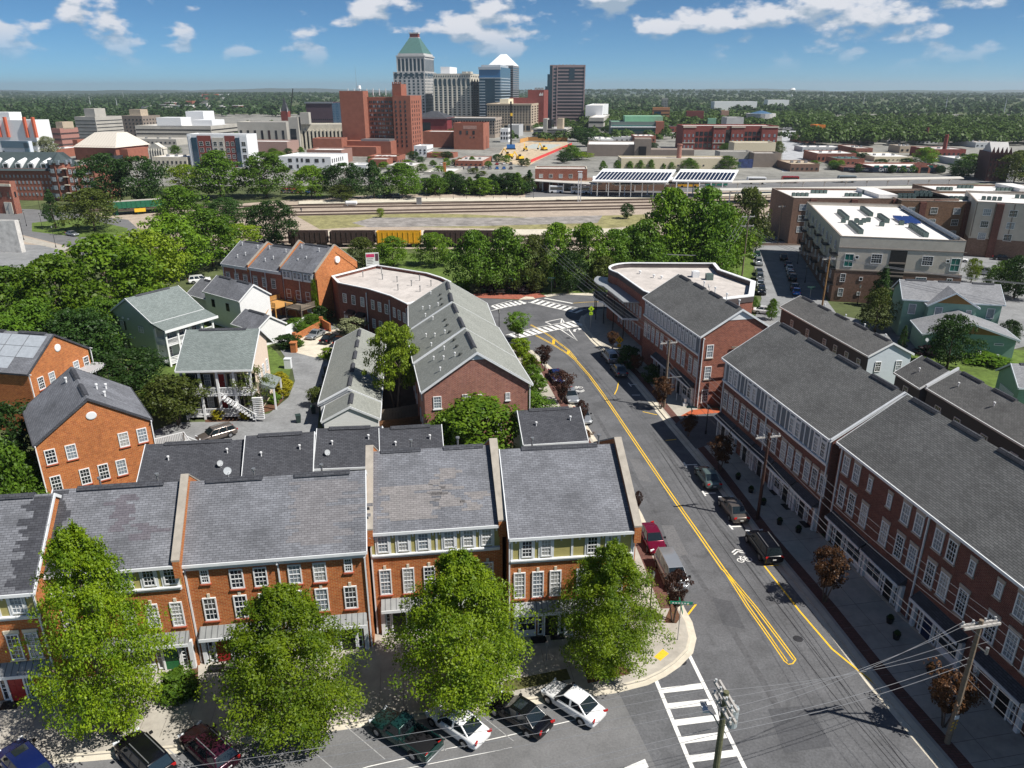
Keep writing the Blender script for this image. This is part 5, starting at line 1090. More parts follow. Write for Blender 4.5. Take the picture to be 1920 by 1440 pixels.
def teal(label, o, rot, w1, big=True):
    h = House('green_house', label, 'house', o, rot)
    if big:
        h.gable(0, 0, w1, 8.6, 6.6, 9.1, 'x', SIDT, S_lt, ov=.35, ovg=.35, trim=SIDL)
        h.gable(3.6, -1.6, 11.6, 5, 6.2, 8.6, 'y', SIDT, S_lt, ov=.35, ovg=.4, trim=SIDL, vent=False, tri=(.72, OCH))
        for u in (1.6, 6.2): h.win('S', u, 4.9 if u > 3 else 4.2, .8 if u > 3 else 1.2, .8 if u > 3 else 1.7, fr=WHT, cols=1, rows=1)
        h.faces(.35, .35, w1 - .35, 8.2)
        for u in (1.5, w1 - 2.2): h.win('S', u, 4.0, 1.2, 1.8, cols=1, rows=1, g=GLW)
    return h
h = teal('two storey teal green house with cross gable and pale roof', (67.0, 124.5), -14, 15.8)
h.gable(1.5, -9.5, 15.5, -1.4, 3.4, 5.6, 'y', SIDT, S_lt, ov=.35, ovg=.4, trim=SIDL, vent=False, tri=(.7, OCH))
for u in (3, 11): h.win('S', u, 2.2, 1.4, .4, cols=1, rows=1, fr=WHT)
h.dish((2.2, -9.9, 2.6), 20); h.dish((10, -10.2, 1.2), 20); h.dish((12.6, -10.4, .9), 20)
h = House('green_house', 'small teal green garage house with pale roof at the right edge', 'garage', (66.5, 91.0), -10)
h.gable(0, 0, 12, 7, 3.6, 5.8, 'x', SIDT, S_lt, ov=.3, ovg=.3, trim=SIDL)
h.part('garage_door', 'W', lambda b: b.box(1.2, -.06, 0, 5.4, 0, 2.2), SIDL)

# ================================================================== APARTMENT BLOCKS (right middle ground)
def flatb(name, label, cat, o, rot, Wd, Dp, hgt, wallm, roofm=None, par=.6, group=None, cop=None, z0=0):
    h = House(name, label, cat, o, rot, group)
    MB().box(0, 0, z0, Wd, Dp, hgt).build('wall', wallm, h.t)
    pts = [(0, 0), (Wd, 0), (Wd, Dp), (0, Dp)]; t = .3; b = MB(); c = MB()
    for (x0, y0, x1, y1) in ((0, 0, Wd, t), (0, Dp - t, Wd, Dp), (0, t, t, Dp - t), (Wd - t, t, Wd, Dp - t)):
        b.box(x0, y0, hgt, x1, y1, hgt + par); c.box(x0 - .03, y0 - .03, hgt + par + .003, x1 + .03, y1 + .03, hgt + par + .12)
    w_ = b.build('parapet', wallm, h.t); c.build('coping', cop or TRIM, w_)
    MB().box(t, t, hgt - .2, Wd - t, Dp - t, hgt + .05).build('roof_membrane', roofm or MEMB, h.t)
    h.faces(0, 0, Wd, Dp); return h
def acunit():
    if 'ac' not in _wc: _wc['ac'] = MB().box(-.45, -.45, 0, .45, .45, .95).cyl(0, 0, .95, 1.0, .36, n=10, m=1).mesh('air_unit', [HVAC, BLK])
    return _wc['ac']
h = flatb('apartment_block', 'grey stucco and brown brick apartment block with green air units on its white roof', 'apartments', (64.8, 147.6), -13, 22.5, 50, 12.4, STUC, par=.7, cop=TAUP)
MB().box(-.06, -.06, 0, 23.06, 50, 6.4).build('brick_base', B_br, h.t)
h.part('band', 'S', lambda b: (b.box(-.05, -.14, 6.4, 23.05, .0, 6.62), b.box(-.03, -.1, 10.9, 23.03, 0, 11.05)), TAUP)
h.part('stair_recess', 'S', lambda b: b.box(9.6, -.07, 0, 12.6, .0, 10.8), mat('recess_dark', (.025, .024, .024), var=.1)); h.part('stair_landing', 'S', lambda b: [b.box(9.6, -.22, z, 12.6, -.07, z + .3) for z in (3, 5.6, 8.2)], TAUP)  # flat dark panel; the stair recess shade is put into its colour
for u in (7.2, 16.4): h.win('S', u, 8.1, 2.0, 1.9, cols=4, fr=WHT, g=GLS, out=.07)
for u in (3.6, 20.0): h.win('S', u, 8.8, .7, .7, cols=1, rows=1, out=.07)
for u in (2.2, 21.4): h.win('S', u, 7.2, 1.7, 2.6, cols=2, rows=2, g=SLT, out=.02)
for z in (4.1, 1.1):
    for u in (1.6, 14.9 + 1, 21): h.win('S', u, z, 1.0 if u != 15.9 else 2.0, 1.7, cols=2 if u != 15.9 else 4, out=.07)
    for u in (5.0, 18.6): h.win('S', u, z + .4, .65, .75, cols=1, rows=1, out=.07)
for i in range(9):
    for z in (1.0, 4.0, 7.2, 10): h.win('W', 3 + i * 5.4, z, 1.4, 1.6, cols=2, out=.07, g=GLS)
    for z in (3.4, 6.6, 9.4):
        if i % 2 == 0: h.part('balcony', 'W', lambda b, i=i, z=z: (b.box(4.4 + i * 5.4, -1.3, z, 7.4 + i * 5.4, 0, z + .15), [b.box(4.4 + i * 5.4 + k * .25, -1.3, z + .15, 4.43 + i * 5.4 + k * .25, -1.27, z + 1.1) for k in range(12)], b.box(4.4 + i * 5.4, -1.3, z + 1.05, 7.4 + i * 5.4, -1.25, z + 1.1)), BLK)
for i in range(8):
    for z in (1.0, 4.0, 7.2, 10): h.win('E', 4 + i * 5.6, z, 1.4, 1.6, cols=2, out=.07, g=GLS)
for x, y0, n in ((5.2, 8, 10), (5.6, 26, 9), (17.2, 7, 10), (13.6, 24, 7), (12.0, 33, 9)):
    for i in range(n): inst('air_unit', acunit(), h.t, (x, y0 + i * 1.25, 12.45))
for x, y in ((4.2, 22), (7, 22.5), (8.6, 23), (7.4, 20), (16, 21.5), (9.8, 24.4), (11.5, 19)): inst('air_unit', acunit(), h.t, (x, y, 12.45))
for i in range(8):
    for j in range(2): MB().loft([[(16.2 + j * 2.1, 22.5 + i * 1.05, 12.7), (18.1 + j * 2.1, 22.5 + i * 1.05, 12.7), (18.1 + j * 2.1, 23.4 + i * 1.05, 13.1), (16.2 + j * 2.1, 23.4 + i * 1.05, 13.1)], [(16.2 + j * 2.1, 22.5 + i * 1.05, 12.76), (18.1 + j * 2.1, 22.5 + i * 1.05, 12.76), (18.1 + j * 2.1, 23.4 + i * 1.05, 13.16), (16.2 + j * 2.1, 23.4 + i * 1.05, 13.16)]]).build('solar_panel', SOLB, h.t)
MB().tube([(22.0, 3, 13.0), (22.0, 46, 13.0)], .45, 8).build('duct', MET, h.t)
def aptrow(label, px0, py0, wd, dp, hgt, rot, wm, nr=3, units=5):
    p = at(px0, py0, hgt); h = flatb('apartment_block', label, 'apartments', (p.x, p.y), rot, wd, dp, hgt, wm, par=.5, cop=TAUP)
    n = int(wd / 5.5)
    for i in range(n):
        for k in range(nr): h.win('S', (i + .5) * wd / n, hgt - 2.8 - k * 3, 1.8, 1.7, cols=4, g=GLS if (i + k) % 2 else GLW)
        if i % 2 == 0: h.part('pier', 'S', lambda b, i=i: b.box((i + .95) * wd / n - .8, -.7, 0, (i + .95) * wd / n + .8, 0, hgt + .3), B_dk)
    for j in range(units):
        x0 = wd * (j + .3) / units
        for i in range(4): inst('air_unit', acunit(), h.t, (x0 + i * 1.2, dp * (.35 + .3 * (j % 2)), hgt + .05))
    for j in range(2, int(wd / 12)): MB().box(j * 12, dp * .15, hgt, j * 12 + 5, dp * .9, hgt + 1.2).build('roof_step', MEMB, h.t)
    return h
aptrow('brown brick apartment wing with white roof behind the grey apartment block', 1488, 375, 44, 22, 12, -3, B_br, units=6)
aptrow('long white roofed apartment wing at the back right', 1690, 380, 40, 22, 12, -8, brickm('brick_tan', (.24, .13, .075), (.19, .10, .06), (.26, .2, .15)), units=6)
aptrow('farther white roofed apartment wing below the platform canopies', 1760, 362, 60, 18, 12, -4, B_br, units=7)
h = aptrow('dark apartment block with timber framed grey panels at the right edge', 1830, 382, 34, 24, 13.2, -24, STUC, nr=3, units=4)
for u in topbr(9, .3, 33): h.part('timber_strip', 'S', lambda b, u=u: b.box(u - .12, -.08, 5, u + .12, 0, 13.6), TAUP)
MB().box(-.06, -.06, 0, 34.06, 24, 4.6).build('brick_base', B_br, h.t)

# ================================================================== RAILWAY YARD AND STATION
yard = struct(sheet('rail_yard', [(-900, 500), (430, 470), (560, 465), (1180, 470), (1300, 440), (2200, 400), (2600, 352), (1500, 352), (1000, 358), (640, 368), (200, 400), (-900, 420)], .004, GRV))
struct(sheet('yard_scrub', [(556, 405), (700, 398), (880, 402), (1000, 408), (1210, 402), (1225, 420), (1100, 432), (900, 428), (700, 424), (600, 430)], .010, GRD))
struct(sheet('old_platform', [(660, 418), (700, 408), (980, 408), (1130, 404), (1120, 418), (900, 424), (690, 426)], .016, mat('old_concrete', (.27, .25, .235), var=.3, scale=.3, big=.3, stain=.5, rough=1)))
struct(sheet('yard_road', [(560, 434), (900, 431), (1180, 428), (1180, 438), (900, 441), (560, 442)], .018, CONL))
struct(sheet('station_platform', [(560, 378), (800, 372), (1000, 371), (1300, 364), (1900, 344), (2200, 336), (2200, 342), (1900, 350), (1300, 371), (1000, 377), (800, 379), (560, 384)], .25, CONL))
struct(sheet('bus_bays', [(985, 352), (1400, 336), (1900, 326), (1900, 342), (1400, 356), (985, 372)], .012, ASPL))
def track(a, c, n=0):
    A = at(*a); C = at(*c); d = (C - A).normalized(); A = A - d * 60; C = C + d * 140
    b = MB(); sd = Vector((-d.y, d.x, 0)) * 1.7
    b.poly([A - sd + Vector((0, 0, .03 + n * .004)), C - sd + Vector((0, 0, .03 + n * .004)), C + sd + Vector((0, 0, .03 + n * .004)), A + sd + Vector((0, 0, .03 + n * .004))])
    t = struct(b.build('railway_track', TIE))
    for s in (-.75, .75): o = Vector((-d.y, d.x, 0)) * s; MB().bar(A + o + Vector((0, 0, .16)), C + o + Vector((0, 0, .16)), .16, .16).build('rail', RUST, t)
for i, (a, c) in enumerate([((480, 387), (1250, 374)), ((480, 391), (1250, 379)), ((620, 397), (1250, 385)), ((640, 402), (1250, 390)), ((560, 446), (1150, 443)), ((560, 454), (1180, 452)), ((560, 461), (1180, 459))]): track(a, c, i)
def freight(px, py, lpx, m, label, openside=True):
    p = at(px, py); L = lpx / pxscale(p.x, p.y); t = thing('freight_car', label, 'train car', (p.x, p.y, 0), 0, 'freight cars in the yard'); b = MB()
    b.box(0, -1.5, 1.1, L, -1.38, 4.2); b.box(0, 1.38, 1.1, L, 1.5, 4.2); b.box(0, -1.5, 1.0, L, 1.5, 1.3); b.box(0, -1.5, 1.1, .15, 1.5, 4.2); b.box(L - .15, -1.5, 1.1, L, 1.5, 4.2); b.build('body', m, t)
    for i in range(int(L / 1.4)): MB().box(.4 + i * 1.4, -1.62, 1.1, .55 + i * 1.4, -1.5, 4.2).build('rib', m, t)
    MB().box(.2, -1.3, 3.4, L - .2, 1.3, 3.7).build('load', mat('ballast_load', (.05, .04, .035), var=.4, scale=2), t)
    for x in (1.6, L - 1.6): MB().box(x - 1.2, -1.1, .2, x + 1.2, 1.1, 1.0).build('bogie', BLK, t)
FB = mat('freight_brown', (.055, .035, .03), var=.3, rough=.8); FY = mat('freight_yellow', (.70, .36, .02), var=.15, rough=.6)
for x, l, m, lab in ((545, 70, FB, 'dark brown gondola wagon above the orange terrace'), (622, 82, FB, 'dark brown gondola wagon left of the yellow one'), (708, 82, FY, 'yellow hopper wagon in the freight train'), (796, 82, FB, 'dark brown wagon right of the yellow hopper'), (884, 70, FB, 'dark wagon half hidden by the round trees')): freight(x, 462, l, m, lab)
# signal gantry
p = at(1086, 378); t = thing('signal_mast', 'silver lattice signal mast between the tracks', 'mast', (p.x, p.y, 0)); b = MB(); hh = height_at(p.x, p.y, 322)
for x, y in ((-.5, -.5), (.5, -.5), (.5, .5), (-.5, .5)): b.box(x - .08, y - .08, 0, x + .08, y + .08, hh)
for i in range(int(hh / 1.2)): b.bar((-.5, -.5, i * 1.2), (.5, -.5, (i + 1) * 1.2), .07, .07); b.bar((-.5, .5, i * 1.2), (.5, .5, i * 1.2 + .01), .07, .07)
b.build('lattice', mat('galvanised', (.55, .57, .6), var=.1, rough=.5), t); MB().box(-.9, -.7, hh, .9, .7, hh + .15).box(-.7, -.8, hh - 2.2, .7, -.55, hh - .4).build('signal_head', MATS['galvanised'], t)
p = at(786, 383); tag(MB().box(-.9, -.8, 0, .9, .8, 2.3).box(-1, -.9, 2.3, 1, .9, 2.45).build('signal_cabinet', MET, loc=p), 'grey signal cabinet beside the tracks', 'cabinet')
p = at(659, 386); o = MB().tube([(-2.2, 0, 1.1), (-1.9, 0, 1.1), (1.9, 0, 1.1), (2.2, 0, 1.1)], [.35, .75, .75, .35], 10).box(-1.5, -.3, 0, -1.2, .3, .6).box(1.2, -.3, 0, 1.5, .3, .6).build('gas_tank', WHT, loc=p, smooth=False); tag(o, 'white horizontal gas tank beside the tracks', 'tank')
# platform canopies
def canopy(label, a, c, n, hz=5.0, wd=5):
    A = at(*a, hz); C = at(*c, hz); t = thing('platform_canopy', label, 'canopy', (A.x, A.y, 0), math.atan2(C.y - A.y, C.x - A.x), 'platform canopies'); L = (C - A).length
    MB().loft([[(0, -wd / 2, hz - .3), (0, wd / 2, hz - .3), (0, wd / 2, hz), (0, 0, hz + .5), (0, -wd / 2, hz)], [(L, -wd / 2, hz - .3), (L, wd / 2, hz - .3), (L, wd / 2, hz), (L, 0, hz + .5), (L, -wd / 2, hz)]]).build('roof', mat('canopy_pale', (.52, .50, .46), var=.08, scale=.3, rough=.7), t)
    for i in range(n): MB().box(-.18, -.18, .2, .18, .18, hz - .25).bar((0, -.1, hz - 1.4), (0, -1.6, hz - .3), .15, .15).build('post', WHT, t, loc=(L * (i + .5) / n, 0, 0))
canopy('long pale platform canopy nearest the depot', (1150, 345), (1800, 333), 16); canopy('second long pale platform canopy in front of the station', (1310, 356), (1920, 348), 16); canopy('short pale canopy left of the solar roof', (1003, 338), (1125, 345), 4, 4.5)
# ------------------------------------------------------------------ far buildings
def farb(name, label, xl, xc, xr, ytop, Y, m, ang=-20, dp=20, roofm=None, cat='building', win=None, side=True, gm=None, par=.8, base=0):
    """xl..xc: front face, xc..xr: right face on the photo; Y: distance of the near corner"""
    cP, sP = math.cos(PITCH), math.sin(PITCH); k = (720 - ytop) / FPX
    zt = height_at(0, Y, ytop); d0 = Y * cP + (CAMH - zt) * sP; X = (xc - 960) / FPX * d0
    ang *= .5; a = R(ang); ca, sa = math.cos(a), math.sin(a); kl = (xl - 960) / FPX; s = (X - kl * d0) / (ca - kl * sa * cP)
    if xr > xc: kr = (xr - 960) / FPX; r = (X - kr * d0) / (kr * ca * cP + sa)
    else: r = dp
    if r < 0 or r > 150: r = dp
    h = House(name, label, cat, (X - ca * s, Y - sa * s), ang); h.dim = (s, r, zt)
    MB().box(0, 0, 0, s, r, zt).build('wall', m, h.t); MB().box(.3, .3, zt, s - .3, r - .3, zt + .06).build('roof', roofm or MEMB, h.t)
    b = MB()
    for q in ((0, 0, s, .4), (0, r - .4, s, r), (0, .4, .4, r - .4), (s - .4, .4, s, r - .4)): b.box(q[0], q[1], zt, q[2], q[3], zt + par)
    b.build('parapet', m, h.t)
    h.faces(0, 0, s, r)
    if win: farwin(h, gm or GLS, side=side, **win)
    return h
def farwin(h, g, cols=8, rows=5, z0=1.5, z1=None, fw=.55, fh=.55, side=True, scols=None, mode='grid', arch=False, out=.12, u0=0.0, u1=None):
    s, r, zt = h.dim; z1 = zt - 1.0 if z1 is None else z1
    for sd_, ln_ in (('S', s), ('E', r)):
        if sd_ == 'E' and not side: continue
        n = cols if sd_ == 'S' else (scols or max(1, round(cols * r / s))); b = MB(); L0 = u0 if sd_ == 'S' else 0; L1 = (u1 if u1 else ln_) if sd_ == 'S' else ln_
        dz = (z1 - z0) / rows; du = (L1 - L0) / n
        for j in range(rows):
            if mode == 'bands': b.box(L0 + .4, -out, z0 + dz * (j + .5 - fh / 2), L1 - .4, 0, z0 + dz * (j + .5 + fh / 2)); continue
            for i in range(n):
                c = L0 + du * (i + .5); w_ = du * fw / 2
                if arch:
                    zb, zt2 = z0 + dz * j + dz * .05, z0 + dz * (j + 1) - w_ - dz * .05
                    b.poly([(c - w_, -out, zb), (c + w_, -out, zb)] + [(c + w_ * math.cos(k * math.pi / 6), -out, zt2 + w_ * math.sin(k * math.pi / 6)) for k in range(7)])
                else: b.box(c - w_, -out, z0 + dz * (j + .5 - fh / 2), c + w_, 0, z0 + dz * (j + .5 + fh / 2))
        (ox, oy), a = h.fc[sd_]; o = b.build('windows', g, h.t, loc=(ox, oy, 0), rot=(0, 0, a)); stuff(o)
def addbox(h, nm, x0, x1, y0, y1, z0, z1, m): s, r, zt = h.dim; return MB().box(s * x0, r * y0, z0, s * x1, r * y1, z1).build(nm, m, h.t)
G = dict
# --- tall downtown towers
h = farb('stone_tower', 'tall grey stone tower with arched windows and green copper pyramid roof', 737, 796, 818, 136, 1040, STON, dp=26, win=G(cols=7, rows=15, z0=4, z1=60, fw=.42, fh=.6), cat='tower')
s, r, zt = h.dim; X0 = h.t.location.x
farwin(h, GLS, cols=6, rows=1, z0=61, z1=zt - 5.5, fw=.5, arch=True, out=.25); farwin(h, GLS, cols=10, rows=1, z0=zt - 4.5, z1=zt - .8, fw=.45, out=.2)
zu = height_at(0, 1045, 106); MB().box(s * .1, r * .1, zt, s * .97, r * .9, zu).build('upper_shaft', STON, h.t)
h.dim = (s * .87, r * .8, zu); h.faces(s * .1, r * .1, s * .97, r * .9); farwin(h, GLS, cols=7, rows=1, z0=zt + 1, z1=zu - 1.5, fw=.55, arch=True, out=.25)
for i in range(8): h.part('pier', 'S', lambda b, i=i: b.box(s * .87 * i / 7 - .5, -.8, 0, s * .87 * i / 7 + .5, 0, zu - .5), STON)
zp = height_at(0, 1045, 69); x0, x1, y0, y1_ = s * .1, s * .97, r * .1, r * .9; MB().box(x0 - 1, y0 - 1, zu, x1 + 1, y1_ + 1, zu + 1.5).box(x0 + 1, y0 + 1, zu + 1.5, x1 - 1, y1_ - 1, zu + 4).build('cornice', STON, h.t)
xm, ym = (x0 + x1) / 2, (y0 + y1_) / 2; q = 6.2
MB().loft([[(x0 + 2, y0 + 1.5, zu + 4), (x1 - 2, y0 + 1.5, zu + 4), (x1 - 2, y1_ - 1.5, zu + 4), (x0 + 2, y1_ - 1.5, zu + 4)], [(xm - q, ym - q * .7, zp), (xm + q, ym - q * .7, zp), (xm + q, ym + q * .7, zp), (xm - q, ym + q * .7, zp)]]).build('pyramid_roof', COPG, h.t)
MB().box(xm - q, ym - q * .7, zp, xm + q, ym + q * .7, zp + 1).box(xm - q + .6, ym - q * .7 + .6, zp + 1, xm + q - .6, ym + q * .7 - .6, zp + 5, 1).box(xm - q, ym - q * .7, zp + 5, xm + q, ym + q * .7, zp + 6.4).build('cupola', [STON, B_fardk], h.t)
for x in (-q, 0, q):
    for y in (-q * .7, q * .7): MB().cyl(xm + x, ym + y, zp + 6.4, zp + 9.5, .3, .1, n=5).build('finial', STON, h.t)
h = farb('cream_tower', 'cream stone office block with arched top storey beside the pyramid tower', 812, 882, 902, 139, 1000, STONC, dp=30, win=G(cols=8, rows=17, z0=4, z1=52, fw=.5, fh=.62, scols=4), cat='tower')
farwin(h, GLS, cols=8, rows=1, z0=h.dim[2] - 14, z1=h.dim[2] - 4.5, fw=.6, arch=True, out=.25, scols=4); farwin(h, GLS, cols=16, rows=1, z0=h.dim[2] - 4, z1=h.dim[2] - .8, fw=.4, scols=6)
for i in range(9): h.part('pier', 'S', lambda b, i=i: b.box(h.dim[0] * i / 8 - .7, -.9, 0, h.dim[0] * i / 8 + .7, 0, h.dim[2] - 12), STONC)
addbox(h, 'penthouse', .1, .35, .3, .9, h.dim[2], h.dim[2] + 9, WHT); addbox(h, 'gable_crest', .78, .9, -.02, .2, h.dim[2], h.dim[2] + 3, STONC); addbox(h, 'gable_crest', .93, 1.01, -.02, .2, h.dim[2], h.dim[2] + 3, STONC)
h = farb('glass_tower', 'blue glass tower with white balconies', 898, 938, 957, 127, 985, GLB, dp=24, cat='tower')
s, r, zt = h.dim
for j in range(1, int(zt / 3.3)):
    z = j * 3.3
    if z < zt - 12: h.part('balcony', 'S', lambda b, z=z: (b.box(0, -1.2, z, s * .28, 0, z + .8), b.box(s * .75, -1.2, z, s, 0, z + .8)), mat('balcony_pale', (.42, .47, .52), rough=.5)); h.part('balcony', 'E', lambda b, z=z: b.box(0, -1.2, z, r * .9, 0, z + .8), MATS['balcony_pale'])
for i in range(9): h.part('mullion', 'S', lambda b, i=i: b.box(s * (.28 + .47 * i / 8) - .15, -.2, 0, s * (.28 + .47 * i / 8) + .15, 0, zt - 11), BLK)
h.part('sky_lobby', 'S', lambda b: b.box(0, -.4, zt - 11, s, 0, zt - 2), mat('glass_sky', (.03, .12, .28), rough=.1, var=.2, spec=.8)); h.part('cornice', 'S', lambda b: (b.box(-.5, -1.5, zt - 2, s + .5, 0, zt + 1), b.box(-.5, -1.2, zt - 12, s + .5, 0, zt - 11)), MATS['balcony_pale'])
addbox(h, 'penthouse', .05, .95, .1, .9, zt, zt + 3.5, MATS['balcony_pale'])
h = farb('white_pyramid_tower', 'grey tower with white pyramid roof behind the blue glass tower', 915, 962, 973, 124, 1120, mat('tower_grey', (.20, .20, .215), var=.1, scale=.1), dp=30, cat='tower', win=G(cols=8, rows=24, mode='bands', fh=.5))
s, r, zt = h.dim; MB().loft([[(0, 0, zt + 1), (s, 0, zt + 1), (s, r, zt + 1), (0, r, zt + 1)], [(s * .4, r * .4, zt + 16), (s * .6, r * .4, zt + 16), (s * .6, r * .6, zt + 16), (s * .4, r * .6, zt + 16)]]).build('pyramid_roof', WHT, h.t)
BRN = mat('tower_brown', (.30, .225, .225), var=.08, scale=.1)
h = farb('brown_tower', 'brown banded office tower standing alone on the right of the skyline', 1031, 1098, 1103, 123, 930, BRN, ang=-6, dp=34, cat='tower', gm=mat('glass_bronze', (.022, .018, .022), rough=.12, var=0, spec=.7), win=G(cols=10, rows=17, z0=3, mode='bands', fh=.58, out=.06, u0=9))
s, r, zt = h.dim; h.part('glass_strip', 'S', lambda b: b.box(0, -.1, 2, 3.0, 0, zt), GLS); h.part('pier', 'S', lambda b: (b.box(3.2, -.6, 0, 4.2, 0, zt), b.box(8.2, -.6, 0, 9.4, 0, zt), b.box(s - 1.3, -.6, 0, s, 0, zt)), BRN)
h.part('windows_west', 'S', lambda b: [b.box(4.4, -.06, 3 + j * (zt - 4) / 17, 8.0, 0, 3 + j * (zt - 4) / 17 + (zt - 4) / 17 * .55) for j in range(17)], GLS); h.part('louvre', 'S', lambda b: b.box(s * .55, -.3, zt - 15, s * .7, -.05, zt - 3), GLS)
for k, (xx, zz_) in enumerate(((-2.6, zt - 9), (-5, zt - 22))): MB().box(xx, 2, 0, xx + 2.6, r * .8, zz_).build('stepped_bay', GLB, h.t)
for i in range(5): MB().box(s * (.25 + i * .1), r * .4, zt, s * (.3 + i * .1), r * .6, zt + 1.6).build('roof_unit', MET, h.t)
# --- brick and beige downtown blocks
h = farb('brick_block', 'dark brick windowless block left of the brown tower', 990, 1020, 1028, 170, 850, B_fardk, dp=18); MB().box(-20, 0, 0, 0, 16, h.dim[2] - 7).build('lower_wing', B_fardk, h.t)
h.part('sign', 'S', lambda b: [b.box(h.dim[0] - 5 + i * 1.1, -.2, h.dim[2] - 5, h.dim[0] - 4.3 + i * 1.1, 0, h.dim[2] - 3 + (i % 2)) for i in range(4)], WLN)
for i in range(3): addbox(h, 'cooling_unit', .3 + i * .2, .42 + i * .2, .4, .6, h.dim[2], h.dim[2] + 3, MET)
h = farb('beige_office', 'beige classical office block with rows of windows below the brown tower', 913, 996, 1015, 196, 800, TAN, dp=18, win=G(cols=15, rows=7, z0=8, fw=.45, fh=.55, scols=4)); farwin(h, GLS, cols=8, rows=1, z0=1, z1=7, fw=.7, fh=.8); addbox(h, 'penthouse', .2, .4, .3, .8, h.dim[2], h.dim[2] + 5, CRM); h.part('cornice', 'S', lambda b: b.box(-.6, -1, h.dim[2] - .6, h.dim[0] + .6, 0, h.dim[2] + .4), TAN)
h = farb('beige_office', 'long dark topped beige block behind the brick theatre', 838, 928, 941, 223, 700, mat('wall_stone', (.36, .30, .25), var=.1, scale=.2), dp=16, win=G(cols=18, rows=5, z0=3, fw=.5, fh=.6, scols=4)); h.part('cornice', 'S', lambda b: b.box(-.5, -.8, h.dim[2] - 1.5, h.dim[0] + .5, 0, h.dim[2] + .3), mat('cornice_dark', (.10, .12, .13)))
h = farb('theatre', 'red brick fly tower with three dark openings in front of the skyline', 850, 906, 917, 233, 560, B_far, dp=14, roofm=B_far); h.part('opening', 'S', lambda b: [b.box(h.dim[0] * f, -.1, h.dim[2] - 7, h.dim[0] * f + 1.6, 0, h.dim[2] - 4.4) for f in (.2, .42, .64)] + [b.box(h.dim[0] * f, -.1, 8, h.dim[0] * f + 1, 0, 9) for f in (.55, .66)], GLS); h.part('faded_sign', 'S', lambda b: b.box(h.dim[0] * .33, -.08, h.dim[2] - 3.4, h.dim[0] * .78, 0, h.dim[2] - 1), mat('faded', (.42, .26, .22), var=.3, scale=.5))
h = farb('theatre_wing', 'low red brick theatre wing with white roof', 793, 850, 850, 249, 580, B_far, dp=24)
h = farb('arena', 'maroon block with dark hipped roof below the tower', 776, 838, 852, 223, 690, mat('maroon_panel', (.19, .03, .035), var=.08, scale=.2), dp=24); s, r, zt = h.dim; MB().loft([[(-1, -1, zt), (s + 1, -1, zt), (s + 1, r + 1, zt), (-1, r + 1, zt)], [(s * .4, r * .4, zt + 6), (s * .6, r * .4, zt + 6), (s * .6, r * .6, zt + 6), (s * .4, r * .6, zt + 6)]]).build('hip_roof', S_dk, h.t); h.part('glass_front', 'S', lambda b: b.box(0, -.1, 1, s * .5, 0, zt - 3), GLS)
h = farb('brick_hotel', 'big U shaped red brick hotel with stepped tower', 636, 680, 690, 173, 520, B_far, ang=-24, dp=20, roofm=MEMG, cat='hotel'); s, r, zt = h.dim
MB().box(s, r * .75, 0, s + 22, r + 14, zt - 3).build('main_range', B_far, h.t); MB().box(s + 20, r * .05, 0, s + 32, r + 14, zt - 2).build('east_wing', B_far, h.t); MB().box(s + 19, r * .4, zt - 3, s + 25, r + 5, zt + 5).build('stair_tower', B_far, h.t)
for i in range(5): MB().box(s + 19.2 + i * 1.3, r * .4 - .1, zt + 5, s + 19.8 + i * 1.3, r * .4 + .5, zt + 6.2).build('battlement', B_far, h.t)
b = MB(); g2 = MB()
for j in range(11):
    for i in range(7):
        for k in range(2): (b if (i * 3 + j * 5 + k) % 4 else g2).box(s + 1.2 + i * 2.75 + k * 1.15, r * .75 - .12, 5 + j * (zt - 9) / 11, s + 2.0 + i * 2.75 + k * 1.15, r * .75, 6.5 + j * (zt - 9) / 11)
    for i in range(3): b.box(s + 21.5 + i * 3.2, r * .05 - .12, 5 + j * (zt - 9) / 11, s + 22.4 + i * 3.2, r * .05, 6.6 + j * (zt - 9) / 11)
    for i in range(4): b.box(s + 32, 3 + i * 4.5, 5 + j * (zt - 9) / 11, s + 32.12, 4 + i * 4.5, 6.6 + j * (zt - 9) / 11)
stuff(b.build('windows', GLS, h.t)); stuff(g2.build('windows', GLW, h.t))
b = MB()
for j in range(8): b.box(s + 16.5, r * .75 - 1.4, 6 + j * (zt - 10) / 8, s + 19.5, r * .75 - .2, 6.2 + j * (zt - 10) / 8); b.bar((s + 16.5, r * .75 - 1.2, 6 + j * (zt - 10) / 8), (s + 19.5, r * .75 - 1.2, 6 + (j + 1) * (zt - 10) / 8), .2, .2)
b.build('fire_escape', BLK, h.t); MB().cyl(s * .6, 6, zt, zt + 16, .12, .04, n=5).build('antenna', MET, h.t)
for i in range(9): MB().box(s * .1 + i * 4.4, r * .75 + 3, zt - 2, s * .1 + i * 4.4 + .5, r * .75 + 3.4, zt + 2.2).build('roof_antenna', WHT, h.t)
MB().cyl(s * .75, 5, zt, zt + 2.5, .3).cyl(s * .75, 4.6, zt + 2.2, zt + 4.2, 1.3, .9, n=12).build('roof_dish', WHT, h.t)
MB().box(s * .3, -10, 0, s + 21, r * .1, 9).box(s * .5, -18, 0, s + 14, -10, 6).build('podium', B_far, h.t); MB().box(s + .5, -9.5, 9, s + 20, r * .05, 10.2).build('podium_units', MET, h.t)
h = farb('parking_garage', 'pale open deck parking garage with stair towers', 1000, 1062, 1100, 243, 690, CONF, ang=-24, dp=34); s, r, zt = h.dim
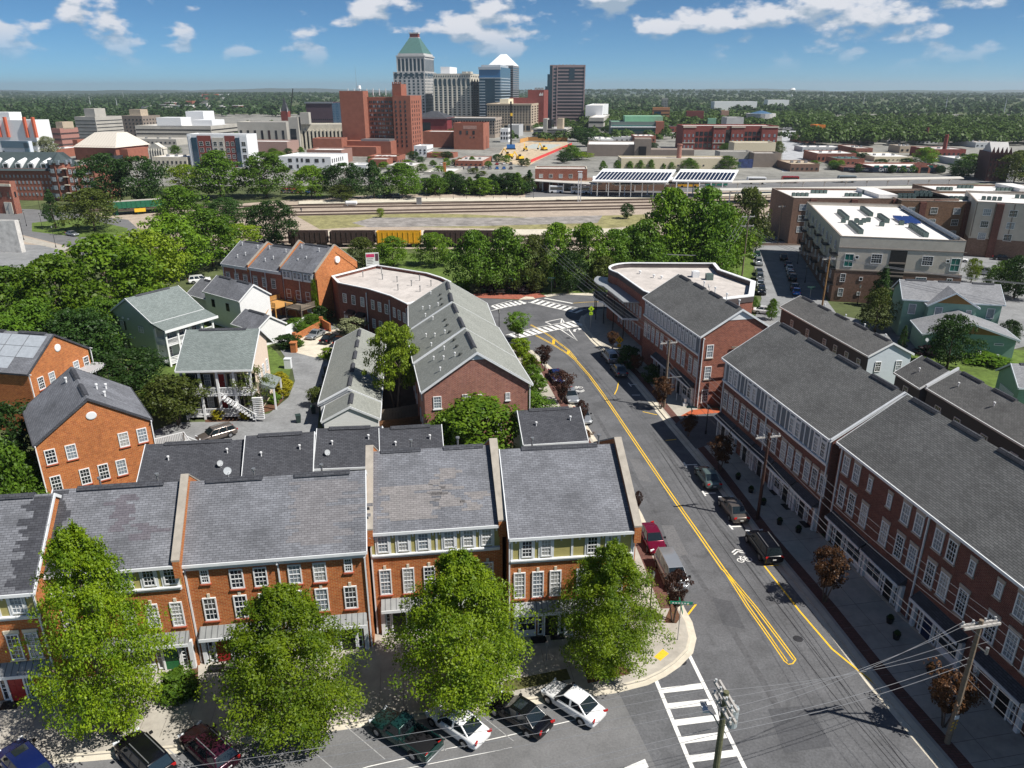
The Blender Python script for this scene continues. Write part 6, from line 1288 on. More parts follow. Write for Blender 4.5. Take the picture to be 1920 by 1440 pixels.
farwin(h, mat('deck_shadow', (.02, .02, .022), var=.1), cols=1, rows=4, z0=0, z1=zt, mode='bands', fh=.42); addbox(h, 'stair_tower', .3, .42, -.03, .3, 0, zt + 9, CONF); addbox(h, 'stair_tower', .68, .85, .2, .5, 0, zt + 9, TAN); addbox(h, 'lift_tower', .42, .55, .05, .4, 0, zt + 8, GLS)
h = farb('white_hall', 'plain white hall right of the brown tower', 1098, 1130, 1141, 199, 900, WHT, dp=25); h = farb('pale_lowrise', 'pale concrete lowrise below the white hall', 1104, 1132, 1143, 222, 800, CONF, dp=25, win=G(cols=3, rows=2, mode='bands', fh=.3))
h = farb('grey_block', 'pale grey party wall block beside the construction site', 952, 973, 981, 236, 720, mat('wall_pale', (.45, .46, .47), var=.08), dp=14); h = farb('white_block', 'white lowrise with awning left of the grey party wall', 938, 953, 953, 243, 640, WHT, dp=12, win=G(cols=3, rows=2)); 
# --- left downtown
h = farb('banded_office', 'concrete office block with dark horizontal window bands on the left', 139, 178, 228, 221, 640, CONF, ang=-32, dp=40, win=G(cols=1, rows=6, z0=2, mode='bands', fh=.22)); addbox(h, 'penthouse', .4, .9, .1, .5, h.dim[2], h.dim[2] + 7, CONF)
h = farb('brown_office', 'brown office block with beige wing behind the banded office', 224, 266, 300, 219, 700, TAUP, ang=-28, dp=30, win=G(cols=6, rows=5, fw=.35, fh=.4)); addbox(h, 'penthouse', .3, .8, .2, .6, h.dim[2], h.dim[2] + 6, TAN)
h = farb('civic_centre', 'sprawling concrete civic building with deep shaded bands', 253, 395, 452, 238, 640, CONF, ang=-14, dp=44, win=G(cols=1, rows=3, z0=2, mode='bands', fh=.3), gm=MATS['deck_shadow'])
addbox(h, 'white_box', .30, .62, .0, .3, h.dim[2], h.dim[2] + 7, WHT); addbox(h, 'white_box', .72, .98, .1, .5, h.dim[2] - 2, h.dim[2] + 5, WHT); addbox(h, 'white_box', .42, .66, .6, .95, h.dim[2], h.dim[2] + 11, WHT); addbox(h, 'lower_deck', -.05, .7, -.5, 0, 0, h.dim[2] - 8, CONF)
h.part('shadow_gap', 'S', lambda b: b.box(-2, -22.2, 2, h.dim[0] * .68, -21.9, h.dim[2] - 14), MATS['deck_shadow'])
h = farb('brick_auditorium', 'brick auditorium with white hipped roof', 140, 216, 278, 277, 470, B_far, ang=-26, dp=40); s, r, zt = h.dim
MB().loft([[(-1, -1, zt), (s + 1, -1, zt), (s + 1, r + 1, zt), (-1, r + 1, zt)], [(s * .25, r * .35, zt + 8), (s * .8, r * .35, zt + 8), (s * .8, r * .65, zt + 8), (s * .25, r * .65, zt + 8)]]).build('hip_roof', mat('roof_cream', (.62, .57, .50), kind='lines', col2=(.5, .46, .4), size=(2.0, 1), var=.05), h.t); addbox(h, 'side_wing', -.12, 0, .1, .9, 0, zt + 4, B_far); addbox(h, 'glass_bay', .7, 1.15, -.25, 0, 0, zt - 4, GLS); addbox(h, 'brick_bay', 1.0, 1.2, .1, .8, 0, zt - 1, B_far)
h = farb('temple_front', 'small stone building with columns and pediment', 278, 306, 313, 279, 455, STONC, ang=-26, dp=16); s, r, zt = h.dim
MB().loft([[(-.4, -.4, zt), (s + .4, -.4, zt), (s / 2, -.4, zt + 3.2)], [(-.4, r, zt), (s + .4, r, zt), (s / 2, r, zt + 3.2)]]).build('pediment', STONC, h.t)
for i in range(6): h.part('column', 'S', lambda b, i=i: b.cyl(s * (i + .5) / 6, -.9, 0, zt, .5, n=8), STONC)
h = farb('modern_apartments', 'modern apartment block with white and dark framed bays', 350, 462, 481, 255, 430, WHT, ang=-16, dp=16, gm=GLS); s, r, zt = h.dim
for i, (u0, u1, m) in enumerate(((0.02, .06, WHT), (.07, .16, GLB), (.17, .40, B_fardk), (.42, .62, STUC), (.63, .80, B_fardk), (.81, .88, GLB), (.88, 1.0, WHT))):
    h.part('bay', 'S', lambda b, u0=u0, u1=u1: b.box(s * u0, -.5 if i % 2 else -.2, 0, s * u1, 0, zt - (0 if i % 2 == 0 else 1)), m)
    if m not in (GLB,) and u1 - u0 > .05:
        n = 2 if u1 - u0 > .15 else 1
        for j in range(4):
            for k in range(n): h.win('S', s * (u0 + (u1 - u0) * (k + .5) / n), 1 + j * 3.4, s * (u1 - u0) / n * .6, 2.3, cols=2, rows=2, out=.5 if i % 2 else .2, g=GLS, fr=TRIM)
h = farb('long_apartments', 'long brick apartment house with slate roof, dormers and corner turret at the left edge', -60, 101, 101, 320, 296, B_rd, ang=-6, dp=16, roofm=S_dk, cat='apartments', win=G(cols=22, rows=4, z0=1.2, fw=.4, fh=.5), gm=GLW); s, r, zt = h.dim
MB().loft([[(-1, -1, zt), (s + 1, -1, zt), (s + 1, r + 1, zt), (-1, r + 1, zt)], [(0, r * .5, zt + 6.2), (s, r * .5, zt + 6.2), (s, r * .52, zt + 6.2), (0, r * .52, zt + 6.2)]]).build('mansard_roof', mat('slate_green', (.055, .075, .08), var=.15, scale=.6), h.t)
for i in range(11):
    x = s - 5 - i * 5.0; MB().loft([[(x, .2, zt + .8), (x + 2.4, .2, zt + .8), (x + 2.4, .2, zt + 2.6), (x + 1.2, .2, zt + 3.3), (x, .2, zt + 2.6)], [(x, 5, zt + 3.2), (x + 2.4, 5, zt + 3.2), (x + 2.4, 5, zt + 3.9), (x + 1.2, 5, zt + 4.4), (x, 5, zt + 3.9)]]).build('dormer', WHT, h.t); MB().box(x + .5, .08, zt + 1, x + 1.9, .2, zt + 2.4).build('dormer_window', GLS, h.t)
n = 8; b = MB(); b.cyl(s + 2, 1.5, 0, zt + 3, 3.6, n=8); b.build('turret', B_rd, h.t); MB().cyl(s + 2, 1.5, zt + 3, zt + 6.5, 4.2, .2, n=8).build('turret_roof', MATS['slate_green'], h.t)
b = MB()
for j in range(5):
    for i in range(8): a_ = 2 * math.pi * (i + .5) / 8; x, y = s + 2 + 3.36 * math.cos(a_), 1.5 + 3.36 * math.sin(a_); b.box(x - .6, y - .6, 1.2 + j * 3.1, x + .6, y + .6, 2.8 + j * 3.1)
stuff(b.build('windows', GLW, h.t))
MB().box(s + 6, -2, 0, s + 17, 14, zt + 1.2).build('east_wing', B_rd, h.t)
for j in range(4):
    for u in (1.6, 3.4, 6.4, 8.0, 9.6): window(h.t, (s + 6 + u, -2, 1.2 + j * 3), 0, 1.1, 1.7, cols=2, rows=2, g=GLW)
    MB().box(s + 4.6, -2.6, 3 + j * 3, s + 6.6, 0, 3.3 + j * 3).build('balcony', CONL, h.t)
h = farb('lab_building', 'white lab building with red exhaust stacks at the left edge', -40, 60, 92, 228, 470, WHT, ang=-22, dp=30, win=G(cols=7, rows=2, z0=2, z1=12, fw=.5, fh=.4)); s, r, zt = h.dim
for f in (.35, .5, .86, 1.02): MB().box(s * f, -1.4, zt - 9, s * f + 1.3, .2, zt + 2.5).build('exhaust_stack', TERR, h.t)
addbox(h, 'upper_block', 0, .5, .3, 1, zt, zt + 5, WHT)
h = farb('blue_framed_block', 'small white block with blue grey frame at the left edge', 5, 52, 60, 268, 400, mat('wall_bluewhite', (.60, .64, .70), var=.05), ang=-22, dp=12, win=G(cols=4, rows=2, z0=1, z1=7, fw=.35, fh=.6)); h.part('frame', 'S', lambda b: (b.box(-.5, -.8, h.dim[2] - 2.5, h.dim[0] + .5, 0, h.dim[2] + .9), b.box(h.dim[0] - 2, -.8, 0, h.dim[0] + .5, 0, h.dim[2])), mat('frame_blue', (.11, .17, .22), rough=.6))
h = farb('pink_office', 'pink brick office block with ribbon windows behind the pale tree', 96, 112, 146, 243, 560, mat('brick_pink', (.36, .18, .15), var=.1), ang=-30, dp=30, win=G(cols=7, rows=3, fw=.7, fh=.3)); addbox(h, 'penthouse', .2, 1.0, .2, .8, h.dim[2], h.dim[2] + 5, TAN)
h = farb('brick_shop', 'brick corner building with stone doorway at the left edge', -25, 18, 29, 345, 262, B_rd, ang=-24, dp=18, win=G(cols=3, rows=1, z0=5, z1=8, fw=.25, fh=.6)); h.part('doorway', 'S', lambda b: b.box(h.dim[0] - 4, -.3, 0, h.dim[0] - 1, 0, 4), STONC); h.part('cornice', 'S', lambda b: b.box(-.3, -.5, h.dim[2] - .8, h.dim[0] + .3, 0, h.dim[2]), CONL)
h = farb('white_shed', 'peeling white concrete shed beside the left parking lot', -40, 28, 36, 420, 196, mat('peeling_white', (.62, .60, .57), var=.25, scale=.5, stain=.5), ang=-14, dp=12); 
h = farb('fin_office', 'concrete office with tall window fins, west wing', 444, 536, 536, 231, 575, CONF, ang=-12, dp=22); h.part('fin_gap', 'S', lambda b: [b.box(h.dim[0] * (i + .3) / 7, -.12, 2, h.dim[0] * (i + .62) / 7, 0, h.dim[2] - 5) for i in range(7)], GLS)
h = farb('dark_glass_tower', 'dark glass stair tower with concrete frame among the fin offices', 540, 558, 564, 222, 560, CONF, ang=-12, dp=10); h.part('glass', 'S', lambda b: b.box(.8, -.15, 1, h.dim[0] * .72, 0, h.dim[2] - 7), GLS); addbox(h, 'upper_box', 1.2, 2.1, .2, .9, h.dim[2] - 4, h.dim[2] + 4, CONF)
h = farb('fin_office', 'concrete office with tall window fins beside the brick hotel', 563, 642, 642, 235, 565, CONL, ang=6, dp=22); h.part('fin', 'S', lambda b: [b.box(h.dim[0] * i / 11, -.9, 0, h.dim[0] * i / 11 + 1.2, 0, h.dim[2] - 3) for i in range(12)], CONL); h.part('glass', 'S', lambda b: b.box(0, -.1, 1, h.dim[0], 0, h.dim[2] - 4), GLS)
h = farb('clock_tower', 'dark red clock tower with pointed slate spire', 526, 539, 544, 210, 800, B_fardk, dp=8); s, r, zt = h.dim; MB().loft([[(0, 0, zt), (s, 0, zt), (s, r, zt), (0, r, zt)], [(s * .35, r * .35, zt + 9), (s * .65, r * .35, zt + 9), (s * .65, r * .65, zt + 9), (s * .35, r * .65, zt + 9)], [(s * .48, r * .48, zt + 15), (s * .52, r * .48, zt + 15), (s * .52, r * .52, zt + 15), (s * .48, r * .52, zt + 15)]]).build('spire', S_dk, h.t)
for x in (0, s): MB().cyl(x, 0, zt, zt + 5, .5, .1, n=5).build('pinnacle', STON, h.t)
h = farb('dark_office', 'dark brown and glass modern office left of the brick hotel', 573, 622, 640, 193, 820, mat('panel_plum', (.085, .055, .07), var=.1, scale=.2), ang=-16, dp=30, win=G(cols=12, rows=4, z0=1, z1=13, fw=.6, fh=.3)); h.part('glass', 'E', lambda b: b.box(0, -.2, 1, h.dim[1], 0, h.dim[2]), GLB); h.part('roof_edge', 'S', lambda b: b.box(-1, -.8, h.dim[2] - .5, h.dim[0] + 1, 0, h.dim[2] + 1), MET)
h = farb('white_lowrise', 'long white lowrise with dark square windows above the railway trees', 522, 620, 652, 297, 410, WHT, ang=-18, dp=14); s, r, zt = h.dim
for u, w_, z in ((.22, 2, 4.2), (.22, 2, .8), (.36, 1.1, 4.4), (.36, 1.1, 1.2), (.45, 1.1, 4.4), (.56, 2.2, 4.2), (.73, 2.2, 4.2), (.86, 1.2, 4.4), (.56, 2.2, .8)): h.win('S', s * u, z, w_, 1.8, cols=2, rows=1, fr=BLK, g=GLS)
for i in range(6): h.win('E', 2 + i * 3, 4, 1, 2, cols=1, rows=1, fr=BLK, g=GLS)
farb('white_lowrise', 'smaller white lowrise right of the long white one', 655, 686, 700, 312, 400, WHT, ang=-18, dp=10, win=G(cols=2, rows=1, fh=.3)); farb('grey_lowrise', 'low white roofed sheds in front of the fin offices', 445, 538, 560, 268, 520, mat('wall_mauve', (.36, .24, .21), var=.1), ang=-14, dp=20); farb('brick_lowrise', 'red brick lowrise in front of the brick hotel podium', 586, 640, 640, 262, 500, B_far, ang=-8, dp=14); farb('brick_lowrise', 'stepped brown brick building left of the hotel', 575, 640, 660, 284, 450, mat('brick_brown2', (.30, .17, .14), var=.12), ang=-14, dp=12)
farb('brick_lowrise', 'low brick shops in front of the hotel', 690, 745, 760, 296, 440, B_far, ang=-16, dp=14, win=G(cols=4, rows=1, z0=1, fw=.5, fh=.5)); farb('white_shops', 'white shop fronts right of the hotel', 776, 800, 812, 276, 500, WHT, ang=-20, dp=12, win=G(cols=3, rows=2, fw=.4)); farb('brick_lowrise', 'low brick shops left of the theatre', 800, 850, 850, 290, 490, B_far, dp=12)
farb('small_shed', 'low pale shed and chimney above the railway trees', 795, 850, 868, 326, 390, CONF, ang=-14, dp=14)
# --- right middle distance
h = farb('civic_glass', 'long building with green roof and teal glass front', 1146, 1236, 1260, 230, 690, mat('wall_tealgrey', (.16, .20, .19), var=.1), ang=-8, dp=34, roofm=GRNR, gm=SLT, win=G(cols=1, rows=3, mode='bands', fh=.35), side=False); s, r, zt = h.dim; addbox(h, 'green_roof', .3, 1.1, .3, 1, zt, zt + 5, GRNR); addbox(h, 'brick_end', .93, 1.1, -.05, .9, 0, zt + 1, B_far); addbox(h, 'canopy_band', -.01, .93, -.05, 0, zt - 4, zt - 3, WHT)
h = farb('brick_apartments', 'wide dark red brick apartment block with arched galleries', 1281, 1458, 1466, 238, 560, B_fardk, ang=-3, dp=26, gm=GLS, cat='apartments'); s, r, zt = h.dim
for i, (u0, u1) in enumerate(((.0, .13), (.13, .32), (.32, .45), (.45, .51), (.51, .65), (.65, .83), (.83, 1))):
    if i in (1, 5):
        h.part('gallery', 'S', lambda b: [b.box(s * (u0 + (u1 - u0) * (k + .12) / 4), -.15, 1.5 + j * 4, s * (u0 + (u1 - u0) * (k + .85) / 4), 0, 4.3 + j * 4) for k in range(4) for j in range(int(zt / 4))], GLS)
    elif i == 3: h.part('recess', 'S', lambda b: b.box(s * u0, -.1, 0, s * u1, 0, zt - 2), GLS)
    else:
        h.part('bay', 'S', lambda b: (b.box(s * u0, -2.2, 0, s * u1, 0, zt + .8)), B_fardk); h.part('string_course', 'S', lambda b: (b.box(s * u0, -2.5, 4.6, s * u1, -2.2, 5), b.box(s * u0 - .3, -2.6, zt - .4, s * u1 + .3, -2.2, zt + .4)), CONL)
        h.part('bay_windows', 'S', lambda b: [b.box(s * (u0 + (u1 - u0) * (k + .3) / 3), -2.35, 1 + j * 3.9, s * (u0 + (u1 - u0) * (k + .65) / 3), -2.2, 3 + j * 3.9) for k in range(3) for j in range(int(zt / 3.9))], GLW)
h = farb('tan_warehouse', 'tan brick flat roofed warehouse behind the depot', 1101, 1215, 1290, 274, 500, mat('brick_taupe', (.25, .205, .175), var=.1, scale=.3), ang=-14, dp=40); s, r, zt = h.dim; addbox(h, 'loading_tower', .78, 1.05, -.08, .35, 0, zt + 4.5, TAUP); addbox(h, 'loading_door', .85, .97, -.1, -.06, 0, zt, BLK); MB().box(s * 1.05, -2, 0, s * 1.75, 14, zt - 2).build('east_shed', MATS['brick_taupe'], h.t)
farb('long_wall_shed', 'cream walled long shed with dark roof behind the depot trees', 1165, 1380, 1395, 300, 405, CRM, ang=-2, dp=16, roofm=MEMG, win=G(cols=9, rows=1, fw=.12, fh=.2)); p = at(1383, 316); MB().box(0, -.2, .3, 8, .0, 5).build('mural', mat('mural_blue', (.04, .06, .16), var=.6, scale=.5), None, loc=p)['kind'] = 'structure'
farb('cream_shed', 'long cream shed in front of the dark red apartments', 1377, 1455, 1455, 270, 475, CRM, ang=-3, dp=14); farb('grey_shed', 'grey brick shed beside the wide street', 1414, 1465, 1470, 290, 430, TAUP, ang=-2, dp=14); farb('pale_shed', 'pale flat shed left of the grey shed', 1350, 1412, 1412, 287, 440, CONF, ang=-2, dp=12)
p = at(1271, 318); hh = height_at(p.x, p.y, 272); t = thing('brick_chimney', 'tall free standing brick chimney behind the solar roof', 'chimney', p); MB().cyl(0, 0, 0, hh, 1.5, 1.2, n=10).cyl(0, 0, hh, hh + .6, 1.5, n=10).build('stack', B_pk, t)
p = at(834, 326); hh = height_at(p.x, p.y, 314); t = thing('brick_chimney', 'short brick chimney above the railway trees', 'chimney', p); MB().box(-.7, -.7, 0, .7, .7, hh + 2).box(-.8, -.8, hh + 2, .8, .8, hh + 2.4).build('stack', B_or, t)
h = farb('orange_midrise', 'orange brick midrise against the far woods', 1224, 1256, 1270, 203, 1000, mat('brick_far_orange', (.48, .22, .11), var=.1), dp=20, win=G(cols=1, rows=4, mode='bands', fh=.25)); addbox(h, 'glass_panel', .1, .5, -.01, .0, 2, h.dim[2] - 4, GLB)
farb('grey_highrise', 'small grey highrise in the far woods', 1241, 1253, 1258, 185, 1500, mat('wall_grey_far', (.40, .40, .38)), dp=14, win=G(cols=4, rows=8, fw=.6)); farb('red_hall', 'low dark hall in the woods right of the orange midrise', 1288, 1320, 1322, 210, 900, B_fardk, dp=20); farb('pink_hall', 'pinkish hall end among dark trees', 1353, 1367, 1368, 209, 950, mat('wall_pink', (.5, .3, .22)), dp=14)
farb('green_box', 'green topped brick block behind the dark red apartments', 1328, 1343, 1344, 224, 640, GRNR, dp=8); farb('grey_hall', 'grey metal hall behind the dark red apartments', 1363, 1395, 1395, 222, 680, STON, ang=-4, dp=20)
p = at(1424, 236); t = thing('rotunda', 'round hall with blue conical roof behind the dark red apartments', 'building', p); MB().cyl(0, 0, 0, 14, 17, n=20).build('drum', STON, t); MB().cyl(0, 0, 14, 17, 13, 2, n=20).build('cone_roof', mat('roof_blue', (.05, .12, .22), var=.1), t)
h = farb('station_building', 'low brick station building with navy fascia and white roof on the right', 1635, 1770, 1773, 315, 400, B_rd, ang=-2, dp=22, gm=SLT, win=G(cols=8, rows=1, z0=.8, z1=4.2, fw=.55, fh=.7)); s, r, zt = h.dim
NAVY = mat('navy_fascia', (.014, .022, .045), rough=.4); h.part('fascia', 'S', lambda b: b.box(-.5, -1, zt - 2.1, s + .5, 0, zt + .3), NAVY); MB().loft([[(-12, 4, 0), (0, -1, 0), (0, r, 0), (-12, r, 0)], [(-12, 4, zt - .4), (0, -1, zt - .4), (0, r, zt - .4), (-12, r, zt - .4)]]).build('west_wing', B_dk, h.t); MB().loft([[(-13, 3.2, zt - 2.1), (0, -1.6, zt - 2.1), (0, -1.0, zt - 2.1), (-13, 3.8, zt - 2.1)], [(-13, 3.2, zt), (0, -1.6, zt), (0, -1.0, zt), (-13, 3.8, zt)]]).build('west_fascia', NAVY, h.t)
MB().loft([[(s * .62, -2.5, 0), (s * .78, -2.5, 0), (s * .78, -2.5, zt), (s * .70, -2.5, zt + 2.6), (s * .62, -2.5, zt)], [(s * .62, 6, 0), (s * .78, 6, 0), (s * .78, 6, zt), (s * .70, 6, zt + 2.6), (s * .62, 6, zt)]]).build('entrance_gable', B_rd, h.t); MB().box(s * .65, -2.6, 0, s * .75, -2.5, 3).build('entrance', GLS, h.t)
def text(s_, size, m, parent, loc, rot, name='lettering'):
    c = bpy.data.curves.new(name, 'FONT'); c.body = s_; c.size = size; c.extrude = .02; c.align_x = 'CENTER'; c.align_y = 'CENTER'
    o = bpy.data.objects.new(name, c); COL.objects.link(o); dg = bpy.context.evaluated_depsgraph_get(); me = bpy.data.meshes.new_from_object(o.evaluated_get(dg)); bpy.data.objects.remove(o); bpy.data.curves.remove(c)
    me.materials.clear(); me.materials.append(m); return inst(name, me, parent, loc, rot)
text('GATE CITY STATION', 2.0, WHT, h.t, (s * .34, -1.08, zt - .95), (R(90), 0, 0)); text('GATE CITY STATION', 1.0, WHT, h.t, (-6.5, .75 - .1, zt - 1.05), (R(90), 0, R(-20)))
h = farb('gothic_hall', 'dark brick gothic building with pointed gables at the right edge', 1858, 1898, 1940, 290, 360, mat('brick_far_dark', (.085, .035, .035), var=.15), ang=-30, dp=18, win=G(cols=5, rows=4, fw=.35, fh=.55), gm=GLS); s, r, zt = h.dim
for i in range(5): h.part('pointed_gable', 'S', lambda b, i=i: b.loft([[(s * i / 5, -.2, zt), (s * (i + 1) / 5, -.2, zt), (s * (i + .5) / 5, -.2, zt + 3.2)], [(s * i / 5, .4, zt), (s * (i + 1) / 5, .4, zt), (s * (i + .5) / 5, .4, zt + 3.2)]]), MATS['brick_far_dark'])
MB().loft([[(1, 2, zt), (s, 2, zt), (s, r, zt), (1, r, zt)], [(1, r * .5, zt + 5), (s, r * .5, zt + 5), (s, r * .55, zt + 5), (1, r * .55, zt + 5)]]).build('slate_roof', STON, h.t)
struct(sheet('wide_street', [(1466, 322), (1467, 300), (1466, 250), (1468, 236), (1500, 236), (1505, 260), (1512, 300), (1508, 322)], .02, mat('street_pale', (.40, .41, .43), var=.15, scale=.1, big=.2, rough=.9)))
rr_ = random.Random(11); GY = lambda y: at(960, y).y; SHG = mat('roof_sheet_pale', (.50, .52, .53), var=.1, scale=.2)
LOWS = [(1505, 1580, 277, 285, MATS['wall_pale'], MEMB, 'pale blue shed with white roof right of the wide street'), (1533, 1606, 289, 304, B_rd, MEMB, 'brick shop with white roof and painted side wall'), (1605, 1637, 279, 292, B_rd, MEMG, 'small brick building behind the painted shop'), (1570, 1622, 299, 310, B_rd, COPG, 'brick shop with green sloping roof'), (1483, 1537, 309, 322, B_br, TAN, 'brown shop with pale roof beside the wide street'),
 (1640, 1712, 295, 303, CRM, MEMB, 'cream shed with white roof behind the station building'), (1688, 1718, 275, 287, TAN, MEMG, 'tan yellow box shaped workshop'), (1742, 1812, 281, 297, B_fardk, MEMG, 'old brick mill with a chimney right of the round tree'), (1645, 1697, 241, 251, B_far, MEMG, 'brown roofed hall under the right hand woods'), (1785, 1830, 236, 247, MATS['wall_bluewhite'], MEMB, 'blue white hall under the right hand woods'), (1546, 1602, 240, 249, mat('wall_blue', (.16, .26, .4), var=.2), MEMG, 'blue painted hall beside the orange workshop'),
 (1638, 1662, 257, 265, WHT, MEMB, 'white shed in the workshop cluster, left'), (1664, 1690, 260, 268, STON, MEMG, 'grey shed in the workshop cluster, middle'), (1690, 1722, 256, 264, CONF, MEMB, 'concrete shed in the workshop cluster, right'), (1600, 1640, 262, 270, TAUP, MEMG, 'taupe yard building left of the workshop cluster'), (1720, 1760, 262, 270, SHG, SHG, 'pale metal shed behind the mill'), (1800, 1850, 300, 311, MATS['wall_pale'], MEMB, 'pale shed right of the dark round tree'), (1830, 1880, 268, 277, SHG, MEMG, 'metal shed near the gothic hall'), (1860, 1930, 246, 256, MATS['wall_bluewhite'], MEMB, 'long pale warehouse at the right edge'), (1500, 1530, 258, 268, B_far, MEMB, 'brick shop at the top of the wide street'),
 (690, 725, 300, 314, B_far, MEMG, 'dark brick shop row before the hotel podium'), (725, 776, 312, 325, CONF, MEMB, 'concrete shop row behind the railway trees'), (792, 812, 262, 276, CONF, MEMB, 'pale block between the hotel and the theatre wing'), (853, 905, 303, 312, B_far, MEMG, 'long low brick wall building below the theatre'), (1143, 1190, 258, 266, MATS['wall_pale'], MEMB, 'pale shop row before the green roofed building'), (1190, 1230, 256, 268, B_far, MEMB, 'brick shop before the green roofed building'), (60, 100, 282, 297, B_far, MEMB, 'brick shop behind the long apartments'), (285, 350, 296, 312, CONL, MEMB, 'white flat roof below the temple front'), (240, 330, 262, 272, CONF, MEMG, 'concrete deck behind the auditorium'), (455, 520, 248, 262, CONL, MEMB, 'pale hall left of the dark glass tower'), (395, 452, 268, 280, CONF, MEMB, 'concrete shed behind the modern apartments'), (1215, 1275, 238, 248, B_fardk, S_dk, 'dark church hall right of the green roofed building'), (1105, 1150, 262, 272, WHT, MEMB, 'white lowrise right of the parking garage')]
for i, (x0, x1, yt, yb, m, rm, lab) in enumerate(LOWS):
    ff = farb('low_building', lab, x0, x1, x1, yt, GY(yb), m, ang=-4 if x0 > 1000 else -16, dp=18 + (i % 3) * 7, roofm=rm, win=G(cols=max(2, (x1 - x0) // 8), rows=1, z0=.5, fw=.4, fh=.5), side=False, par=.4)
    for k in range(3): MB().box(ff.dim[0] * (.2 + .25 * k), ff.dim[1] * .4, ff.dim[2], ff.dim[0] * (.2 + .25 * k) + 1.4, ff.dim[1] * .4 + 1.4, ff.dim[2] + 1.1).build('roof_unit', MET, ff.t)
    if 'mill' in lab: MB().cyl(ff.dim[0] * .45, 2, 0, ff.dim[2] + 9, 1.4, 1.1, n=8).build('chimney', B_fardk, ff.t)
# orange / blue workshop near the woods
farb('bright_workshop', 'workshop with bright orange end near the woods', 1530, 1548, 1548, 236, 660, ORNG, ang=-4, dp=14)
# far little white roofs on the left horizon
FS = [255 + rr_.random() * 190 for _ in range(46)]; FR = [rank(FS[k::4]) for k in range(4)]
for i in range(46):
    x = FS[i]; y = 196 + rr_.random() * 16; p = at(x, y); wd = 10 + rr_.random() * 26; hh = 5 + rr_.random() * 7
    t = thing('far_building', '%s tiny %s building from the left in the far suburb' % (FR[i % 4][i // 4], ['white', 'tan', 'red', 'grey'][i % 4]), 'building', (p.x, p.y, 0), R(-20), 'far suburb roofs'); MB().box(0, 0, 0, wd, 14, hh).build('wall', [WHT, TAN, B_far, STON][i % 4], t); MB().box(-.4, -.4, hh, wd + .4, 14.4, hh + .6).build('roof', MEMB, t)
for i, (x0, x1, yt, Y, m, l) in enumerate(((378, 405, 177, 3600, TERR, 'long red hall on the left horizon'), (405, 428, 177, 3650, WHT, 'white hall beside the red one on the left horizon'), (345, 360, 190, 1900, B_far, 'domed church hall in the far suburb'), (1340, 1420, 191, 1500, WHT, 'long pale shed in the far woods on the right'), (1440, 1480, 188, 1700, WHT, 'pale shed in the far woods above the wide street'))): farb('far_hall', l, x0, x1, x1, yt, Y, m, ang=-4, dp=30)
def wtower(px, ytop, ybase, label, Y):
    d = Y; X = (px - 960) / FPX * (Y * math.cos(PITCH)); hh = height_at(X, Y, ytop); t = thing('water_tower', label, 'tower', (X, Y, 0)); MB().cyl(0, 0, 0, hh - 12, 4, n=8).cyl(0, 0, hh - 14, hh - 8, 6, 15, n=14).cyl(0, 0, hh - 8, hh, 15, 8, n=14).build('tank', WHT, t)
wtower(1486, 165, 172, 'white water tower on the right horizon', 3800)
for px, yt, Y in ((164, 181, 1600), (214, 184, 1500), (1780, 180, 1300), (229, 170, 3000), (1545, 168, 2600), (1623, 174, 1700), (1892, 185, 1300)):
    X = (px - 960) / FPX * (Y * math.cos(PITCH)); hh = height_at(X, Y, yt); t = thing('radio_mast', '%s thin pale mast from the left above the far woods' % ORD[[229, 164, 214, 1545, 1623, 1780, 1892].index(px)], 'mast', (X, Y, 0), 0, 'far masts'); MB().cyl(0, 0, 0, hh, .9, .3, n=5).build('shaft', MATS['galvanised'], t)
# ------------------------------------------------------------------ depot with solar roof
p = at(1003, 357); h = flatb('depot_pavilion', 'old brick depot pavilion at the end of the platforms', 'station', (p.x, p.y), -3, 22, 12, 8.5, B_rd, roofm=MEMG, par=.4, cop=CONL)
for i in range(5): h.win('S', 2.5 + i * 4.2, 5.2, 1.6, 1.6, cols=2, rows=2); h.win('S', 2.5 + i * 4.2, 1, 1.4, 2.4, g=GLS)
MB().box(-1.5, -3, 3.8, 45, 0, 4.1).build('canopy', mat('canopy_cream', (.52, .46, .36)), h.t)
for i in range(8): MB().box(i * 6, -2.8, 0, i * 6 + .25, -2.55, 3.8).build('canopy_post', WHT, h.t)
MB().box(22, 1, 0, 60, 12, 4.2).build('east_range', B_br, h.t)
A = at(1110, 337, 7); C = at(1252, 339, 7); t = thing('solar_canopy', 'big white bus canopy with tilted dark solar panels', 'canopy', (A.x, A.y, 0), math.atan2(C.y - A.y, C.x - A.x)); Ls = (C - A).length
def solar(t, x0, x1, y0, z0, y1, z1, n, rows=1):
    MB().loft([[(x0, y0, z0 - .5), (x1, y0, z0 - .5), (x1, y0, z0), (x0, y0, z0)], [(x0 + 4, y1, z1 - .5), (x1 + 4, y1, z1 - .5), (x1 + 4, y1, z1), (x0 + 4, y1, z1)]]).build('roof_plane', WHT, t); w_ = (x1 - x0 - 1) / n
    for i in range(n):
        a = x0 + .5 + i * w_; f = lambda k: (y0 + (y1 - y0) * k, z0 + (z1 - z0) * k + .12)
        MB().poly([(a + .15 + .4, f(.1)[0], f(.1)[1]), (a + w_ - .15 + .4, f(.1)[0], f(.1)[1]), (a + w_ - .15 + 3.0, f(.72)[0], f(.72)[1]), (a + .15 + 3.0, f(.72)[0], f(.72)[1])]).build('solar_panel', SOL, t)
solar(t, 0, Ls, 0, 6.6, 14, 10, 20); solar(t, Ls + 2, Ls * 1.85, 4, 6.6, 16, 10, 15); MB().box(0, 8, 6, Ls * 1.8, 18, 6.6).build('rear_roof', WHT, t)
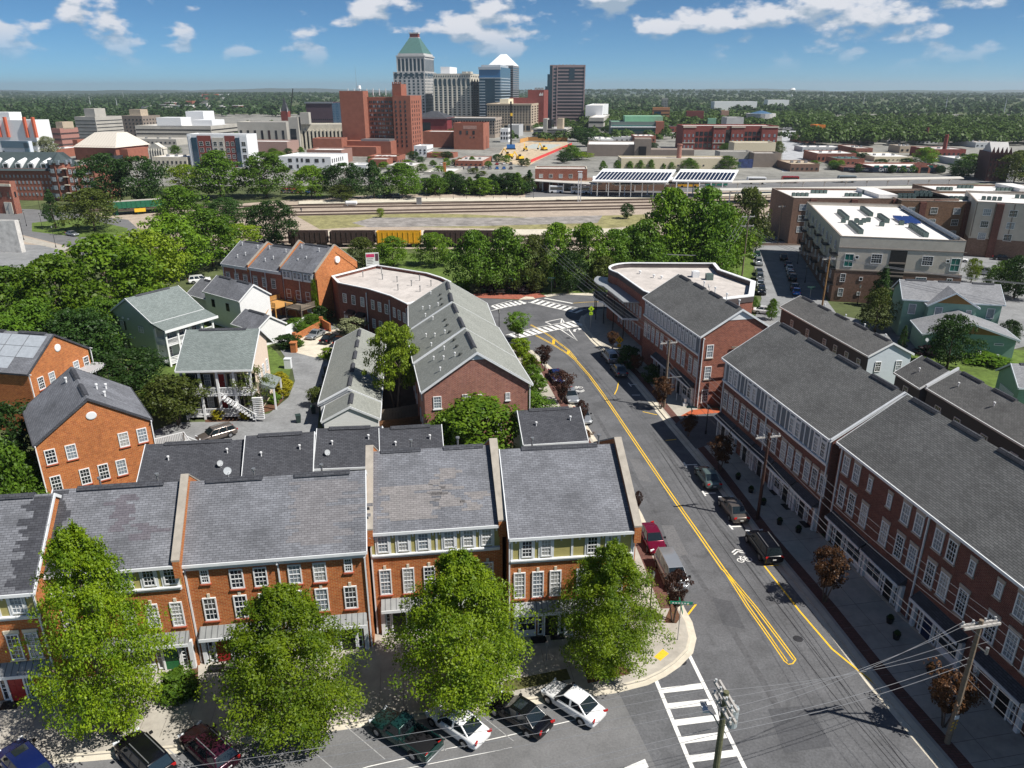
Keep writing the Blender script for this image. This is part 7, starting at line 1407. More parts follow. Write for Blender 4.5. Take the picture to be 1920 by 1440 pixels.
for i in range(12): MB().box(i * Ls * .15 + 2, 2, 0, i * Ls * .15 + 2.4, 2.4, 6.2).build('post', WHT, t)
def bus(px, py, lpx, m, label):
    p = at(px, py); L = lpx / pxscale(p.x, p.y); t = thing('bus', label, 'bus', (p.x, p.y, 0), R(-4), 'buses at the station'); MB().box(0, -1.25, .45, L, 1.25, 3.0).box(.3, -1.1, 3.0, L - .3, 1.1, 3.15).build('body', m, t); MB().box(.4, -1.29, 1.5, L - .4, -1.25, 2.6).box(L, -1.1, 1.3, L + .04, 1.1, 2.7).build('windows', GLS, t)
    for x in (L * .2, L * .8): MB().cyl(0, 0, -.3, .3, .5, n=10).build('wheel', TYRE, t, loc=(x, -1.05, .5), rot=(R(90), 0, 0))
bus(1030, 362, 26, WHT, 'white bus left of the signal mast'); bus(1058, 357, 30, mat('bus_grey', (.2, .24, .26), rough=.4), 'dark bus behind the white bus at the bays'); bus(1070, 363, 36, WHT, 'white bus with dark windows at the left bays'); bus(1270, 351, 40, FY, 'yellow bus under the platform canopy'); bus(1322, 349, 40, mat('bus_green', (.03, .2, .14), rough=.4), 'green and white bus under the canopy'); bus(1400, 345, 34, WHT, 'white coach under the canopy'); bus(1465, 343, 30, PAINT['red'], 'red coach at the right bays'); bus(1570, 342, 32, MATS['bus_grey'], 'grey bus at the far right bays')
# ------------------------------------------------------------------ construction site
struct(sheet('building_site', [(925, 302), (945, 276), (975, 266), (1062, 266), (1070, 272), (1010, 300), (990, 312)], .02, DIRT)); struct(sheet('site_slab', [(980, 278), (1000, 270), (1055, 271), (1030, 280)], .03, mat('slab_pale', (.42, .45, .42), var=.1)))
b = MB(); q = [at(995, 305), at(1030, 290), at(1072, 272)]
for i in range(2): b.bar(q[i] + Vector((0, 0, .9)), q[i + 1] + Vector((0, 0, .9)), .2, 1.6)
tag(b.build('site_fence', mat('fence_red', (.65, .06, .06), rough=.6)), 'red hoarding along the construction site', 'fence')
b = MB(); q = [at(975, 268), at(990, 264), at(1064, 265)]
for i in range(2): b.bar(q[i] + Vector((0, 0, 1.5)), q[i + 1] + Vector((0, 0, 1.5)), .3, 3)
tag(b.build('site_fence', WODK), 'timber hoarding at the back of the construction site', 'fence')
p = at(958, 280); hh = height_at(p.x, p.y, 190); t = thing('drill_rig', 'black drilling mast with blue base on the construction site', 'crane', p); MB().box(-.6, -.6, 0, .6, .6, hh).build('mast', BLK, t); MB().box(-3, -2, .6, 3, 2, 3.4).build('cab', PAINT['sky'], t); MB().box(-3.4, -2.4, 0, 3.4, 2.4, .8).build('crawler', BLK, t); MB().box(-.3, -1.0, hh * .7, 1.2, .7, hh * .76).build('drill_head', YEL, t)
for px, py in ((985, 283), (955, 295), (975, 300), (1020, 282)):
    p = at(px, py); t = thing('excavator', '%s yellow excavator from the left on the construction site' % ORD[[955, 975, 985, 1020].index(px)], 'excavator', (p.x, p.y, 0), px * .7, 'excavators'); MB().box(-2, -1.4, .9, 2, 1.4, 2.2).build('house', YEL, t); MB().box(.2, .2, 2.2, 1.6, 1.2, 3.4).build('cab', GLS, t); MB().box(-2.2, -1.6, 0, 2.2, -.9, .9).box(-2.2, .9, 0, 2.2, 1.6, .9).build('tracks', BLK, t); MB().bar((1.5, -.3, 1.8), (4.5, -.3, 5.2), .4, .5).bar((4.5, -.3, 5.2), (6.6, -.3, 2), .35, .4).build('boom', YEL, t); MB().box(6.1, -.8, 1.0, 7, .2, 2).build('bucket', BLK, t)
p = Vector(((536 - 960) / FPX * (900 * math.cos(PITCH)), 900, 0)); hh = height_at(p.x, p.y, 166); t = thing('lattice_crane', 'dark leaning crane jib above the left skyline', 'crane', p); MB().bar((0, 0, 4), (8, 0, hh), .8, .8).build('jib', BLK, t); MB().box(-4, -2, 0, 4, 2, 5).build('cab', BLK, t)
# ------------------------------------------------------------------ green road bridge on the left, billboard
A = at(205, 405); C = at(310, 398); t = thing('rail_bridge', 'green steel girder bridge over the sunken road', 'bridge', (A.x, A.y, 0), math.atan2(C.y - A.y, C.x - A.x)); Lb = (C - A).length; MB().box(0, -1, 3.8, Lb, 6, 4.2).build('deck', CON, t); MB().box(0, -1.3, 2.4, Lb, -1, 4.6).build('girder', mat('bridge_green', (.02, .13, .07), var=.2, rough=.6), t)
for i in range(12): MB().box(i * Lb / 12, -1.42, 2.4, i * Lb / 12 + .25, -1.3, 4.6).build('stiffener', MATS['bridge_green'], t)
for f in (.12, .5, .9): MB().box(Lb * f, 0, 0, Lb * f + .8, 5, 3.8).build('pier', MATS['bridge_green'], t)
MB().box(Lb * .45, -1.5, .9, Lb * .65, -1.3, 2.1).build('clearance_sign', YEL, t)
p = at(700, 512); hh = height_at(p.x, p.y, 474); t = thing('billboard', 'white billboard with pink headline and portrait panel on a post', 'billboard', (p.x, p.y, 0), R(12)); MB().cyl(0, 0, 0, hh - 3.0, .15).build('post', MET, t); MB().box(-1.5, -.12, hh - 3, 1.5, .12, hh).build('panel', WHT, t); MB().box(-1.4, -.14, hh - 1.0, .5, -.12, hh - .25).build('headline', mat('pink_print', (.62, .05, .16), var=.3, scale=3), t); MB().box(.65, -.14, hh - 1.9, 1.4, -.12, hh - .2).build('portrait', mat('portrait_print', (.10, .05, .07), var=.5, scale=3), t); MB().box(-1.5, -.5, hh - 3.2, 1.6, .0, hh - 3.1).build('catwalk', MET, t)
for k in range(4): MB().box(-1.3, -.135, hh - 1.4 - k * .35, .2 - .2 * (k % 2), -.12, hh - 1.3 - k * .35).build('print_line', MATS['portrait_print'], t)

# ================================================================== CARS
def pcar(kind, color, c, n, label, group='cars parked along the kerbs', z=0.02, **kw): p = at(*c); q = at(*n); return car(kind, color, (p.x, p.y, z), (q.x, q.y), label, group, **kw)
FG = 'cars in the angled bays'
pcar('sedan', 'white', (1074, 1328), (1022, 1294), 'white sedan in the angled bay nearest the corner crossing', FG); pcar('sedan', 'black', (975, 1350), (922, 1316), 'black sedan with sunroof between the two white sedans', FG, sunroof=True)
pcar('sedan', 'white', (858, 1368), (806, 1333), 'white sedan partly under the third street tree', FG); pcar('pickup', 'green', (760, 1388), (702, 1350), 'dark green pickup truck with empty bed', FG)
pcar('wagon', 'plum', (394, 1415), (352, 1376), 'plum station wagon with roof rack in the left bays', FG, roofbars=True); pcar('suv', 'black', (274, 1432), (232, 1390), 'black sport utility car left of the plum wagon', FG, roofbars=True); pcar('suv', 'blue', (52, 1448), (12, 1404), 'bright blue car cut by the lower left edge', FG, sunroof=True)
pcar('suv', 'black', (1430, 1034), (1398, 990), 'black sport utility car with roof rails on the right kerb', roofbars=True); pcar('sedan', 'bronze', (1374, 963), (1348, 925), 'bronze grey sedan ahead of the black sport utility car'); pcar('sedan', 'sage', (1326, 902), (1302, 866), 'pale green sedan at the right kerb by the red tree')
pcar('suv', 'silver', (1143, 675), (1124, 652), 'silver sport utility car below the yellow diamond sign', roofbars=True); pcar('sedan', 'grey', (1160, 700), (1143, 678), 'dark grey sedan behind the silver sport utility car')
pcar('sedan', 'maroon', (1222, 1018), (1244, 1062), 'maroon sedan beside the corner townhouse'); pcar('van', 'silver', (1258, 1082), (1282, 1130), 'pale silver minivan behind the dark corner tree')
pcar('coupe', 'silver', (1092, 786), (1103, 806), 'silver car by the small dark roofed garage'); pcar('sedan', 'silver', (1069, 748), (1079, 765), 'silver sedan half hidden by a maroon myrtle'); pcar('sedan', 'blue', (1043, 712), (1052, 727), 'blue sedan behind the maroon myrtle')
CG = 'cars in the concrete court'
pcar('coupe', 'silver', (592, 632), (576, 640), 'silver coupe in the concrete court', CG, k=.95); pcar('sedan', 'black', (618, 640), (634, 630), 'black sedan next to the silver coupe', CG, k=.95); pcar('suv', 'black', (642, 645), (656, 634), 'black car deepest in the concrete court', CG, k=.95)
pcar('wagon', 'bronze', (407, 822), (372, 832), 'bronze station wagon behind the low garages', None, roofbars=True); pcar('sedan', 'white', (1434, 588), (1458, 590), 'white sedan crossing behind the brick gable', None)
SG = 'cars along the side street'
for i, (x, y, k, c, l) in enumerate(((1419, 484, 'suv', 'green', 'green topped car farthest up the left kerb of the side street'), (1422, 496, 'suv', 'silver', 'silver sport utility car second on the left kerb of the side street'), (1423, 515, 'sedan', 'navy', 'navy sedan in the middle of the left kerb row'), (1424, 525, 'suv', 'grey', 'grey car behind the navy sedan on the left kerb'), (1425, 537, 'sedan', 'silver', 'silver sedan near the end of the left kerb row'), (1427, 550, 'suv', 'black', 'black car nearest in the left kerb row'))): pcar(k, c, (x, y), (x + 1, y + 8), l, SG, k=.95)
for i, (x, y, k, c, l) in enumerate(((1469, 487, 'suv', 'black', 'black car alone in the shade of the apartments'), (1477, 499, 'sedan', 'navy', 'dark sedan first in the shaded right kerb row'), (1480, 507, 'sedan', 'white', 'white sedan in the shaded right kerb row'), (1482, 517, 'sedan', 'silver', 'silver sedan in the shaded right kerb row'), (1485, 525, 'suv', 'black', 'black car behind the silver sedan in the shade'), (1489, 542, 'sedan', 'grey', 'grey sedan before the blue car'), (1493, 551, 'sedan', 'sky', 'bright blue car nearest on the right kerb of the side street'))): pcar(k, c, (x, y), (x - 1, y - 8), l, SG, k=.95)
for x, y, nx, ny, k, c, l in ((1496, 438, 1520, 438, 'sedan', 'white', 'white sedan at the bend by the apartments'), (1795, 490, 1820, 492, 'sedan', 'white', 'white car beside the apartment gable'), (1845, 515, 1870, 518, 'suv', 'silver', 'silver car on the apartment drive'), (1880, 488, 1900, 490, 'sedan', 'black', 'black car at the far right drive'), (136, 442, 160, 446, 'sedan', 'silver', 'silver sedan on the left road'), (172, 455, 150, 452, 'suv', 'white', 'white car half hidden by the left wood'), (730, 371, 760, 371, 'suv', 'black', 'dark car parked beside the tracks'), (744, 371, 770, 371, 'suv', 'grey', 'grey car parked beside the dark one at the tracks'), (380, 400, 360, 400, 'suv', 'black', 'black car near the green bridge'), (375, 530, 395, 528, 'suv', 'white', 'white pickup shape behind the carriage houses')): pcar(k, c, (x, y), (nx, ny), l, None)
rc = random.Random(5); CN = ['white', 'black', 'silver', 'grey', 'navy', 'red', 'sky']
for i in range(14):
    x = 532 + (i % 7) * 9 + rc.random() * 3; y = 357 + (i // 7) * 5; pcar('sedan', CN[rc.randrange(7)], (x, y), (x + 3, y - 6), '%s car from the left in the %s row of the tree lined lot' % (ORD[i % 7], ['back', 'front'][i // 7]), 'cars in the tree lined lot')
XS = [1500 + rc.random() * 330 for _ in range(16)]; RK = rank(XS)
for i in range(16):
    x = XS[i]; y = 300 + rc.random() * 8 - (x - 1500) * .02; pcar('sedan', CN[rc.randrange(7)], (x, y), (x + 20, y), RK[i] + ' small car from the left near the station building', 'cars near the station building')

# ================================================================== TREES
NL = ['tall bright green street tree at the left, in front of the leftmost townhouses', 'bright green spreading street tree before the wide brick townhouse', 'biggest bright green street tree, in front of the olive panelled townhouse', 'bright green street tree at the pavement corner']
for (bx, by, ty, w_, k, v), l in zip(((222, 1372, 975, 262, 'nearcone', 0), (553, 1366, 1092, 305, 'nearcone', 1), (868, 1312, 1030, 282, 'near', 0), (1138, 1258, 1010, 222, 'near', 1)), NL): tree(bx, by, ty, w_, k, l, 'street trees of the front row', v=v)
tree(745, 772, 606, 100, 'birch', 'slender lime green birch in the fenced yard', tk='multi'); tree(905, 872, 752, 215, 'woodb', 'broad yellow green tree between the front row and the brick gable'); tree(855, 855, 765, 100, 'woodb', 'smaller yellow green tree left of the broad one')
tree(1000, 790, 735, 80, 'wood', 'small green tree right of the brick gable'); tree(960, 778, 722, 60, 'wood', 'dark green tree at the brick gable corner')
tree(250, 745, 660, 140, 'woodd', 'dense dark round tree between the brick and green houses', tk='low'); tree(335, 797, 708, 108, 'maple', 'wide olive maple by the courtyard drive', tk='multi'); tree(482, 782, 690, 85, 'thin', 'thin olive tree at the cream house steps', tk='multi'); tree(300, 780, 715, 60, 'wood', 'green tree left of the maple')
tree(970, 640, 586, 58, 'myrg', 'green myrtle at the street corner', tk='multi'); tree(1020, 697, 648, 38, 'myrt', 'maroon myrtle nearest the crossing on the left kerb', tk='multi'); tree(1053, 758, 698, 58, 'myrt', 'maroon myrtle over the blue sedan', tk='multi'); tree(1090, 800, 752, 32, 'myrt', 'small maroon myrtle by the garage', tk='multi'); tree(1262, 1168, 1072, 60, 'myrt', 'dark maroon myrtle at the corner street sign', tk='multi'); tree(1195, 960, 922, 22, 'myrt', 'small maroon tree behind the corner parapet', tk='multi'); tree(1100, 826, 808, 28, 'russ', 'small russet shrub tree in the kerb bed', tk='multi')
for x, y, ty, w_, l in ((1148, 655, 622, 26, 'russet tree below the yellow diamond sign'), (1193, 700, 665, 30, 'russet tree beside the grey sedan'), (1238, 768, 708, 45, 'russet tree at the driveway mouth'), (1290, 820, 778, 38, 'russet green tree opposite the driveway'), (1350, 885, 818, 58, 'orange red tree ahead of the pale green sedan'), (1545, 1130, 1030, 80, 'orange red tree beside the black sport utility car'), (1768, 1365, 1260, 110, 'dark russet tree at the foot of the striped pole')): tree(x, y, ty, w_, 'russ', l, 'russet street trees', tk='multi')
tree(1515, 650, 595, 60, 'woodb', 'green tree between the right roofs'); tree(1775, 690, 590, 78, 'woodd', 'round dark green tree in front of the teal house'); tree(1640, 622, 540, 60, 'oliv', 'dark tree before the apartment block'); tree(1648, 575, 498, 50, 'cone', 'upright dark tree against the brown brick apartments'); tree(1690, 655, 610, 22, 'cone', 'narrow dark evergreen at the teal house'); tree(1820, 530, 485, 28, 'lime', 'small bright tree beside the apartment gable'); tree(1470, 428, 388, 42, 'wood', 'round green tree at the bend of the side street'); tree(1900, 560, 480, 70, 'woodd', 'dark tree at the right edge'); tree(1870, 545, 490, 55, 'wood', 'tree before the dark timbered apartments')
tree(1411, 582, 556, 20, 'wood', 'young tree left of the white sedan'); tree(1446, 600, 560, 24, 'wood', 'young tree right of the white sedan'); tree(1886, 650, 600, 40, 'woodd', 'dark tree behind the teal house')
WG = 'trees of the left wood'
LW = ((40, 640, 500, 150, 'wood'), (130, 650, 478, 170, 'woodb'), (215, 610, 440, 190, 'woodb'), (300, 575, 430, 130, 'lime'), (90, 690, 560, 150, 'wood'), (30, 720, 590, 130, 'wood'), (160, 700, 580, 140, 'woodd'), (330, 520, 400, 130, 'woodb'), (400, 500, 392, 120, 'wood'), (-20, 560, 500, 140, 'oliv'), (250, 530, 445, 120, 'oliv'), (455, 480, 420, 80, 'lime'), (205, 660, 560, 120, 'wood'), (20, 905, 760, 150, 'woodd'), (60, 960, 850, 90, 'wood'), (-10, 1000, 780, 140, 'wood'))
RK = rank([q[0] for q in LW[:13]]) + ['top', 'lower right', 'lower left']
for i, (bx, by, ty, w_, k) in enumerate(LW): tree(bx, by, ty, w_, k, RK[i] + (' tree from the left in the dense wood on the left' if i < 13 else ' tree left of the orange brick gabled house'), WG if i < 13 else 'trees left of the brick house')
for bx, by, ty, w_, k, l in ((105, 428, 355, 42, 'cone', 'small upright tree by the left road'), (178, 432, 352, 100, 'oliv', 'round olive tree beside the green bridge'), (205, 385, 288, 85, 'woodd', 'left of two big dark trees above the green bridge'), (268, 385, 292, 95, 'woodd', 'right of two big dark trees above the green bridge'), (345, 432, 348, 95, 'wood', 'grey green tree right of the green bridge'), (350, 360, 308, 70, 'lime', 'yellowing tree before the modern apartments'), (415, 372, 282, 105, 'wood', 'large spreading tree left of the tracks'), (500, 370, 285, 95, 'wood', 'second large tree left of the tracks'), (428, 432, 370, 75, 'woodd', 'dark round tree before the rail yard'), (517, 462, 376, 90, 'woodd', 'dark round tree at the edge of the rail yard'), (585, 372, 310, 80, 'woodb', 'bright tree in front of the white lowrise'), (650, 372, 305, 78, 'woodd', 'dark tree right of the bright one by the lowrise'), (702, 372, 300, 58, 'cone', 'pointed dark tree in the railway belt'), (755, 370, 306, 85, 'wood', 'rounded tree in the railway belt'), (90, 300, 255, 45, 'pale', 'pale flowering tree by the lab building'), (640, 378, 345, 50, 'oliv', 'olive shrubby tree along the tracks')): tree(bx, by, ty, w_, k, l)
rt = random.Random(21); KK = ['wood', 'woodd', 'cone', 'coneg', 'woodb', 'oliv']
for i in range(26): x = 800 + i * 7.6 + rt.random() * 5; tree(x, 366 - rt.random() * 6, 318 + rt.random() * 24, 26 + rt.random() * 26, KK[rt.randrange(6)], ORD[i] + ' tree from the left in the belt beyond the tracks', 'railway belt trees')
WB = ((680, 500, 445, 60, 'oliv'), (738, 500, 443, 55, 'woodb'), (815, 498, 436, 70, 'woodb'), (890, 545, 432, 95, 'wood'), (950, 545, 426, 90, 'wood'), (1000, 545, 440, 70, 'oliv'), (1040, 540, 418, 80, 'woodb'), (1100, 535, 418, 90, 'woodb'), (1150, 535, 430, 80, 'wood'), (1065, 548, 470, 60, 'woodd'), (1200, 530, 412, 95, 'wood'), (1250, 520, 352, 120, 'woodb'), (1310, 520, 350, 130, 'wood'), (1350, 515, 385, 110, 'woodb'), (1290, 500, 410, 120, 'wood'), (1395, 480, 347, 75, 'oliv'), (1225, 540, 455, 90, 'wood'), (1330, 540, 450, 90, 'wood'), (1405, 470, 400, 50, 'wood'), (1180, 500, 425, 70, 'woodb'), (720, 480, 455, 40, 'oliv'), (1130, 545, 480, 60, 'oliv'))
RK = rank([q[0] for q in WB])
for i, (bx, by, ty, w_, k) in enumerate(WB): tree(bx, by, ty, w_, k, RK[i] + ' tree from the left in the wood between crossing and railway', 'wood behind the crossing')
for x, y, ty, w_, l in ((972, 548, 500, 42, 'small plaza tree left of the lamp post'), (1004, 548, 503, 45, 'small plaza tree right of the lamp post')): tree(x, y, ty, w_, 'oliv', l, tk='multi')
tree(1174, 410, 381, 24, 'woodd', 'lone round tree beside the tracks'); tree(714, 408, 390, 14, 'lime', 'lone bush tree in the yard scrub')
for i, x in enumerate((1130, 1157, 1180, 1200, 1220, 1243, 1258, 1290, 1362)): tree(x, 322, [301, 300, 302, 300, 299, 306, 303, 296, 292][i], [14, 15, 16, 17, 16, 10, 14, 34, 45][i], 'wood', ORD[i] + ' young tree from the left behind the solar roof', 'row behind the solar roof')
DT = ((1070, 300, 272, 42, 'wood'), (1058, 306, 285, 28, 'woodd'), (1090, 300, 285, 40, 'lime'), (1322, 278, 262, 22, 'woodb'), (1360, 282, 268, 24, 'wood'), (1395, 285, 272, 32, 'wood'), (1458, 290, 265, 26, 'oliv'), (1100, 275, 240, 40, 'woodd'), (1090, 265, 238, 40, 'woodd'), (818, 295, 285, 24, 'woodb'), (838, 298, 284, 24, 'woodd'), (1733, 310, 276, 42, 'woodb'), (1815, 330, 288, 52, 'wood'), (1800, 335, 300, 40, 'woodd'), (1900, 345, 282, 60, 'oliv'), (1930, 345, 285, 60, 'woodd'), (1565, 318, 305, 28, 'woodd'), (1690, 324, 312, 18, 'wood'), (1710, 324, 311, 18, 'wood'), (1668, 324, 313, 16, 'wood'), (1615, 262, 240, 30, 'wood'), (1550, 262, 246, 50, 'wood'), (700, 330, 312, 30, 'wood'), (775, 300, 283, 22, 'woodd'), (60, 285, 262, 30, 'wood'), (330, 290, 272, 22, 'wood'), (560, 300, 285, 30, 'woodb'), (520, 300, 283, 40, 'woodb'), (1140, 250, 236, 24, 'woodd'), (1060, 240, 222, 24, 'wood'))
RK = rank([q[0] for q in DT[:26]]) + ['pale', 'dark', 'small', 'lone', 'slim', 'bushy']
for i, (x, y, ty, w_, k) in enumerate(DT): tree(x, y, ty, w_, k, RK[i] + (' single tree from the left among the downtown streets' if i < 26 else ' single tree among the downtown blocks'), 'downtown street trees')
rq = random.Random(8)
for x0, x1, y0, y1, n, l in ((690, 1000, 302, 332, 22, 'small tree in the parking lots below the theatre'), (1490, 1850, 296, 326, 20, 'small tree among the yards near the station building'), (440, 700, 268, 300, 12, 'small tree between the civic blocks'), (1100, 1460, 268, 300, 12, 'small tree beside the warehouses')):
    XS = sorted(x0 + (x1 - x0) * (i + rq.random()) / n for i in range(n))
    for i, x in enumerate(XS): y = y0 + (y1 - y0) * rq.random(); tree(x, y, y - 8 - rq.random() * 9, 12 + rq.random() * 12, ['wood', 'woodb', 'woodd', 'oliv'][rq.randrange(4)], '%s %s, from the left' % (ORD[i], l), l + 's')
for i in range(24):
    x = 815 + (i % 12) * 13; y = 309 + (i // 12) * 8; pcar('sedan', CN[rq.randrange(7)], (x, y), (x + 2, y - 6), '%s car from the left in the %s line of the theatre parking lot' % (ORD[i % 12], ['back', 'front'][i // 12]), 'cars in the theatre lot')
# ------------------------------------------------------------------ shrubs, hedges
for (px, py, w_, h_, k, l) in ((470, 640, 2.6, 1.9, 'shrub', 'clipped round topiary by the white garage'), (492, 625, 3.4, 2.6, 'shrub', 'larger clipped round topiary at the garage corner'), (466, 606, 3.8, 1.8, 'shrubb', 'round bush on the roofline of the cream house'), (556, 620, 4, 2.4, 'wood', 'hedge bush along the white fence, left'), (585, 612, 4, 2.4, 'wood', 'hedge bush along the white fence, right'), (605, 605, 3, 3.2, 'shrubd', 'dark bush at the orange gable foot'), (538, 652, 4.2, 2.2, 'shrubd', 'clipped hedge mound at the court entrance'), (571, 623, 2.2, 1.4, 'shrub', 'low bush on the brick wall'), (598, 612, 2, 1.4, 'shrub', 'low bush by the red brick wall end'), (562, 650, 1.4, 1.2, 'shrub', 'small round bush in the court island'), (658, 628, 4.5, 3, 'shrubl', 'pale variegated bush by the curved building'), (617, 672, 2.6, 1.8, 'shrubb', 'bush at the garage range corner'), (596, 762, 2.4, 2.8, 'maple', 'brown green bush beside the bins'), (411, 785, 1.6, 1.4, 'shruby', 'round yellow shrub before the porch'), (463, 785, 1.5, 1.3, 'shruby', 'second yellow shrub before the porch'), (528, 718, 2.0, 1.7, 'shruby', 'top yellow shrub in the row along the drive'), (534, 731, 2.2, 1.7, 'shruby', 'second yellow shrub in the row along the drive'), (528, 745, 2.2, 1.8, 'shruby', 'third yellow shrub in the row along the drive'), (516, 756, 1.6, 1.5, 'shrub', 'green shrub ending the yellow row'), (340, 1305, 2.8, 2.0, 'shrub', 'round green bush between green and red doors'), (880, 545, 3.2, 2.4, 'shrub', 'green bush left of the plaza'), (893, 548, 3, 2.2, 'shrubl', 'pale flowering bush left of the plaza'), (995, 690, 2.6, 2.2, 'shrubb', 'bright shrub behind the kerb near the crossing'), (975, 668, 3.2, 3.0, 'shrubb', 'bright bush at the sage roof corner'), (1000, 712, 2.4, 2.4, 'shrub', 'green bush beside the brick rowhouse'), (1008, 735, 2.4, 2.6, 'shrub', 'green bush farther along the brick rowhouse'), (1178, 690, 3.0, 3.6, 'shrubd', 'dark clipped evergreen by the right shopfronts'), (1220, 720, 2.2, 3.0, 'shrubd', 'small dark evergreen by the right shopfronts'), (1745, 665, 4, 1.6, 'shrubp', 'purple shrub below the teal house'), (1850, 680, 6, 1.4, 'shrub', 'low hedge before the small teal garage'), (1400, 440, 8, 3, 'shrubp', 'dark purple shrubs at the bend of the side street'), (1420, 440, 6, 2.2, 'shrub', 'green shrubs at the bend of the side street')): p = at(px, py); shrub((p.x, p.y), w_, h_, k, l)
for i, (a, c, l) in enumerate((((903, 549), (945, 546), 'left purple leaved hedge behind the plaza bench'), ((955, 551), (1014, 548), 'right purple leaved hedge behind the plaza bench'))):
    A = at(*a); C = at(*c); shrub(((A.x + C.x) / 2, (A.y + C.y) / 2), (C - A).length, 2.1, 'shrubp', l, cat='hedge', name='hedge', d=2.4, rz=math.atan2(C.y - A.y, C.x - A.x))
# fence of white boards + brick walls at court
A = at(535, 632); C = at(603, 596); o = MB().bar((A.x, A.y, .9), (C.x, C.y, .9), .15, 1.8).build('yard_wall', WHT); tag(o, 'white board wall behind the clipped hedge', 'wall')
A = at(553, 640); C = at(603, 612); D_ = at(620, 622); o = MB().bar((A.x, A.y, .55), (C.x, C.y, .55), .3, 1.1).bar((C.x, C.y, .75), (D_.x, D_.y, .75), .3, 1.5).box(A.x - .3, A.y - .3, 0, A.x + .3, A.y + .3, 1.6).box(C.x - .3, C.y - .3, 0, C.x + .3, C.y + .3, 1.8).build('garden_wall', B_or); tag(o, 'low orange brick garden wall round the concrete court', 'wall')
p = at(552, 660); tag(MB().box(-.45, -.45, 0, .45, .45, 1.6).box(-.55, -.55, 1.6, .55, .55, 1.75).build('gate_pier', B_or, loc=p), 'orange brick pier at the court entrance', 'pier')
p = at(541, 690); tag(MB().box(-.5, -.4, 0, .5, .4, 1.5).box(-.54, -.44, 1.5, .54, .44, 1.6).build('mail_cabinet', TRIM, loc=p), 'pale utility cabinet on the kerb of the drive', 'cabinet')
for i, (px, py) in enumerate(((612, 700), (609, 716), (603, 735), (588, 775), (560, 792))):
    p = at(px, py); t = thing('wheelie_bin', ORD[i] + ' dark wheeled bin down the garage range', 'bin', p, .1 * i, 'bins along the garage range'); MB().loft([[(-.25, -.28, .05), (.25, -.28, .05), (.25, .28, .05), (-.25, .28, .05)], [(-.32, -.36, 1.0), (.32, -.36, 1.0), (.32, .36, 1.0), (-.32, .36, 1.0)]]).build('body', mat('bin_green', (.03, .05, .045), rough=.5), t); MB().box(-.34, -.38, 1.0, .34, .4, 1.08).build('lid', MATS['bin_green'], t)
# plaza furniture
for px, l in ((938, 'left plaza bench before the purple hedge'), (982, 'right plaza bench before the purple hedge')):
    p = at(px, 552); t = thing('bench', l, 'bench', p, R(-3), 'plaza benches')
    for i in range(4): MB().box(-1, -.35 + i * .14, .45, 1, -.24 + i * .14, .5).build('slat', WODG, t)
    for i in range(3): MB().box(-1, .22, .58 + i * .14, 1, .27, .68 + i * .14).build('slat', WODG, t)
    for x in (-.85, .85): MB().box(x - .05, -.35, 0, x + .05, .25, .45).box(x - .05, .2, .45, x + .05, .3, 1.0).build('leg', BLK, t)
p = at(922, 553); t = thing('litter_bin', 'dark litter bin beside the left plaza bench', 'bin', p); MB().cyl(0, 0, 0, .95, .33, .38, n=12).cyl(0, 0, .95, 1.1, .4, .2, n=12).build('body', BLK, t)
def lamp(px, py, h_, label, group='lantern posts'):
    p = at(px, py); t = thing('lamp_post', label, 'lamp', p, 0, group); MB().cyl(0, 0, 0, .6, .16, .1, n=8).cyl(0, 0, .6, h_ - .7, .06, .05, n=8).build('post', BLK, t); MB().cyl(0, 0, h_ - .7, h_ - .2, .12, .2, n=8).build('lantern', mat('lantern_glass', (.35, .36, .34), rough=.3), t); MB().cyl(0, 0, h_ - .2, h_, .22, .04, n=8).build('cap', BLK, t)
for px, py, l in ((1323, 815, 'black lantern post in front of the panelled row building'), (902, 552, 'black lantern post at the left end of the plaza'), (1012, 549, 'black lantern post at the right end of the plaza'), (936, 622, 'black lantern post at the end of the sage roof'), (1495, 495, 'black lantern post in the shade of the apartments'), (1509, 530, 'black lantern post nearer on the side street'), (1607, 572, 'black lantern post on the apartment pavement'), (1218, 1150, 'slim black post beside the corner myrtle')): lamp(px, py, 4.2, l)
for i, (px, py, h_) in enumerate(((45, 450, 6), (105, 464, 6), (78, 405, 8), (50, 424, 5), (80, 430, 5), (27, 402, 6))): lamp(px, py, h_, rank([45, 105, 78, 50, 80, 27])[i] + ' black lamp post from the left along the left road', 'lamps of the left road')
for i in range(9): lamp(800 + i * 25, 374 - i * .2, 4.5, ORD[i] + ' pale lamp post from the left on the platform', 'platform lamps')
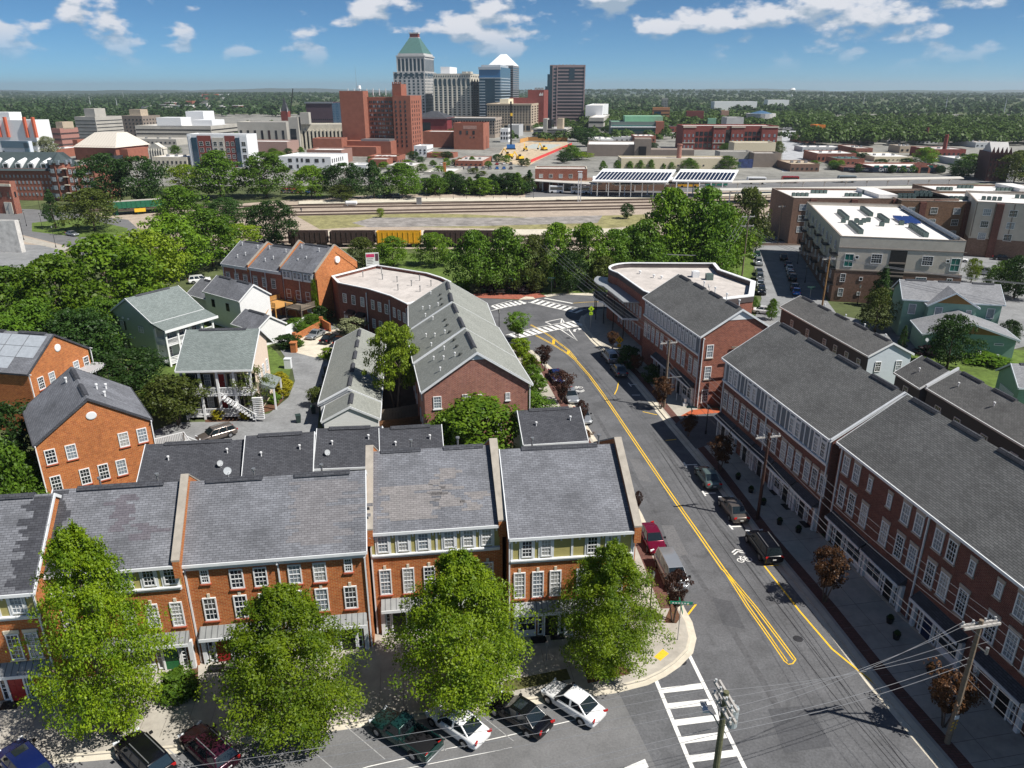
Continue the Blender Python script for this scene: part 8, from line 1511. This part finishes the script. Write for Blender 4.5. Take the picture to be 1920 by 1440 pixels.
# traffic signs
def sign(px, py, ptop, label, kind, w_=.75):
    p = at(px, py); hh = height_at(p.x, p.y, ptop); t = thing('traffic_sign', label, 'sign', p, R(-4)); MB().cyl(0, 0, 0, hh, .035, n=6).build('post', MET, t)
    if kind == 'diamond':
        q = w_ * .72; MB().loft([[(0, -.05, hh - 2 * q), (q, -.05, hh - q), (0, -.05, hh), (-q, -.05, hh - q)], [(0, -.03, hh - 2 * q), (q, -.03, hh - q), (0, -.03, hh), (-q, -.03, hh - q)]]).build('plate', SGNY, t)
        for x, z in ((0, .42), (-.22, 0), (.2, 0), (0, -.42)): MB().box(x * q * 1.4 - .09, -.06, hh - q + z * q * 1.3 - .09, x * q * 1.4 + .09, -.052, hh - q + z * q * 1.3 + .09).build('symbol', BLK, t)
        MB().box(-.3, -.05, hh - 2 * q - .55, .3, -.03, hh - 2 * q - .05).build('plate', SGNY, t); MB().box(-.85, -.05, hh - 2 * q - .3, -.4, -.03, hh - 2 * q + .05).build('plate', WHT, t)
    elif kind == 'lime':
        q = w_ * .62; MB().loft([[(0, -.05, hh - 2 * q), (q, -.05, hh - q), (0, -.05, hh), (-q, -.05, hh - q)], [(0, -.03, hh - 2 * q), (q, -.03, hh - q), (0, -.03, hh), (-q, -.03, hh - q)]]).build('plate', SGNL, t); MB().box(-.3, -.05, hh - 2 * q - .6, .3, -.03, hh - 2 * q - .05).build('plate', SGNL, t)
        MB().box(-.07, -.06, hh - 1.25 * q, .07, -.052, hh - .75 * q).box(-.05, -.06, hh - .72 * q, .05, -.052, hh - .58 * q).bar((0, -.056, hh - 1.2 * q), (-.13, -.056, hh - 1.55 * q), .008, .07).bar((0, -.056, hh - 1.2 * q), (.13, -.056, hh - 1.55 * q), .008, .07).bar((-.16, -.056, hh - 2 * q - .25), (.1, -.056, hh - 2 * q - .45), .008, .08).build('symbol', BLK, t)
    else:
        MB().box(-.55 * w_, -.02, hh - .24, .55 * w_, .02, hh).build('name_plate', SGNG, t); MB().box(-.02, -.55 * w_, hh - .5, .02, .55 * w_, hh - .27).build('name_plate', SGNG, t)
        for i in range(6): MB().box((-.42 + i * .14) * w_, -.026, hh - .18, (-.33 + i * .14) * w_, -.021, hh - .08).build('lettering', WLN, t)
sign(1160, 668, 630, 'yellow diamond pedestrian warning sign on the right pavement', 'diamond', .9); sign(1107, 620, 573, 'lime green crossing sign at the right corner', 'lime', .9); sign(1270, 1202, 1128, 'green street name sign at the pavement corner', 'street', 1.6); sign(1034, 549, 520, 'green street name sign beside the plaza', 'street', 1.4); sign(1518, 560, 537, 'green street name sign before the apartments', 'street', 1.4); sign(1293, 808, 762, 'street name sign at the driveway', 'street', 1.2)
sign(961, 551, 521, 'green sign between the plaza hedges', 'street', 1.4)
p = at(1025, 1240); t = thing('bike_rack_post', 'slim grey meter post on the shaded front pavement', 'post', p); MB().cyl(0, 0, .12, 1.5, .04, n=6).box(-.1, -.08, 1.5, .1, .08, 1.8).build('post', MET, t)
# white chain posts by the driveway, planters and door mats
for i, (px, py) in enumerate(((1268, 752), (1278, 752))): p = at(px, py); tag(MB().cyl(0, 0, .12, 1.0, .05, n=6).cyl(0, 0, 1.0, 1.1, .08, n=6).build('chain_post', WHT, loc=p), ['left', 'right'][i] + ' white chain post by the driveway', 'post')
p = at(1284, 762); tag(MB().box(-.3, -.3, .12, .3, .3, .5).cyl(0, 0, .5, 1.2, .15, .2, n=8).build('pedestal', WHT, loc=p), 'white pedestal at the corner of the brick gable', 'pedestal')
for i, (px, py) in enumerate(((1378, 900), (1402, 925), (1425, 948), (1455, 985), (1490, 1000), (1660, 1170), (1672, 1200), (1735, 1262), (1800, 1300))): p = at(px, py); t = thing('planter', ORD[i] + ' dark planter pot down the right shopfronts, counted from afar', 'planter', (p.x + .3, p.y, .12), 0, 'planters'); MB().cyl(0, 0, 0, .5, .22, .32, n=10).build('pot', BLK, t); inst('plant', cget('shrubd', 0), t, (0, 0, .4), scale=(.45, .45, .4))
for i, (px, py) in enumerate(((405, 1256), (1010, 1202), (1045, 1195), (20, 1325), (1452, 925), (1475, 952), (1510, 985))): p = at(px, py); tag(MB().box(-.6, -.4, .125, .6, .4, .145).build('door_mat', BLK, loc=(p.x, p.y, 0), rot=(0, 0, R(8 if px < 1200 else 100))), ['mat at the wide brick townhouse red door', 'mat at the corner shopfront door, left', 'mat at the corner shopfront door, right', 'mat at the leftmost red door', 'far mat at the panelled row shopfronts', 'middle mat at the panelled row shopfronts', 'near mat at the panelled row shopfronts'][i], 'mat', 'door mats')

# a walker by the tracks, seen small
p = at(565, 398); t = thing('person', 'small walking person in dark clothes beside the tracks', 'person', p, R(20)); rg = lambda x, y, z, rx, ry: [(x + rx * math.cos(i * math.pi / 4), y + ry * math.sin(i * math.pi / 4), z) for i in range(8)]
b = MB().loft([rg(0, 0, .85, .17, .12), rg(0, 0, 1.05, .16, .11), rg(0, 0, 1.35, .21, .13), rg(0, 0, 1.45, .12, .09), rg(0, 0, 1.52, .06, .06), rg(0, 0, 1.58, .09, .1), rg(0, 0, 1.68, .1, .11), rg(0, 0, 1.78, .05, .06)])
for sg in (-1, 1): b.loft([rg(sg * .09, sg * .2, .02, .06, .1), rg(sg * .09, sg * .16, .12, .06, .06), rg(sg * .09, sg * .06, .48, .08, .08), rg(sg * .08, 0, .9, .1, .1)]); b.loft([rg(sg * .27, -sg * .16, .82, .045, .045), rg(sg * .26, -sg * .06, 1.1, .05, .05), rg(sg * .2, 0, 1.42, .06, .06)])
b.build('body', mat('dark_clothes', (.03, .035, .05), var=.3, scale=6), t, smooth=True)
# ================================================================== UTILITY POLES AND WIRES
INS = mat('insulator', (.45, .47, .48), rough=.3)
def pole(label, base, hgt, rot, m=None, arms=((-.4, 2.4),), double=False, r=.15):
    t = thing('utility_pole', label, 'pole', (base[0], base[1], 0), rot); MB().cyl(0, 0, 0, hgt, r * 1.15, r * .8, n=10).build('shaft', m or WOOD, t); pts = []
    for dz, ln_ in arms:
        z = hgt + dz
        for s in ((-.14, .14) if double else (.14,)):
            MB().box(-ln_ / 2, s * 1.0 - .06, z - .08, ln_ / 2, s * 1.0 + .06, z + .08).build('crossarm', mat('arm_grey', (.42, .40, .38), var=.15, scale=5), t)
        for x in (-ln_ / 2 + .15, -ln_ / 6, ln_ / 6, ln_ / 2 - .15): MB().cyl(x, .14, z + .08, z + .3, .05, .07, n=8).build('insulator', INS, t); pts.append(Matrix.Rotation(rot, 3, 'Z') @ Vector((x, .14, z + .3)) + Vector((base[0], base[1], 0)))
        MB().bar((-ln_ * .3, .16, z - .05), (0, .16, z - .8), .04, .05).bar((ln_ * .3, .16, z - .05), (0, .16, z - .8), .04, .05).build('brace', MET, t)
    return t, pts
b1 = at(1775, 1395); b2 = at(1420, 975); b3 = at(1245, 765)
t1, w1 = pole('wooden utility pole with double crossarm and yellow stripes at lower right', b1, 10.0, R(12), arms=((-.35, 2.6),), double=True, r=.17)
for k in range(3): MB().bar((-.19, -.16, 1.35 + k * .3), (.19, -.16, 1.55 + k * .3), .02, .1).build('reflective_stripe', YEL, t1)
MB().box(-.16, -.2, 2.3, .16, -.17, 2.6).build('pole_label', WHT, t1); MB().bar((0, .2, 8.2), (1.2, .2, 7.2), .08, .08).cyl(1.3, .2, 7.0, 7.5, .1, n=8).build('cable_bracket', MET, t1)
t2, w2 = pole('dark brown utility pole with single white crossarm before the panelled row', b2, 9.6, R(12), m=WDK, arms=((-.5, 2.6),)); t3, w3 = pole('utility pole with pale crossarm at the driveway', b3, 9.6, R(14), arms=((-.4, 2.4),))
MB().box(0, -.06, 4.3, 2.2, .06, 4.4).build('side_arm', MET, t3)
b4 = at(1362, 1297, 10.3); t4p, w4 = pole('mossy foreground utility pole with grey transformer at the bottom edge', b4, 10.3, R(100), m=mat('wood_mossy', (.13, .13, .075), var=.35, scale=5), arms=((-.3, 2.2), (-1.1, 2.2)), double=True, r=.19)
MB().cyl(.0, -.55, 7.9, 9.1, .3, n=14).cyl(0, -.55, 9.1, 9.2, .31, .12, n=14).cyl(.1, -.55, 9.2, 9.5, .05, n=6).build('transformer', mat('transformer_grey', (.36, .40, .42), rough=.4), t4p)
LH = at(1322, 1330, 8.6) - b4; LH = Matrix.Rotation(-R(100), 3, 'Z') @ Vector((LH.x, LH.y, 0))
MB().tube([(0, 0, 7.6), (LH.x * .5, LH.y * .5, 8.4), (LH.x * .85, LH.y * .85, 8.6)], .04).build('lamp_arm', MET, t4p)
b = MB(); b.box(-.16, -.2, -.06, .16, .2, .06); [b.box(-.15 + i * .06, .2, -.04, -.12 + i * .06, .55, .05) for i in range(6)]; b.build('street_lamp_head', mat('lamp_pale', (.62, .64, .66), rough=.4), t4p, loc=(LH.x, LH.y, 8.6), rot=(0, 0, R(-100)))
b5 = at(1008, 535); t5, w5 = pole('utility pole with transformer in the wood behind the crossing', b5, height_at(b5.x, b5.y, 442), R(10), arms=((-.4, 3.0),)); MB().cyl(.4, 0, 8, 9.3, .3, n=10).build('transformer', MATS['transformer_grey'], t5)
b6 = at(1050, 540); t6, _ = pole('short bare pole stub right of the crossing sign', b6, height_at(b6.x, b6.y, 482), 0, m=MET, arms=())
b7 = at(1390, 528); t7, w7 = pole('tall utility pole by the wood at the side street', b7, height_at(b7.x, b7.y, 396), R(10), arms=((-1.2, 3.0), (-3.2, 3.0))); b8 = at(1348, 540); t8, w8 = pole('utility pole with crossarms behind the flat roofed corner building', b8, height_at(b8.x, b8.y, 478), R(10), arms=((-.4, 3.2),))
b9 = at(1537, 602); t9, w9 = pole('orange brown utility pole before the apartment block', b9, height_at(b9.x, b9.y, 482), R(10), m=mat('wood_orange', (.30, .17, .07), var=.3, scale=4), arms=((-.4, 2.6),)); b10 = at(1458, 455); t10, w10 = pole('slim pole at the bend of the side street', b10, height_at(b10.x, b10.y, 385), 0, arms=((-.4, 2),))
WIRE = mat('wire', (.20, .205, .22), rough=.5, var=0); WIRD = mat('wire_dark', (.05, .05, .055), rough=.6, var=0)
def wire(a, c, sag, label, m=None, r=.012, group='overhead wires'):
    a = Vector(a); c = Vector(c); n = 10; pts = [a.lerp(c, i / n) - Vector((0, 0, sag * 4 * (i / n) * (1 - i / n))) for i in range(n + 1)]; b = MB().tube(pts, r, 5)
    tag(b.build('overhead_wire', m or WIRE), label, 'wire', group)
OFF = Vector((10, -42, 0))
for i in range(4):
    wire(w1[i], w2[i], .7, ORD[i] + ' wire strung from the striped pole to the dark brown pole'); wire(w2[i], w3[i], .7, ORD[i] + ' wire strung from the dark brown pole to the driveway pole'); wire(w3[i], w5[i], 1.0, ORD[i] + ' wire strung from the driveway pole to the pole in the wood', r=.02); wire(w1[i], w1[i] + OFF, .6, ORD[i] + ' wire running from the striped pole out of the lower right')
    wire(w4[i], w4[i] + Vector((-46, -9, .5)), .8, ORD[i] + ' wire running left from the foreground pole'); wire(w4[min(7, 4 + i)], w1[i] - Vector((0, 0, [.0, 0.1, 1.1, 1.9][i])), .6, ORD[i] + ' wire from the foreground pole to the striped pole')
for i, (dz, s) in enumerate(((3.2, .5), (3.8, .5), (4.4, .6))):
    q = lambda p: Vector((p.x, p.y, 10 - dz)); wire(q(b1), q(b2), s, ['upper', 'middle', 'bottom'][i] + ' low cable along the right pavement', WIRD if dz > 4 else None, .018, 'lower cables'); wire(q(b2), q(b3), s, ['upper', 'middle', 'bottom'][i] + ' low cable along the far right pavement', WIRD if dz > 4 else None, .018, 'lower cables'); wire(q(b1), q(b1) + OFF, s, ['upper', 'middle', 'bottom'][i] + ' low cable leaving the lower right', None, .018, 'lower cables')
for dz, ud in ((2.4, 'upper'), (2.9, 'lower')): wire(Vector((b4.x, b4.y, 10.3 - dz)), Vector((b1.x, b1.y, 9.6 - dz)), .5, ud + ' cable across the road to the striped pole', None, .015, 'lower cables'); wire(Vector((b4.x, b4.y, 10.3 - dz)), Vector((b4.x - 44, b4.y - 10, 10 - dz)), .7, ud + ' cable running left above the parked cars', None, .014, 'lower cables')
for i in range(3): wire(w5[i], w8[i], 1.2, ORD[i] + ' wire in front of the wood', r=.03); wire(w8[i], w7[i], .6, ORD[i] + ' wire between the two poles behind the corner building', r=.03); wire(w7[i + 4], w9[i], 1.2, ORD[i] + ' wire across the side street', r=.03); wire(w9[i], w9[i] + Vector((60, -30, 0)), 1.5, ORD[i] + ' wire running right past the teal houses', r=.03)
for s in (.0, 1.0): wire((b5.x, b5.y, 9 - s), tuple(at(1075 + s * 25, 552)), .0, ['left', 'right'][int(s)] + ' guy wire sloping to the lawn', r=.025, group='guy wires')

# ================================================================== FAR WOODS (mass) AND HAZE
def forest(name, n, gen, sz, leafn, m, label, seed):
    g = np.random.default_rng(seed); P = gen(g, n); n = len(P); hgt = sz * (.7 + .6 * g.random(n)); wd = sz * (.65 + .5 * g.random(n))
    idx = np.repeat(np.arange(n), leafn); k = len(idx); d = unit(g.normal(size=(k, 3))); d[:, 2] = np.abs(d[:, 2]) * 1.1 - .1
    rad = .75 + .3 * g.random(k); c = np.stack([P[idx, 0] + d[:, 0] * wd[idx] * rad * .6, P[idx, 1] + d[:, 1] * wd[idx] * rad * .6, P[idx, 2] + hgt[idx] * (.42 + .5 * d[:, 2] * rad)], 1)
    nn = unit(d + g.normal(size=(k, 3)) * .45 + np.array([0, 0, .3])); tt = unit(np.cross(nn, g.normal(size=(k, 3))))
    s_ = wd[idx] * (1.55 / math.sqrt(leafn)) * (.6 + .6 * g.random(k)); o = inst(name, quad_mesh(name, c, nn, tt, s_, .75, m)); stuff(o); tag(o, label, 'woods')
def hill(x, y): return np.clip((y - 1500) / 3000, 0, 1) * (14 + 10 * np.sin(x / 900 + 1) + 8 * np.sin(x / 370 + y / 800))
def belt(x0, x1, y0, y1):
    def f(g, n):
        y = y0 + (y1 - y0) * g.random(n) ** 1.3; u = x0 + (x1 - x0) * g.random(n); x = (u - 960) / FPX * y * 1.0; return np.stack([x, y, hill(x, y)], 1)
    return f
FL = leafm('leaf_forest', (.045, .09, .02), (.10, .16, .03), tr=.25); FD = leafm('leaf_forest_dark', (.035, .072, .026), (.065, .11, .034), tr=.25)
forest('near_woods', 1300, belt(1480, 2100, 600, 1050), 11, 130, FL, 'dense green woods behind the low roofs on the right', 1)
forest('left_woods', 1000, belt(-250, 420, 760, 1250), 11, 90, FD, 'dense dark woods behind the civic buildings on the left', 2)
forest('middle_woods', 900, belt(1080, 1520, 830, 1250), 11, 90, FL, 'green woods behind the brown tower', 3)
forest('far_woods', 11000, belt(-500, 2450, 1250, 6500), 13, 26, FD, 'far wooded country reaching the horizon', 4)
forest('city_trees', 260, belt(440, 1480, 640, 900), 8, 70, FL, 'tree tops scattered between the downtown blocks', 6)
hp = mat('hill_woods', (.03, .055, .025), var=.35, scale=.02, rough=1, coord='OBJ')
def ridge(name, y, h0, amp, seed):
    g = random.Random(seed); b = MB(); n = 120; top = []
    for i in range(n + 1):
        x = -y * 1.0 + 2 * y * i / n; top.append((x, y, h0 + amp * (math.sin(i * .21 + seed) + .5 * math.sin(i * .53 + seed * 2) + .25 * math.sin(i * 1.7)) + g.random() * 4))
    for i in range(n): b.poly([(top[i][0], y - 1500, 0), (top[i + 1][0], y - 1500, 0), top[i + 1], top[i]]); b.poly([top[i], top[i + 1], (top[i + 1][0], y + 1500, 0), (top[i][0], y + 1500, 0)])
    struct(b.build(name, hp))
ridge('hills', 9000, 22, 10, 2); ridge('hills', 14000, 40, 18, 5)
HAZE = 0.00008
HZ = bpy.data.materials.new('haze_air'); HZ.use_nodes = True; t = HZ.node_tree; t.nodes.clear()
pv = N(t, 'ShaderNodeVolumePrincipled'); pv.inputs['Color'].default_value = (.78, .90, 1, 1); pv.inputs['Density'].default_value = HAZE; pv.inputs['Anisotropy'].default_value = .3
t.links.new(pv.outputs[0], N(t, 'ShaderNodeOutputMaterial').inputs['Volume'])
hz = MB().box(-16500, -250, -2, 16500, 16500, 160).build('haze', HZ); stuff(hz); tag(hz, 'thin blue haze over the distant country', 'haze')
